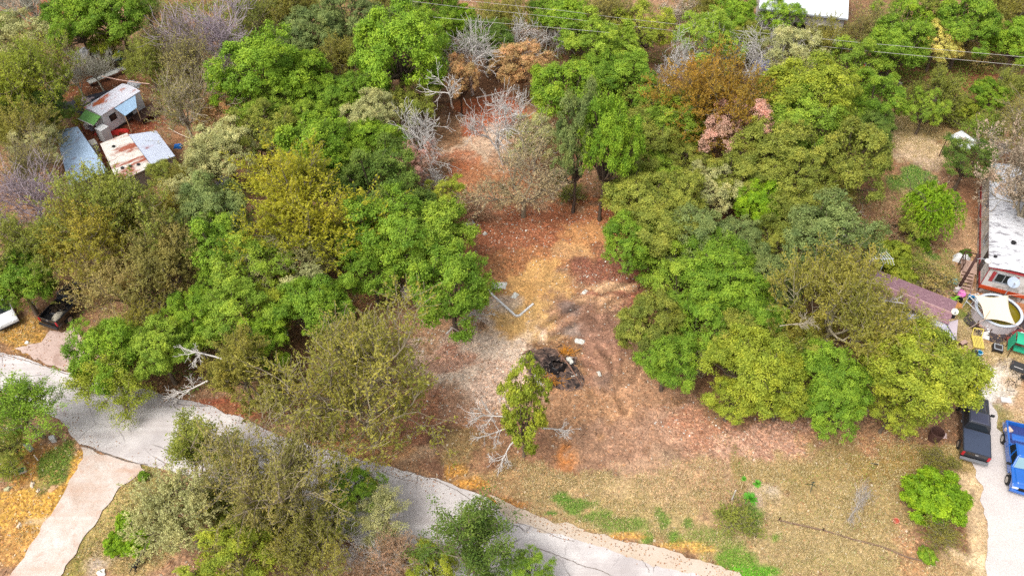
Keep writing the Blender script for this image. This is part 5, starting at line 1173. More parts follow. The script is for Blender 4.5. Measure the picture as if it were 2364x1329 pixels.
for k in range(2): mb = MB(); mb.box((0, .25 - k * .3, .42 - k * .2), (1.1, .28, .04)); mb.obj('tread', WOODP, q)
mb = MB(); mb.box((-.52, 0, .22), (.05, .7, .44)); mb.box((.52, 0, .22), (.05, .7, .44)); mb.obj('side_board', WOODD, q)
# ---------------------------------------------------------------- pickups and car
def arch(poly, cx, z, rad, n=8):
    return [(cx + rad * math.cos(math.pi - k * math.pi / n), z + rad * math.sin(math.pi - k * math.pi / n)) for k in range(n + 1)]
def paint(name, rgb, k=.8):
    if name in _M: return _M[name]
    m, n, l, b, o = new_mat(name); v = coords(n, l); f = noise(n, l, v, 1.2, 5, .7); c = lin(rgb, k)
    l.new(mixc(n, l, f, [x * .82 for x in c], [min(1, x * 1.12) for x in c]), b.inputs['Base Color'])
    b.inputs['Roughness'].default_value = .34; b.inputs['Coat Weight'].default_value = .6; b.inputs['Coat Roughness'].default_value = .12; _M[name] = m; return m
TYRE = mat('tyre_rubber', (30, 29, 30), .9, .3, 9); RIM = mat('wheel_rim', (196, 190, 180), .35, .15, 6, metallic=.5)
CHROME = mat('bumper_chrome', (206, 208, 212), .22, .08, 3, metallic=.7); LAMPR = mat('tail_lamp', (196, 40, 50), .25); LAMPW = mat('head_lamp', (226, 230, 232), .2)
def pickup(p, q, name, label, pm, roofm=None, bedm=None, cover=None, bumper=None, grp='parked pickup trucks', glassm=None, hoodm=None):
    """p: rear ground point, q: front ground point"""
    d = q - p; c = (p + q) / 2; t = thing(name, label, 'pickup truck', (c.x, c.y, 0), math.atan2(d.y, d.x), grp); gl = glassm or GLASS
    hw = .96; wx, fx, wr = -1.62, 1.92, .39
    side = [(-2.75, .55)] + arch(None, wx, .5, .5) + arch(None, fx, .5, .5) + [(2.78, .5), (2.84, .75), (2.8, 1.0), (2.6, 1.10), (1.25, 1.2), (-.62, 1.2), (-.62, .85), (-2.75, .85)]
    mb = MB(); k = len(side); vs = [(x, -hw, z) for x, z in side] + [(x, hw, z) for x, z in side]
    mb.add(vs, [tuple(range(k)), tuple(range(k, 2 * k))[::-1]] + [(i, k + i, k + (i + 1) % k, (i + 1) % k) for i in range(k)]); mb.obj('body', pm, t, bevel=.06)
    if hoodm is not None or True:
        mb = MB(); mb.grid(lambda u, v: (1.22 + u * 1.4, (v - .5) * 1.6 * (1 - .12 * u), 1.205 - .075 * u + .05 * math.sin(math.pi * v) - .03 * u * u), 6, 8); mb.obj('hood', hoodm or pm, t, solid=.03, smooth=True)
    bw = MB()
    for s in (-1, 1): bw.box((-1.7, s * (hw - .06), 1.03), (2.1, .12, .4))
    bw.box((-.69, 0, 1.03), (.1, 2 * hw - .24, .4)); bw.obj('bed_wall', pm, t, bevel=.03)
    tg = MB(); tg.box((-2.71, 0, 1.0), (.09, 2 * hw - .1, .5)); tg = tg.obj('tailgate', pm, t, bevel=.03); hd = MB(); hd.box((-2.77, 0, 1.12), (.03, .22, .07)); hd.obj('handle', CHROME, tg)
    fl = MB(); fl.box((-1.7, 0, .87), (1.94, 2 * hw - .24, .03))
    for kk in range(9): fl.box((-1.7, -.72 + kk * .18, .895), (1.9, .06, .02))
    for s in (-1, 1): fl.box((wx, s * .72, .97), (.7, .2, .2))
    fl.obj('bed_floor', bedm or BLACKP, t)
    if cover is not None: cv = MB(); cv.grid(lambda u, v: (-2.68 + u * 1.98, (v - .5) * 1.76, 1.245 + .02 * math.sin(math.pi * v)), 6, 6); cv.obj('bed_cover', cover, t, solid=.04)
    # cab
    bot = [(-.6, -hw + .03), (1.35, -hw + .03), (1.35, hw - .03), (-.6, hw - .03)]; top = [(-.42, -.74), (.72, -.72), (.72, .72), (-.42, .74)]
    def cab(x, y, z):  # interpolate cab surface
        return (x, y, z)
    mb = MB(); vs = [(x, y, 1.18) for x, y in bot] + [(x, y, 1.80) for x, y in top]; mb.add(vs, [(0, 3, 2, 1), (4, 5, 6, 7), (0, 1, 5, 4), (1, 2, 6, 5), (2, 3, 7, 6), (3, 0, 4, 7)]); mb.obj('cab', pm, t, bevel=.05)
    rm = MB(); rm.grid(lambda u, v: (-.36 + u * 1.04, (v - .5) * 1.36, 1.812 + .035 * math.sin(math.pi * v) * math.sin(math.pi * (u * .8 + .1))), 8, 8); rm.obj('roof', roofm or pm, t, solid=.02, smooth=True)
    V = Vector
    def panel(q, nm, mm, off, shrink):
        q = [V(x) for x in q]; c = sum(q, V()) / 4; nrm = (q[1] - q[0]).cross(q[3] - q[0]).normalized()
        if nrm.dot(c - V((.3, 0, 1.4))) < 0: nrm = -nrm
        g = MB(); g.slab([c + (x - c) * shrink + nrm * off for x in q], .02); return g.obj(nm, mm, t)
    b_ = [V((x, y, 1.18)) for x, y in bot]; tp = [V((x, y, 1.80)) for x, y in top]
    panel([b_[1], b_[2], tp[2], tp[1]], 'windshield', gl, .012, .88); panel([b_[3], b_[0], tp[0], tp[3]], 'rear_window', GLASS, .012, .8)
    for s, (i, j) in ((-1, (0, 1)), (1, (3, 2))):
        for u0, u1 in ((.05, .48), (.52, .95)):
            Q = [b_[i].lerp(b_[j], u0), b_[i].lerp(b_[j], u1), tp[i].lerp(tp[j], min(.95, u1)), tp[i].lerp(tp[j], max(.05, u0))]; panel(Q, 'side_window', GLASS, .014, .86)
        mr = MB(); mr.box((1.12, s * (hw + .16), 1.24), (.14, .28, .18)); mr.obj('mirror', BLACKP, t, bevel=.03)
        hh = MB(); hh.box((.05, s * (hw + .02), 1.0), (.2, .03, .05)); hh.box((.95, s * (hw + .02), 1.0), (.2, .03, .05)); hh.obj('door_handle', CHROME, t)
        tl = MB(); tl.box((-2.74, s * (hw - .1), .98), (.1, .18, .42)); tl.obj('taillight', LAMPR, t, bevel=.02)
        hl = MB(); hl.box((2.76, s * .72, .88), (.14, .42, .2)); hl.obj('headlight', LAMPW, t, bevel=.03)
        for x in (wx, fx):
            M = Matrix.Translation((x, s * (hw - .1), wr)) @ Matrix.Rotation(R_(90), 4, 'X')
            w_ = MB(); w_.lathe([(wr * .62, -.13), (wr * .94, -.13), (wr, -.08), (wr, .08), (wr * .94, .13), (wr * .62, .13)], 22, m=M); w_ = w_.obj('wheel', TYRE, t)
            ri = MB(); ri.lathe([(wr * .6, -.135), (wr * .52, -.1), (.1, -.12), (.1, .12), (wr * .52, .1), (wr * .6, .135)], 18, m=M)
            for a in range(5): aa = a * math.tau / 5; ri.box((x + .13 * math.cos(aa), s * (hw - .1), wr + .13 * math.sin(aa)), (.2, .262, .06), m=Matrix.Rotation(-aa, 4, 'Y'))
            ri.obj('rim', RIM, w_)
    bp = MB(); bp.box((-2.9, 0, .58), (.2, 1.9, .2)); bp.obj('rear_bumper', bumper or CHROME, t, bevel=.04)
    bp = MB(); bp.grid(lambda u, v: (2.84 + .1 * math.sin(math.pi * v), (v - .5) * 1.96, .42 + u * .28), 3, 8); bp.obj('front_bumper', bumper or pm, t, solid=.08, smooth=True)
    gr = MB(); gr.box((2.84, 0, .86), (.06, 1.0, .22)); [gr.box((2.875, 0, .79 + .05 * i), (.02, 1.0, .015)) for i in range(4)]; gr.obj('grille', BLACKP, t)
    return t
def along(p, q, length):
    d = (q - p).normalized(); c = (p + q) / 2; return c - d * length / 2, c + d * length / 2
BLACKC = paint('black_car_paint', (34, 36, 44)); SLATE = paint('slate_roof_paint', (58, 60, 82)); BLUEC = paint('bright_blue_paint', (30, 104, 196)); NAVY = paint('navy_side_paint', (26, 34, 84))
a_, b2 = at(2253, 1038, 1.0), at(2252, 926, 1.1); a_.z = b2.z = 0
pa, pb_ = along(a_, b2, 5.7)
tk = pickup(pa, pb_, 'pickup_truck', 'black pickup with a slate bed cover parked against the yellow green tree', BLACKC, SLATE, BLACKP, mat('slate_cover', (62, 72, 94), .6, .1, 3), bumper=mat('grey_bumper', (120, 122, 126), .4, .1))
# blue pickup, nose to the viewer; its right-hand wheels show
w0, w1 = at(2312, 1024), at(2321, 1108); d = (w1 - w0).normalized(); nrm = Vector((-d.y, d.x, 0))
if nrm.x < 0: nrm = -nrm
c = (w0 + w1) / 2 + nrm * .9 - d * .15
pickup(c - d * 2.8, c + d * 2.8, 'pickup_truck', 'bright blue pickup facing the viewer on the gravel at the right edge', BLUEC, BLUEC, mat('blue_bed', (52, 66, 128), .5, .2, 4), None, glassm=glass_dark('sky_glass', (120, 150, 160)))
bx = at(2328, 993, 1.0); mb = MB(); mb.box((0, 0, .12), (.42, .4, .24)); mb.box((0, 0, .245), (.05, .4, .012)); o = mb.obj('cardboard_box', mat('cardboard', (214, 186, 166), .85, .1)); o.location = (bx.x, bx.y, .92); o.rotation_euler.z = .3; tag(o, 'cardboard box in the rear corner of the blue pickup bed', 'box')
# black pickup at the left, tailgate towards the road
e0, e1 = at(108, 743, 1.05), at(141, 706, 1.15); e0.z = e1.z = 0; d = (e1 - e0).normalized()
tk2 = pickup(e0, e0 + d * 5.7, 'pickup_truck', 'black pickup with an open loaded bed half under the golden tree at left', paint('black_paint_two', (26, 26, 30)), None, BLACKP, None, bumper=DARK)
tm = Matrix.Translation(tk2.location) @ tk2.rotation_euler.to_matrix().to_4x4()
pt = tm @ Vector((-1.95, -.3, .9)); mb = MB(); mb.grid(lambda u, v: ((u - .5) * 1.3, (v - .5) * .62, .03 + .22 * math.sin(math.pi * u) * math.sin(math.pi * v) + .07 * math.sin(9 * u + 4 * v)), 16, 10)
o = mb.obj('tarp', mat('pale_tarp', (176, 168, 150), .8, .2, 5, dirt=(60, 56, 46), dirt_amt=.5, dirt_scale=2), None, smooth=True, solid=.02); o.location = pt; o.rotation_euler.z = tk2.rotation_euler.z; tag(o, 'crumpled pale tarp lying in the left black pickup bed', 'tarp')
pt = tm @ Vector((-1.3, .25, .9)); mb = MB(); rr_ = random.Random(8)
for k in range(60): a = Vector((rr_.uniform(-.5, .5), rr_.uniform(-.5, .4), rr_.uniform(.02, .35))); mb.bar(a, a + Vector((rr_.uniform(-.4, .4), rr_.uniform(-.4, .4), rr_.uniform(-.05, .15))), .02, .02)
o = mb.obj('brush_load', mat('brush_twigs', (96, 78, 58), .9, .3)); o.location = pt; tag(o, 'heap of brown brush in the left black pickup bed', 'brush')
# white car at the left edge
e0, e1 = at(20, 752, .5), at(-8, 700, .9); e0.z = e1.z = 0; d = (e1 - e0).normalized(); cc = e0 + d * 2.2
wc = thing('white_car', 'white car under the tree at the left edge, only its nose showing', 'car', (cc.x, cc.y, 0), math.atan2(-d.y, -d.x))
side = [(-2.15, .4)] + arch(None, -1.35, .34, .38) + arch(None, 1.35, .34, .38) + [(2.1, .35), (2.2, .55), (2.1, .78), (1.0, .95), (-1.5, .98), (-2.1, .9)]
WP = paint('white_car_paint', (226, 226, 226)); k = len(side); mb = MB()
mb.add([(x, -.88, z) for x, z in side] + [(x, .88, z) for x, z in side], [tuple(range(k)), tuple(range(k, 2 * k))[::-1]] + [(i, k + i, k + (i + 1) % k, (i + 1) % k) for i in range(k)]); mb.obj('body', WP, wc, bevel=.07)
mb = MB(); bot = [(-1.6, -.8), (1.0, -.8), (1.0, .8), (-1.6, .8)]; top = [(-.9, -.6), (.2, -.6), (.2, .6), (-.9, .6)]
mb.add([(x, y, .94) for x, y in bot] + [(x, y, 1.42) for x, y in top], [(0, 1, 5, 4), (1, 2, 6, 5), (2, 3, 7, 6), (3, 0, 4, 7), (4, 5, 6, 7)]); mb.obj('windows', GLASS, wc, bevel=.04)
mb = MB(); mb.grid(lambda u, v: (-.95 + u * 1.2, (v - .5) * 1.26, 1.43 + .03 * math.sin(math.pi * v)), 5, 5); mb.obj('roof', WP, wc, solid=.02)
for s in (-1, 1):
    for x in (-1.35, 1.35):
        M = Matrix.Translation((x, s * .8, .32)) @ Matrix.Rotation(R_(90), 4, 'X'); w_ = MB(); w_.lathe([(.2, -.1), (.31, -.1), (.32, 0), (.31, .1), (.2, .1)], 18, m=M); w_ = w_.obj('wheel', TYRE, wc)
        ri = MB(); ri.lathe([(.19, -.105), (.05, -.09), (.05, .09), (.19, .105)], 14, m=M); ri.obj('rim', RIM, w_)
    hl = MB(); hl.box((2.1, s * .6, .68), (.14, .36, .14)); hl.obj('headlight', LAMPW, wc, bevel=.03)
mb = MB(); mb.box((2.17, 0, .42), (.1, 1.7, .16)); mb.obj('bumper', BLACKP, wc, bevel=.03)
# ---------------------------------------------------------------- carport
Cc = [at(2189.6, 315, 2.5), at(2220, 301, 2.5), at(2262, 331, 2.4), at(2231, 349, 2.4)]
cp = thing('carport', 'white flat roofed carport on posts at the far right meadow', 'carport', (Cc[0].x, Cc[0].y, 0)); o0 = Vector((Cc[0].x, Cc[0].y, 0))
mb = MB(); mb.slab([p - o0 for p in Cc], .08); mb.obj('roof', sheet_metal('white_sheet', (234, 236, 238), (190, 190, 190), .2, 3), cp)
for p in Cc: mb = MB(); t = p - o0; mb.tube([(t.x, t.y, 0), (t.x, t.y, t.z - .05)], .05, 6); mb.obj('post', WOODD, cp)
mb = MB(); mb.bar(Cc[0] - o0 - Vector((0, 0, .14)), Cc[3] - o0 - Vector((0, 0, .14)), .06, .1); mb.bar(Cc[1] - o0 - Vector((0, 0, .14)), Cc[2] - o0 - Vector((0, 0, .14)), .06, .1); mb.obj('beam', WOODD, cp)
# meadow fence posts
for k, (px, py, hh) in enumerate(((2102, 262, 1.4), (2196, 295, 1.5), (2089, 540, 1.9), (1690, 1152, 1.3))):
    p = on(px, py); pm = (mat('white_post', (220, 214, 206), .6) if k in (2, 3) else WOODD); mb = MB(); mb.tube([(0, 0, -.1), (0, 0, hh), (.01, 0, hh + .02)], [.06, .05, .03], 8); o = mb.obj('post', pm); o.name = 'fence_post'; o.location = p
    tag(o, ['dark post at the far left border of the meadow', 'dark post just left of the carport', 'white post left of the lime drooping tree', 'white post in the grass beside the olive roadside bush'][k], 'post', 'single fence posts')
# ---------------------------------------------------------------- white building at the far edge
z_ = 4.2; e0, e1 = at(1752, 20, z_), at(1958, 44, z_)
wb, L = frame_thing('metal_building', 'long white metal roofed building at the far edge behind the trees', 'building', e0, e1)
bl = (e1 - e0).length
mb = MB(); mb.slab([(0, 0, z_), (bl, 0, z_), (bl, 6.5, z_ + 1.3), (0, 6.5, z_ + 1.3)], .1); mb.slab([(0, 6.5, z_ + 1.305), (bl, 6.5, z_ + 1.305), (bl, 13, z_), (0, 13, z_)], .1); mb.obj('roof', sheet_metal('bright_roof', (240, 244, 248), (200, 200, 200), .15, 3, 0), wb)
mb = MB(); mb.box((bl / 2, 6.5, 2.05), (bl - .5, 12.4, 4.1)); mb.obj('wall', mat('grey_siding', (186, 180, 176), .7, .1, 2), wb)
mb = MB(); mb.box((bl / 2, -.03, z_ - .08), (bl, .06, .2)); mb.obj('gutter', STEEL, wb)
for x in (.25, .5, .78): mb = MB(); mb.box((bl * x, .27, 2.4), (1.6, .06, 1.2)); f_ = mb.obj('window', WHITE, wb); mb = MB(); mb.box((bl * x, .235, 2.4), (1.4, .02, 1.0)); mb.obj('pane', GLASS, f_)
mb = MB(); mb.box((bl * .9, .0, 1.1), (2.4, 1.2, .1)); mb.box((bl * .9, -.55, 1.6), (2.4, .06, .9)); mb.obj('porch', WHITE, wb)
# ---------------------------------------------------------------- the sheds at the left
zt = 2.5
t0, t1 = at(233.6, 266, zt), at(313, 216, zt); tb = at(205, 255, zt)
tr_, L = frame_thing('old_trailer', 'old grey trailer with rusty roof, green awning and light blue awning', 'trailer', t0, t1)
TL = (t1 - t0).length + .5; b_ = L(tb); TWd = 2.6
TROOF = sheet_metal('rusty_trailer_roof', (216, 216, 226), (176, 88, 48), .85, 3.0, 0, rust_scale=.6, stretch=(.7, 1, 1))
mb = MB(); mb.grid(lambda u, v: (-.08 + u * (TL + .16), -.08 + v * (TWd + .16), zt + .16 * math.sin(math.pi * v)), 12, 8); mb.obj('roof', TROOF, tr_, solid=.05)
def siding(name, rgb, s=2.6):
    m, n, l, b, o = new_mat(name); v = coords(n, l); w = n.new('ShaderNodeTexWave'); w.bands_direction = 'Z'; w.inputs['Scale'].default_value = s; l.new(v, w.inputs[0])
    c = mixc(n, l, ramp(n, l, w.outputs['Fac'], .1, .3), lin(rgb, .62), lin(rgb, .95)); c = mixc(n, l, ramp(n, l, noise(n, l, v, 1.3, 6, .7), .55, .8), c, lin((186, 180, 178), .8)); l.new(c, b.inputs['Base Color']); b.inputs['Roughness'].default_value = .7; bump(n, l, w.outputs['Fac'], b, .4, .03); return m
SID = siding('trailer_siding', (236, 236, 240))
mb = MB(); mb.box((TL / 2, TWd / 2, 1.4), (TL, TWd, 2.15)); mb.obj('wall', SID, tr_)
mb = MB(); mb.box((TL / 2, TWd / 2, .3), (TL - .3, TWd - .3, .6)); mb.obj('skirting', mat('trailer_skirt', (90, 76, 70), .9), tr_)
mb = MB(); mb.box((1.1, -.02, 1.6), (.8, .05, .7)); f_ = mb.obj('window', DARK, tr_); mb = MB(); mb.box((1.1, -.05, 1.6), (.66, .02, .56)); mb.obj('pane', GLASS, f_)
mb = MB(); mb.box((2.9, -.02, 1.25), (.9, .05, 1.7)); mb.obj('door', mat('trailer_door', (60, 58, 66), .6), tr_)
q = [L(at(*p)) for p in ((264.4, 250, 2.42), (312, 218, 2.42), (316, 248.5, 2.05), (289, 267.6, 2.05))]
mb = MB(); mb.slab(q, .05); aw = mb.obj('blue_awning', CORRB, tr_)
for k in (2, 3): mb = MB(); mb.tube([(q[k].x * .98, q[k].y, 0), (q[k].x * .98, q[k].y, q[k].z - .05)], .05, 6); mb.obj('awning_post', LUMBER, aw)
q = [L(at(*p)) for p in ((197.4, 253.4, 2.4), (232.6, 268.5, 2.4), (215, 290.6, 2.0), (180, 275, 2.0))]
mb = MB(); mb.slab(q, .05); aw = mb.obj('green_awning', sheet_metal('green_roof', (112, 168, 84), (120, 110, 60), .35, 3.5, 0), tr_)
mb = MB(); mb.bar(q[2], q[3], .06, .12); mb.obj('awning_edge', WHITE, aw)
for k in (2, 3): mb = MB(); mb.tube([(q[k].x, q[k].y, 0), (q[k].x, q[k].y, q[k].z - .05)], .05, 6); mb.obj('awning_post', WOODD, aw)
mb = MB(); mb.box((4.3, -1.0, .55), (3.0, 1.7, .1)); mb.box((4.3, -1.85, .75), (3.0, .08, .2)); mb.obj('porch_deck', WOODD, tr_)
def shed(px4, z4, name, label, roofm, wallm, cat='shed', vents=0, thick=.08):
    P = [at(px, py, z) for (px, py), z in zip(px4, z4)]
    s, L = frame_thing(name, label, cat, P[0], P[1], 'metal roofed sheds in the left woods'); Q = [L(p) for p in P]
    mb = MB(); mb.slab(Q, thick); rf_ = mb.obj('roof', roofm, s)
    cx = sum(p.x for p in Q) / 4; cy = sum(p.y for p in Q) / 4
    W4 = [Vector((cx + (p.x - cx) * .93, cy + (p.y - cy) * .93, p.z - .12)) for p in Q]
    mb = MB(); mb.add([(p.x, p.y, 0) for p in W4] + [tuple(p) for p in W4], [(0, 1, 2, 3), (4, 5, 6, 7), (0, 1, 5, 4), (1, 2, 6, 5), (2, 3, 7, 6), (3, 0, 4, 7)]); mb.obj('wall', wallm, s)
    for k in range(vents):
        u, v = ((.28, .76), (.5, .8), (.72, .84), (.36, .2))[k]; p = Q[0].lerp(Q[1], u).lerp(Q[3].lerp(Q[2], u), v); g = MB(); g.lathe([(.16, -.05), (.16, .12), (.05, .14)], 12, p); g.obj('roof_vent', DARK, rf_)
    return s
SHW = siding('shed_wall', (150, 140, 134), 2)
shed([(127, 301.5), (179, 292.5), (250, 396), (160, 430)], (2.3, 2.3, 2.1, 2.1), 'metal_shed', 'shed with long light blue grey metal roof at far left', sheet_metal('blue_grey_roof', (172, 196, 222), (140, 120, 120), .42, 3.4, 0, rust_scale=.8), SHW)
shed([(231, 332), (293, 307), (350, 384), (272, 420)], (2.4, 2.4, 2.2, 2.2), 'metal_shed', 'shed with rusty white ribbed roof left of the grey roofed one', CORRW, SHW, vents=4)
shed([(296, 311), (361, 302), (404, 360), (348, 380)], (2.3, 2.3, 2.1, 2.1), 'metal_shed', 'shed with pale grey roof joined to the rusty white one', CORRG, SHW)
shed([(471, 384), (496, 367), (507, 378), (497, 393)], (2.4, 2.4, 2.3, 2.3), 'lean_to', 'small white roofed lean-to behind the forked dark trunk, upper of two', sheet_metal('lean_white', (216, 222, 236), (150, 140, 140), .3, 4), SHW, 'lean-to')
shed([(502, 410), (530, 400), (520, 440), (496, 432)], (2.2, 2.2, 2.0, 2.0), 'lean_to', 'small white ribbed lean-to roof behind the forked dark trunk, lower of two', sheet_metal('lean_pale', (222, 214, 222), (176, 140, 130), .3, 4), SHW, 'lean-to')
def boxy(px, py, sz, m, name, label, cat, rz=0.0, lid=None, z0=None, bevel=.02):
    p = on(px, py); q = thing(name, label, cat, (p.x, p.y, p.z), rz); mb = MB(); mb.box((0, 0, sz[2] / 2), sz); mb.obj('body', m, q, bevel=bevel)
    mb = MB(); mb.box((0, 0, sz[2] + .03), (sz[0] * 1.04, sz[1] * 1.04, .06)); mb.obj('lid', lid or m, q, bevel=.015); return q
TK_ = boxy(241, 305, (.95, .95, 1.5), mat('tank_white', (236, 236, 236), .45, .05), 'water_tank', 'white square water tank under the green awning', 'tank', .5)
tmx = Matrix.Translation(tr_.location) @ tr_.rotation_euler.to_matrix().to_4x4(); q_ = tmx @ Vector((-.7, -.35, 0)); TK_.location = (q_.x, q_.y, 0); TK_.rotation_euler.z = tr_.rotation_euler.z
def heap(px, py, w, d, h, m, name, label, cat, seed=0, group=None, rz=0.0, z=0.0):
    p = on(px, py); mb = MB(); s1 = seed * 3.1
    def fn(u, v):
        e = max(0, 1 - (2 * u - 1) ** 4) * max(0, 1 - (2 * v - 1) ** 4); nz = float(fbm(np.array([u * 4 + s1]), np.array([v * 4 + s1]), seed)[0]); k = .78 + .4 * nz
        return ((u - .5) * w * k, (v - .5) * d * k, .02 + h * e * (.2 + 1.3 * nz))
    mb.grid(fn, 16, 16); o = mb.obj(name, m, None, solid=.015); o.location = (p.x, p.y, p.z + z); o.rotation_euler.z = rz; return tag(o, label, cat, group)
heap(250, 306, 2.6, 1.0, .3, mat('red_tarp', (200, 40, 28), .7, .2, 4), 'red_tarp', 'crumpled bright red tarp in front of the white water tank', 'tarp', 2)
heap(282, 303, 1.5, .6, .25, mat('red_tarp', (200, 40, 28)), 'red_tarp', 'small scrap of red tarp right of the white water tank', 'tarp', 4)
heap(222, 236, 4.6, 3.4, .5, mat('black_net', (40, 40, 50), .9, .25, 3), 'shade_netting', 'black shade netting on the ground behind the rusty trailer', 'netting', 5, rz=.5)
heap(172, 247, 4.2, 2.0, .4, mat('black_net', (40, 40, 50)), 'shade_netting', 'smaller black netting left of the rusty trailer', 'netting', 6)
heap(204, 240, 1.7, 1.4, .7, mat('grey_heap', (176, 158, 160), .85, .25, 4), 'scrap_heap', 'greyish scrap heap between the two black nettings', 'scrap', 7)
heap(198, 130, 2.6, 1.5, .8, mat('grey_white_tarp', (200, 200, 206), .7, .2, 3, dirt=(110, 110, 110)), 'white_tarp', 'grey white tarp heap under the pale trees at far left', 'tarp', 8, rz=.4)
heap(283, 262, 1.2, .8, .7, mat('blue_tarp', (40, 120, 206), .6, .15), 'blue_tarp', 'blue tarp under the light blue awning', 'tarp', 9)
boxy(271, 136, (1.0, .8, .7), mat('teal_plastic', (70, 150, 160), .5), 'cooler', 'teal box with pale lid beyond the trailer', 'cooler', .4, mat('pale_lid', (190, 226, 234), .4))
p0, p1 = at(206, 192, .6), at(290, 158, .6); q = thing('long_trough', 'long white metal trough lying behind the rusty trailer', 'trough', (p0.x, p0.y, 0), math.atan2(p1.y - p0.y, p1.x - p0.x)); ln = (p1 - p0).length
mb = MB(); mb.slab([(0, 0, .5), (ln, 0, .5), (ln, .5, .62), (0, .5, .62)], .05); mb.box((ln / 2, .6, .56), (ln, .05, .3)); mb.obj('sheet', sheet_metal('trough_white', (214, 214, 208), (130, 110, 100), .4, 2), q)
mb = MB(); [mb.box((ln * t, .3, .22), (.3, .5, .44)) for t in (.05, .5, .95)]; mb.obj('support', WOODD, q)
heap(308, 197, 1.6, 1.2, .4, mat('grey_white_tarp', (200, 200, 206)), 'white_sheeting', 'grey white sheeting at the far end of the rusty trailer', 'sheeting', 12)
def barrel(px, py, rad, h, m, name, label, cat, rimm=None, z=0.0, handle=True):
    p = on(px, py); q = thing(name, label, cat, (p.x, p.y, p.z + z)); mb = MB(); mb.lathe([(rad * .82, 0), (rad, h * .98), (rad, h), (rad * .9, h), (rad * .78, h * .15), (.001, h * .15)], 20); mb.obj('body', m, q, smooth=False)
    if rimm is not None: mb = MB(); mb.lathe([(rad * 1.0, h - .03), (rad * 1.08, h - .02), (rad * 1.08, h + .02), (rad * .9, h + .02)], 20, cap=False); mb.obj('rim', rimm, q)
    return q
barrel(214, 300, .3, .6, mat('grey_bin', (150, 146, 160), .6), 'barrel', 'grey barrel under the green awning', 'barrel')
boxy(205, 296, (.6, .5, .5), mat('pale_box', (214, 206, 200), .6), 'pale_crate', 'pale crate left of the grey barrel', 'crate')
boxy(222, 345, (1.0, .6, .9), mat('cream_box', (222, 214, 200), .6), 'air_conditioner', 'cream air conditioner unit between the blue grey and the rusty roofs', 'air conditioner', -.9)
boxy(484, 409, (.7, .7, .9), mat('dark_bin', (84, 70, 72), .6), 'trash_bin', 'dark bin left of the forked dark trunk', 'bin')
boxy(507, 287, (.6, .6, .9), mat('pale_bin', (206, 204, 196), .6), 'pale_bin', 'pale bin right of the grey fanning tree', 'bin', .3) if False else None
boxy(425, 286, (.5, .5, .9), mat('pale_bin', (206, 204, 196), .6), 'pale_bin', 'pale bin right of the grey fanning tree by the sheds', 'bin', .3)
heap(412, 340, .8, .6, .4, mat('blue_tarp', (40, 120, 206)), 'blue_sack', 'small blue sack right of the pale grey shed roof', 'sack', 14)
mb = MB(); w_ = [at(470, 295, 1.0), at(425, 305, .9), at(392, 296, .8), at(330, 300, .7)]; 
mb.tube([at(389, 296, .5), at(415, 310, .5), at(437, 319, .4), at(470, 320, .4)], .035, 6); o = mb.obj('white_hose', mat('hose', (226, 206, 190), .6)); tag(o, 'pale hose on the ground right of the pale grey shed', 'hose')
mb = MB(); mb.tube([at(235, 176, 2.6), at(270, 184, 3.2), at(310, 190, 3.6), at(345, 194, 3.8)], .04, 6); o = mb.obj('service_wire', mat('pink_wire', (216, 176, 160), .6)); tag(o, 'pale service wire above the rusty trailer', 'wire')
# ---------------------------------------------------------------- power lines
def wire(name, pts, label):
    P = [at(*p) for p in pts]; mb = MB(); K = []
    for a, b in zip(P[:-1], P[1:]): K += [a.lerp(b, t / 10) for t in range(10)]
    K.append(P[-1]); mb.tube(K, .017, 5); o = mb.obj(name, mat('wire_aluminium', (190, 184, 178), .4, .1)); tag(o, label, 'power line', 'power lines along the far edge')
wire('power_line', [(820, -22, 9.5), (1078, 2, 8.6), (1298, 25, 7.8), (1447, 44, 7.0), (1700, 71, 6.2), (1980, 98, 7.2), (2364, 132, 9), (2560, 150, 9.6)], 'upper overhead wire, running the whole way across the far edge')
wire('power_line', [(820, -10, 8.8), (949, 3, 8.4), (1078, 19, 7.9), (1274, 39, 7.1), (1460, 61, 6.3), (1700, 87, 5.4), (1980, 116, 6.4), (2364, 152, 8.2), (2560, 172, 8.8)], 'middle overhead wire, just below the upper one')
wire('power_line', [(1000, 40, 7.2), (1122, 51, 7), (1217, 59, 6.9), (1320, 68, 7.0), (1420, 77, 7.2)], 'short lower overhead wire above the tan tree at the back')
# television aerial on its mast
ap = at(2038, 597, 7.0); q = thing('tv_aerial', 'old television aerial on a mast above the olive gold tree', 'aerial', (ap.x, ap.y, 0)); mb = MB(); mb.tube([(.25, 0, 0), (.25, 0, 7.0)], .03, 6); mb.obj('mast', STEEL, q)
mb = MB(); mb.tube([(-.85, 0, 7.0), (.85, 0, 7.0)], .035, 6); mb.obj('boom', STEEL, q)
for k in range(8):
    mb = MB(); hl = .25 + .07 * k if k > 2 else .22; sl_ = .35 if k > 3 else .0; x = -.75 + k * .21; mb.tube([(x - sl_ * hl, hl, 7.03), (x, 0, 7.03), (x - sl_ * hl * .3, -hl, 7.03)], .018, 5); mb.obj('element', ALU, q)
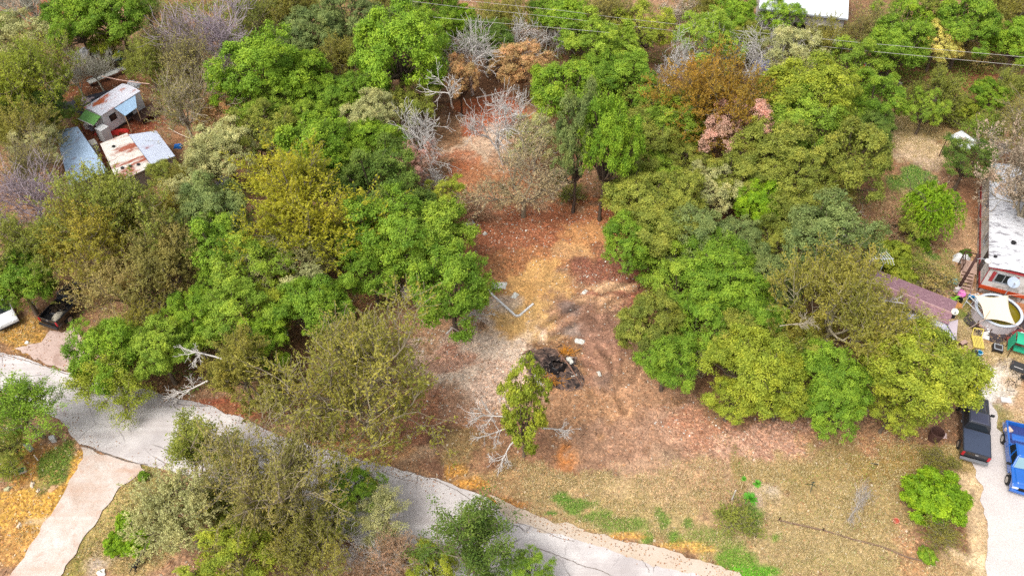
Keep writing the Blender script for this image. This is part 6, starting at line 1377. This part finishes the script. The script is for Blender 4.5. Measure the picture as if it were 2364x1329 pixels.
# ---------------------------------------------------------------- right yard clutter
heap(2197, 646, 1.25, 1.05, .35, mat('aqua_tarp', (150, 222, 222), .6, .08), 'aqua_tarp', 'crumpled aqua tarp on the bare ground left of the wooden steps', 'tarp', 21, rz=-.3)
heap(2220, 600, 1.5, 1.0, .5, mat('white_scrap', (226, 226, 226), .6, .12, 3), 'white_scrap', 'pile of white scrap left of the wooden landing', 'scrap', 22, rz=-.4)
p = on(2215, 681); mb = MB(); mb.lathe([(.001, .02), (.3, .05), (.46, .22), (.42, .38), (.3, .42), (.2, .36), (.001, .34)], 22); o = mb.obj('pink_float', mat('pink_vinyl', (236, 130, 200), .35, .06), None, smooth=True); o.location = p; tag(o, 'pink inflatable float at the foot of the light pole', 'float')
heap(2208, 690, .9, .5, .3, mat('lime_plastic', (150, 222, 70), .5), 'green_toy', 'lime green plastic toy by the end of the brown roof', 'toy', 24)
barrel(2213, 697, .24, .4, BLACKP, 'flower_pot', 'black round pot beside the lime green toy', 'pot')
heap(2211, 706, .8, .6, .35, mat('tan_pots', (196, 140, 80), .8, .3, 6), 'clay_pots', 'orange tan pots heaped by the end of the brown roof', 'pots', 25)
def lounge():
    p = on(2253, 793); q = thing('garden_bench', 'yellow slatted bench standing on the sandy yard', 'bench', (p.x, p.y, p.z), R_(-12)); Ym = mat('yellow_wood', (236, 214, 104), .6, .08)
    for k in range(6): mb = MB(); mb.box((-.3 + k * .12, -.1, .4), (.07, 1.1, .03)); mb.obj('slat', Ym, q)
    mb = MB(); mb.box((-.38, -.1, .38), (.05, 1.2, .09)); mb.box((.38, -.1, .38), (.05, 1.2, .09)); mb.box((0, -.68, .38), (.8, .05, .09)); mb.box((0, .48, .38), (.8, .05, .09)); mb.bar((-.38, .5, .38), (-.38, .85, .95), .05, .06); mb.bar((.38, .5, .38), (.38, .85, .95), .05, .06); mb.bar((-.38, .85, .95), (.38, .85, .95), .05, .08); mb.obj('frame', Ym, q)
    for x in (-.36, .36):
        for y in (-.64, .44): mb = MB(); mb.bar((x, y, 0), (x, y, .34), .05, .05); mb.obj('leg', Ym, q)
lounge()
barrel(2259, 818, .22, .32, mat('blue_bucket', (30, 128, 170), .5), 'bucket', 'blue bucket with pale rim below the yellow bench', 'bucket', mat('pale_blue', (190, 228, 244), .4))
p = on(2243, 823); q = thing('kettle_grill', 'black kettle grill left of the blue bucket', 'grill', (p.x, p.y, p.z)); mb = MB(); mb.lathe([(.001, .42), (.16, .45), (.25, .58), (.27, .66), (.25, .76), (.14, .86), (.001, .88)], 20); mb.obj('bowl', DARK, q, smooth=True)
for a in (0, 2.1, 4.2): mb = MB(); mb.tube([(.12 * math.cos(a), .12 * math.sin(a), .5), (.3 * math.cos(a), .3 * math.sin(a), 0)], .02, 6); mb.obj('leg', STEEL, q)
mb = MB(); mb.tube([(-.07, 0, .88), (-.06, 0, .95), (.06, 0, .95), (.07, 0, .88)], .015, 6); mb.obj('handle', STEEL, q)
p = on(2300, 808); q = thing('fire_pit', 'black square fire pit in the sandy yard', 'fire pit', (p.x, p.y, p.z), R_(-22)); mb = MB(); mb.box((0, 0, .3), (.8, .7, .24)); mb.obj('bowl', DARK, q, bevel=.03)
mb = MB(); mb.box((0, .27, .45), (.62, .05, .06)); mb.box((0, -.27, .45), (.62, .05, .06)); mb.box((.29, 0, .45), (.05, .5, .06)); mb.box((-.29, 0, .45), (.05, .5, .06)); mb.obj('rim', STEEL, q); mb = MB(); mb.box((0, 0, .43), (.5, .45, .02)); mb.obj('ash', mat('ash', (60, 52, 50), .95, .4, 12), q)
for x in (-.34, .34):
    for y in (-.29, .29): mb = MB(); mb.box((x, y, .1), (.06, .06, .2)); mb.obj('leg', DARK, q)
for k, (a, b_, lab) in enumerate((((2228, 800), (2242, 806), 'upper pale stick of lumber left of the yellow bench'), ((2219, 804), (2239, 812), 'lower pale stick of lumber left of the yellow bench'), ((2320, 664), (2298, 668), None))):
    if lab is None: lab = 'pale plank leaning in front of the mobile home skirting'
    A_, B_ = on(*a), on(*b_); mb = MB(); mb.bar(A_ + Vector((0, 0, .06)), B_ + Vector((0, 0, .06 if k < 2 else .04)), .09, .09); o = mb.obj('plank', LUMBER); tag(o, lab, 'lumber', 'loose lumber in the yard')
p = on(2221, 796); q = thing('wood_stool', 'small wooden stool at the corner of the grey roof', 'stool', (p.x, p.y, p.z), .4); mb = MB(); mb.box((0, 0, .38), (.6, .32, .05)); mb.obj('seat', WOODP, q); [MB().box((x, 0, .18), (.05, .3, .36)).obj('leg', WOODD, q) for x in (-.24, .24)]
def lid(px, py, w, d, rz, label, name='storage_tray', m=None):
    p = on(px, py); mb = MB(); mb.box((0, 0, .06), (w, d, .06)); mb.box((0, 0, .1), (w * .8, d * .8, .03)); o = mb.obj(name, m or WHITE, None, bevel=.025); o.location = p; o.rotation_euler.z = rz; tag(o, label, 'tray', 'white trays on the ground')
lid(2273, 771, .55, .35, .3, 'narrow white tray at the near left of the pool, upper of two'); lid(2275, 779, .55, .45, -.4, 'square white tray at the near left of the pool, lower of two'); lid(2322, 923, .75, .5, -.15, 'white tray on the grass between the two right pickups'); lid(2298, 671, .4, .35, .2, 'small white tray beside the leaning plank')
def slat_chair(px, py, rz, label):
    p = on(px, py); q = thing('slatted_chair', label, 'chair', (p.x, p.y, p.z), rz, 'garden chairs in the yard'); RB = mat('red_brown_wood', (140, 70, 58), .7, .2, 6)
    for k in range(6): mb = MB(); mb.box((-.35 + k * .14, 0, .42), (.1, 1.0, .03)); mb.obj('slat', RB, q)
    for k in range(5): mb = MB(); mb.bar((-.45 - .05 * k, -.45, .5 + .12 * k), (-.45 - .05 * k, .45, .5 + .12 * k), .03, .08); mb.obj('back_slat', RB, q)
    for x in (-.42, .36):
        for y in (-.45, .45): mb = MB(); mb.bar((x, y, 0), (x, y, .6), .05, .05); mb.obj('leg', WOODD, q)
slat_chair(2334, 795, R_(70), 'red brown slatted chair between pool and green canopy')
heap(2359, 772, 1.6, 1.2, .12, mat('red_mat', (140, 52, 54), .85, .2, 4), 'red_mat', 'dark red mat beside the pool at the right edge', 'mat', 31)
boxy(2356, 775, (.4, .35, .25), WHITE, 'white_box', 'small white box on the dark red mat', 'box', .5)
# green canopy swing
p = on(2356, 818); q = thing('canopy_swing', 'green canopied swing seat at the right edge of the yard', 'swing seat', (p.x, p.y, p.z), R_(-25)); GC = mat('green_canvas', (44, 176, 134), .75, .08, 2)
mb = MB(); mb.grid(lambda u, v: ((u - .5) * 2.0, (v - .5) * 1.3, 1.75 + .18 * math.sin(math.pi * v)), 8, 6); mb.obj('canopy', GC, q, solid=.02)
mb = MB(); mb.grid(lambda u, v: (-1.05 - .15 * v, (u - .5) * 1.2, 1.7 - v * 1.1), 6, 6); mb.obj('side_curtain', GC, q, solid=.02); mb = MB(); mb.box((0, 0, .55), (1.5, .6, .1)); mb.obj('seat', GC, q)
for x in (-.95, .95):
    for y in (-.6, .6): mb = MB(); mb.tube([(x, y * 1.2, 0), (x, y * .3, 1.74)], .03, 6); mb.obj('leg', BLACKP, q)
mb = MB(); mb.tube([(-.95, 0, 1.72), (.95, 0, 1.72)], .03, 6); mb.obj('crossbar', BLACKP, q)
sling(2312, 843, R_(150), 'pale brown framed rocking chair in the gravelly yard', None, mat('bronze_tube', (116, 92, 84), .6)); sling(2331, 893, R_(80), 'black wire chair frame nearest the white tray', None, DARK); sling(2344, 874, R_(20), 'black wire chair frame below the black table', None, DARK); sling(2363, 878, R_(120), 'black chair cut by the right edge of the yard', BLACKP, DARK)
p = on(2346, 853); q = thing('folding_table', 'black folding table tipped on its side below the green canopy', 'table', (p.x, p.y, p.z), R_(-30)); M = Matrix.Translation((0, 0, .4)) @ Matrix.Rotation(R_(28), 4, 'X'); mb = MB(); mb.box((0, 0, 0), (1.1, .75, .05), m=Matrix.Rotation(R_(28), 4, 'X')); o = mb.obj('tabletop', BLACKP, q); o.location = (0, 0, .4)
for x in (-.4, .4): mb = MB(); mb.tube([(x, -.3, .3), (x, -.45, 0)], .02, 6); mb.tube([(x, .3, .55), (x, .4, 0)], .02, 6); mb.obj('leg', DARK, q)
mb = MB(); mb.bar((-.3, -.12, .40), (.35, -.12, .40), .03, .05); mb.obj('rail', WHITE, q)
p = on(2245, 903); mb = MB(); mb.box((0, 0, .03), (1.15, 1.1, .04)); [mb.box((0, -.42 + .28 * k, .06), (1.15, .025, .03)) for k in range(4)]; [mb.box((-.42 + .28 * k, 0, .064), (.025, 1.1, .03)) for k in range(4)]; o = mb.obj('grid_panel', mat('blue_grey_grid', (156, 164, 190), .5, .1)); o.location = p; tag(o, 'blue grey gridded panel in front of the black pickup', 'panel')
barrel(2155, 1012, .5, .95, mat('brown_urn', (92, 62, 54), .8, .2), 'clay_urn', 'dark brown urn at the back of the dry lawn', 'urn')
heap(2174, 1006, .7, .45, .4, mat('pale_cloth', (214, 190, 186), .8, .3, 6), 'pale_cloth', 'pale cloth dropped right of the dark brown urn', 'cloth', 35)
# ---------------------------------------------------------------- front lawn
p = on(1871, 1126); q = thing('sprinkler_tripod', 'dark green tripod sprinkler standing on the dry lawn', 'sprinkler', (p.x, p.y, p.z)); GT = mat('green_tube', (40, 66, 60), .5)
for a in (0.2, 2.3, 4.4): mb = MB(); mb.tube([(0, 0, .62), (.45 * math.cos(a), .45 * math.sin(a), 0)], .022, 6); mb.obj('leg', GT, q)
mb = MB(); mb.tube([(0, 0, .6), (0, 0, .82)], .03, 6); mb.tube([(-.14, 0, .82), (.16, .04, .84)], .03, 6); mb.obj('head', GT, q)
barrel(2068, 1203, .2, .16, mat('terracotta', (196, 96, 74), .8, .15), 'terracotta_saucer', 'terracotta saucer on the dry lawn', 'saucer', mat('terracotta_rim', (226, 150, 126), .8))
EDG = [(1796, 1201), (1850, 1213), (1902, 1224), (1970, 1245), (2038, 1262), (2092, 1285), (2146, 1299)]; mb = MB(); E_ = [on(*p) + Vector((0, 0, .07)) for p in EDG]
for a, b_ in zip(E_[:-1], E_[1:]): mb.bar(a, b_, .08, .1)
tag(mb.obj('timber_edging', mat('old_timber', (136, 110, 90), .9, .35, 6)), 'sunken dark timber edging crossing the dry lawn', 'edging')
for px, py, hh, lab in ((1798, 1200, .45, 'short stub post at the left end of the timber edging'), (1899, 1224, .35, 'short stub post halfway along the timber edging'), (1744, 1240, .4, 'dark stub post beside the green verge patch')):
    p = on(px, py); mb = MB(); mb.tube([(0, 0, -.05), (.02, 0, hh)], [.05, .04], 7); o = mb.obj('stub_post', WOODD); o.location = p; tag(o, lab, 'post', 'stub posts on the lawn')
mb = MB(); A_ = on(2018, 1070); mb.tube([A_ + Vector((-.25, .05, .04)), A_ + Vector((0, 0, .06)), A_ + Vector((.3, -.08, .04))], .04, 6); tag(mb.obj('dark_stick', mat('stick', (60, 60, 56), .8)), 'short dark stick on the dry lawn above the lime bush', 'stick')
# ---------------------------------------------------------------- lower left verge
PG = mat('pedestal_green', (196, 206, 190), .5, .08)
def pedestal(px, py, sz, rz, label, m=PG):
    p = on(px, py); q = thing('utility_box', label, 'utility box', (p.x, p.y, p.z), rz, 'utility boxes on the left verge'); mb = MB(); mb.box((0, 0, sz[2] / 2), sz); mb.obj('body', m, q, bevel=.02)
    mb = MB(); w, d, h = sz; mb.add([(-w * .55, -d * .56, h), (w * .55, -d * .56, h), (w * .55, d * .56, h + .02), (-w * .55, d * .56, h + .02), (-w * .55, -d * .3, h + .14), (w * .55, -d * .3, h + .14), (w * .55, d * .3, h + .14), (-w * .55, d * .3, h + .14)], [(0, 1, 2, 3), (4, 5, 6, 7), (0, 1, 5, 4), (1, 2, 6, 5), (2, 3, 7, 6), (3, 0, 4, 7)]); mb.obj('cap', m, q)
pedestal(71, 1037, (.36, .34, .7), -.6, 'pale green utility box on the verge, left of two'); pedestal(126, 1017, (.34, .3, .5), .3, 'pale grey utility box on the verge, right of two', mat('pedestal_grey', (206, 206, 204), .5))
p = on(86, 1062); mb = MB(); mb.add([(0, 0, 0), (.1, 0, 0), (.05, .06, 0), (.02, 0, .75), (.1, 0, .75), (.05, .05, .75)], [(0, 1, 2), (3, 4, 5), (0, 1, 4, 3), (1, 2, 5, 4), (2, 0, 3, 5)]); o = mb.obj('marker_stake', WHITE); o.location = p; tag(o, 'white marker stake below the pale green utility box', 'stake')
p = on(53, 1087); q = thing('valve_box', 'valve box with green lid and pale rim on the left verge', 'valve box', (p.x, p.y, p.z), .5); mb = MB(); mb.box((0, 0, .08), (.5, .42, .16)); mb.obj('body', mat('pale_rim', (206, 194, 176), .7), q); mb = MB(); mb.box((-.05, 0, .18), (.34, .36, .05)); mb.obj('lid', mat('green_lid', (50, 120, 70), .5), q)
def rock(px, py, s, label, seed, m=None, nm='rock'):
    p = on(px, py); rs_ = np.random.RandomState(seed); bm = bmesh.new(); bmesh.ops.create_icosphere(bm, subdivisions=2, radius=1)
    for v in bm.verts: v.co = Vector((v.co.x * s[0], v.co.y * s[1], v.co.z * s[2])) * (1 + .22 * rs_.randn())
    me = bpy.data.meshes.new(nm); bm.to_mesh(me); bm.free(); me.materials.append(m or mat('pale_limestone', (222, 200, 176), .9, .15, 5)); o = bpy.data.objects.new(nm, me); C.objects.link(o); o.location = p; o.rotation_euler.z = rs_.uniform(0, 3); tag(o, label, nm, nm + 's lying about')
rock(74, 1118, (.28, .16, .14), 'oblong pale rock on the yellow leaf verge', 1); rock(88, 1132, (.2, .12, .1), 'small pale rock below the oblong one', 2); rock(121, 1126, (.35, .26, .1), 'flat tan rock near the driveway edge', 3, mat('tan_rock', (206, 166, 124), .9)); rock(44, 1212, (.22, .12, .1), 'pale rock at the lower left beside the driveway', 4); rock(62, 790, (.2, .16, .14), 'white rock on the verge left of the gravel apron', 5, mat('white_stone', (232, 228, 220), .8)); rock(943, 1009, (.18, .14, .12), 'cream stone by the road below the half bare tree', 6); rock(18, 1128, (.3, .2, .14), 'grey green mossy rock at the left edge', 7, mat('mossy_rock', (186, 180, 140), .9, .2, 6)); rock(234, 1322, (.3, .25, .2), 'white stone on the bottom edge beside the black dog', 8, mat('white_stone', (232, 228, 220)))
boxy(84, 718, (.3, .3, 1.0), mat('mail_white', (226, 222, 214), .6), 'mailbox', 'small white mailbox beside the left black pickup', 'mailbox', .6)
# black dog walking on the dry grass
def dog():
    a, b_ = on(315, 1312), on(330, 1296); d = b_ - a; q = thing('dog', 'black dog with a white blaze walking on the dry grass at the bottom edge', 'dog', (a.x, a.y, a.z), math.atan2(d.y, d.x))
    J = dict(pel=(0, 0, .52, .13), waist=(.22, 0, .52, .12), chest=(.48, 0, .50, .17), neck=(.68, 0, .62, .11), head=(.82, .03, .74, .105), muz=(.95, .06, .70, .06), nose=(1.03, .07, .69, .045), t1=(-.15, 0, .54, .04), t2=(-.36, -.05, .46, .03), t3=(-.55, -.08, .40, .018))
    E = [('pel', 'waist'), ('waist', 'chest'), ('chest', 'neck'), ('neck', 'head'), ('head', 'muz'), ('muz', 'nose'), ('pel', 't1'), ('t1', 't2'), ('t2', 't3')]
    for s, nm, off in ((1, 'l', .1), (-1, 'r', -.08)):
        J.update({'h1' + nm: (-.02, .1 * s, .42, .09), 'h2' + nm: (.08 + off, .11 * s, .30, .06), 'h3' + nm: (-.10 + off, .11 * s, .17, .035), 'h4' + nm: (-.06 + off, .11 * s, .03, .035), 'hp' + nm: (.02 + off, .11 * s, .025, .032)})
        J.update({'f1' + nm: (.52, .1 * s, .40, .075), 'f2' + nm: (.48 - off, .12 * s, .25, .045), 'f3' + nm: (.52 - off, .12 * s, .10, .033), 'f4' + nm: (.50 - off, .12 * s, .03, .034), 'fp' + nm: (.57 - off, .12 * s, .025, .03)})
        E += [('pel', 'h1' + nm), ('h1' + nm, 'h2' + nm), ('h2' + nm, 'h3' + nm), ('h3' + nm, 'h4' + nm), ('h4' + nm, 'hp' + nm), ('chest', 'f1' + nm), ('f1' + nm, 'f2' + nm), ('f2' + nm, 'f3' + nm), ('f3' + nm, 'f4' + nm), ('f4' + nm, 'fp' + nm)]
        J.update({'e1' + nm: (.80, .08 * s + .03, .82, .035), 'e2' + nm: (.76, .13 * s + .03, .80, .02)}); E += [('head', 'e1' + nm), ('e1' + nm, 'e2' + nm)]
    names = list(J); me = bpy.data.meshes.new('body'); me.from_pydata([J[k][:3] for k in names], [(names.index(x), names.index(y)) for x, y in E], []); o = bpy.data.objects.new('body', me); C.objects.link(o); o.parent = q
    o.modifiers.new('skin', 'SKIN')
    for i, k in enumerate(names): sv = me.skin_vertices[0].data[i]; sv.radius = (J[k][3], J[k][3]); sv.use_root = (k == 'pel')
    sb = o.modifiers.new('sub', 'SUBSURF'); sb.levels = 2; sb.render_levels = 2; me.materials.append(mat('black_fur', (34, 28, 30), .8, .4, 9))
    mb = MB(); mb.lathe([(.001, .0), (.05, -.012), (.07, -.04)], 10, (.74, .02, .80), cap=False); mb.obj('white_blaze', mat('white_fur', (226, 220, 212), .8), q, smooth=True, solid=.012)
    mb = MB(); [mb.lathe([(.001, .018), (.013, .01), (.016, 0)], 8, (.90, .05 + .05 * s, .765), cap=False) for s in (-1, 1)]; mb.obj('eyes', mat('dog_eye', (70, 44, 24), .2), q)
dog()
# ---------------------------------------------------------------- the clearing: white gutter, burnt pile, rubbish
P3 = [on(1128, 668), on(1136, 681), on(1190, 730), on(1199, 730), on(1231, 702)]; g0 = P3[2]; q = thing('white_gutter', 'bent white gutter pipe lying in a V on the bare soil', 'gutter', (g0.x, g0.y, 0))
for nm, i in (('long_arm', (0, 1, 2, 3)), ('short_arm', (3, 4))):
    mb = MB()
    for a, b_ in zip(i[:-1], i[1:]): mb.bar(P3[a] - q.location + Vector((0, 0, .08)), P3[b_] - q.location + Vector((0, 0, .08)), .16, .14)
    mb.obj(nm, mat('gutter_white', (232, 230, 226), .4, .06), q)
bp = on(1278, 850); bq = thing('burn_pile', 'burnt brush pile with charred boughs and ash in the clearing', 'brush pile', (bp.x, bp.y, 0))
def bpl(px, py, z=0.0): return at(px, py, z) - Vector((bp.x, bp.y, 0))
mb = MB(); mb.grid(lambda u, v: ((u - .5) * 4.2 + .3 * math.sin(7 * v), (v - .5) * 3.8 + .3 * math.sin(6 * u), .02 + .55 * max(0, 1 - ((2 * u - 1) ** 2 + (2 * v - 1) ** 2)) * (.5 + float(fbm(np.array([u * 6]), np.array([v * 6]), 4)[0])) - .03), 24, 24); mb.obj('ash_mound', mat('ash_and_char', (126, 100, 86), .95, .5, 5, dirt=(40, 35, 36), dirt_amt=.7, dirt_scale=2.2), bq)
rb = random.Random(77); mb = MB(); mw = MB(); mo = MB()
for k in range(300):
    a = rb.uniform(0, math.tau); d = abs(rb.gauss(0, 1.0)); x, y = 1.15 * d * math.cos(a) - .3, d * math.sin(a); z = .1 + .55 * math.exp(-d * d * .6); t = rb.uniform(0, math.tau); ln = rb.uniform(.2, .9)
    if k % 9 == 0: mw = MB()
    (mb if k % 9 else mw).tube([(x, y, z * rb.uniform(.4, 1)), (x + ln * math.cos(t), y + ln * math.sin(t), z * rb.uniform(.3, 1.2))], rb.uniform(.012, .035), 5)
    if k % 9 == 0: mw.obj('grey_stick', mat('ashy_wood', (170, 150, 138), .9, .3, 6), bq)
tag(mb.obj('charred_sticks', mat('charred', (54, 44, 42), .9, .4, 6), bq), kind='stuff')
for a, b_, r0 in (((1282, 805, .8), (1342, 888, .2), .07), ((1298, 818, .9), (1292, 842, .3), .05), ((1242, 910, .1), (1270, 878, .5), .05), ((1263, 915, .1), (1275, 875, .4), .04), ((1205, 818, .1), (1222, 808, .3), .08)):
    mb = MB(); A_, B_ = bpl(*a), bpl(*b_); mb.tube([A_, A_.lerp(B_, .5) + Vector((.08, .03, .1)), B_], [r0 * .7, r0, r0 * .6], 7); mb.obj('bough', mat('bough', (140, 104, 86), .9, .3, 6), bq, smooth=True)
mb = MB(); c_ = bpl(1285, 850, .35); bm = None
def stump(u, v):
    a = u * math.tau; rr = (.75 - .3 * v) * (1 + .16 * math.sin(3 * a + 1) + .08 * math.sin(7 * a)); return c_ + Vector((rr * math.cos(a), rr * math.sin(a) * .85, -.2 + .75 * math.sin(v * math.pi / 2)))
mb.grid(stump, 22, 8); mb.obj('charred_stump', mat('soot', (22, 20, 24), .55, .4, 5), bq, smooth=True)
for cx, cy, n_, ln in ((1308, 812, 80, .8), (1280, 876, 120, .75)):
    c_ = bpl(cx, cy, .15)
    for k in range(n_): t = rb.uniform(0, math.tau); s_ = c_ + Vector((rb.gauss(0, .35), rb.gauss(0, .25), 0)); mo.tube([s_, s_ + Vector((ln * math.cos(t) * rb.uniform(.4, 1), ln * math.sin(t) * rb.uniform(.3, .8), rb.uniform(.0, .35)))], .014, 4)
mo.obj('orange_needles', mat('dead_needles', (210, 140, 40), .9, .3, 6), bq)
for k, (px, py, s) in enumerate(((1314, 832, .3), (1318, 838, .25), (1326, 866, .34), (1312, 872, .4), (1242, 870, .3), (1245, 878, .24), (1264, 840, .28), (1244, 886, .3))):
    heap(px, py, s * 1.8, s * 1.5, s * .7, mat('white_scraps', (220, 218, 208), .7, .12, 5), 'white_scrap', 'scrap of white rubbish around the burnt pile', 'scrap', 60 + k, 'scraps of rubbish by the burnt pile', k * .8)
# loose rubbish over the cleared strip
for k, (px, py, w, d, lab) in enumerate(((1152, 660, 1.3, .8, 'grey plastic sheet on the soil above the white gutter'), (1189, 683, .7, .5, 'white bag right of the white gutter top'), (1088, 512, .8, .5, 'white rubbish at the left edge of the clearing'), (1078, 518, .5, .4, 'small white rubbish left of the other at the clearing edge'), (1350, 675, .6, .4, 'white bag beside the right-hand wheel ruts'), (1383, 862, .5, .3, 'white scrap on the brown soil right of the burnt pile'), (1338, 788, .8, .5, 'grey white scrap above the burnt pile'), (1120, 540, .4, .3, 'white scrap on the red soil under the half bare tree'))):
    heap(px, py, w, d, .2, mat('white_scraps', (220, 218, 208)), 'plastic_scrap', lab, 'scrap', 80 + k, 'larger rubbish in the clearing', k)
kk = scatter(900, litter * (abs(co[:, 0].reshape(X.shape) - 4) < 12) * (co[:, 1].reshape(X.shape) > 33) * (co[:, 1].reshape(X.shape) < 68) * np.clip(n1 * 2 - .5, 0, 1)); nn = len(kk); Lq = rs.uniform(.03, .10, nn)
qv = flat_quads(co[kk, 0] + rs.uniform(-.2, .2, nn), co[kk, 1] + rs.uniform(-.2, .2, nn), co[kk, 2] + .05, Lq, Lq * rs.uniform(.4, 1, nn), rs.uniform(0, 6.28, nn), rs.uniform(-.4, .4, nn))
me = bpy.data.meshes.new('small_rubbish'); fill_mesh(me, qv, np.arange(nn * 4).reshape(-1, 4)); set_attr(me, 'leafcol', np.repeat(S((226, 222, 216)) * rs.uniform(.6, 1.1, (nn, 1)), 4, 0), 'FLOAT_COLOR'); me.materials.append(col_mat('rubbish'))
o = bpy.data.objects.new('small_rubbish', me); C.objects.link(o); tag(o, 'tiny white rubbish scattered through the clearing', 'rubbish', kind='stuff')
# fallen twigs on the bare soil
kt = scatter(1500, litter * (co[:, 0].reshape(X.shape) > -14) * (co[:, 0].reshape(X.shape) < 26) * (co[:, 1].reshape(X.shape) > 28) * (co[:, 1].reshape(X.shape) < 70)); nt_ = len(kt)
a = rs.uniform(0, 6.28, nt_); Lt = rs.uniform(.15, .7, nt_); t = np.linspace(-.5, .5, 4)[None, :, None]
P = co[kt][:, None, :] + np.array([0, 0, .04]) + np.stack([np.cos(a), np.sin(a), 0 * a], -1)[:, None] * t * Lt[:, None, None] + rs.randn(nt_, 4, 3) * .03 * np.array([1, 1, .3])
tv, tf = tubes(P, np.full((nt_, 4), .012) * rs.uniform(.6, 1.5, (nt_, 1)), 3); me = bpy.data.meshes.new('fallen_twigs'); fill_mesh(me, tv, tf); set_attr(me, 'leafcol', np.repeat(np.array([S((206, 176, 156)), S((150, 120, 100)), S((90, 66, 56)), S((190, 150, 120))])[rs.randint(0, 4, nt_)], 12, 0), 'FLOAT_COLOR'); me.materials.append(col_mat('twig_wood'))
o = bpy.data.objects.new('fallen_twigs', me); C.objects.link(o); tag(o, 'fallen twigs strewn over the cleared soil', 'twigs', kind='stuff')
# ---------------------------------------------------------------- odds and ends in the far right woods
heap(1672, 148, .9, .9, .7, mat('cyan_tarp', (40, 170, 210), .5), 'blue_tarp', 'small cyan tarp behind the golden tree', 'tarp', 41, z=.2); heap(1760, 150, 2.4, 2.2, .8, mat('violet_tarp', (110, 112, 200), .6, .2), 'blue_tarp', 'violet blue tarp under the dead trees behind the golden tree', 'tarp', 42)
p = at(1683, 159, .6); mb = MB(); mb.box((0, 0, 0), (1.1, .35, .06)); o = mb.obj('white_board', WHITE); o.location = (p.x, p.y, .5); o.rotation_euler = (.3, .1, -.2); tag(o, 'white board below the small cyan tarp', 'board')
p = on(1998, 190); q = thing('canvas_awning', 'red and white canvas awning half hidden by trees at right', 'awning', (p.x, p.y, 0), .3); mb = MB(); mb.slab([(-.6, -.3, 1.2), (.3, -.4, 1.0), (.5, .7, 1.9), (-.4, .7, 2.1)], .04); mb.obj('white_cloth', WHITE, q); mb = MB(); mb.slab([(-1.2, -.3, 1.0), (-.62, -.3, 1.2), (-.42, .6, 2.05), (-1.1, .5, 1.7)], .04); mb.obj('red_cloth', mat('red_canvas', (206, 44, 30), .7), q)
for x, y in ((-1.1, .5), (.45, .6), (-1.1, -.3), (.3, -.4)): mb = MB(); mb.tube([(x, y, 0), (x, y, 1.05)], .03, 6); mb.obj('post', DARK, q)
p = on(2032, 188); q = thing('yard_cart', 'dark yard cart with a pale load right of the red awning', 'cart', (p.x, p.y, p.z)); mb = MB(); mb.box((0, .35, .75), (1.5, .2, .35)); mb.box((0, 0, .5), (1.5, .9, .12)); mb.obj('body', DARK, q, bevel=.04); mb = MB(); mb.box((0, -.05, .64), (1.2, .55, .16)); mb.obj('load', mat('pale_load', (196, 180, 150), .8, .3, 6), q, bevel=.05)
for x in (-.6, .6): mb = MB(); mb.lathe([(.15, -.08), (.26, -.08), (.26, .08), (.15, .08)], 16, m=Matrix.Translation((x, -.35, .26)) @ Matrix.Rotation(R_(90), 4, 'X')); mb.obj('wheel', TYRE, q)
mb = MB(); mb.tube([(-.6, -.4, .4), (-.95, -.7, .2)], .03, 6); mb.obj('handle', STEEL, q)
boxy(2075, 199, (.5, .4, .4), WHITE, 'white_box', 'small white box right of the dark yard cart', 'box', .7)
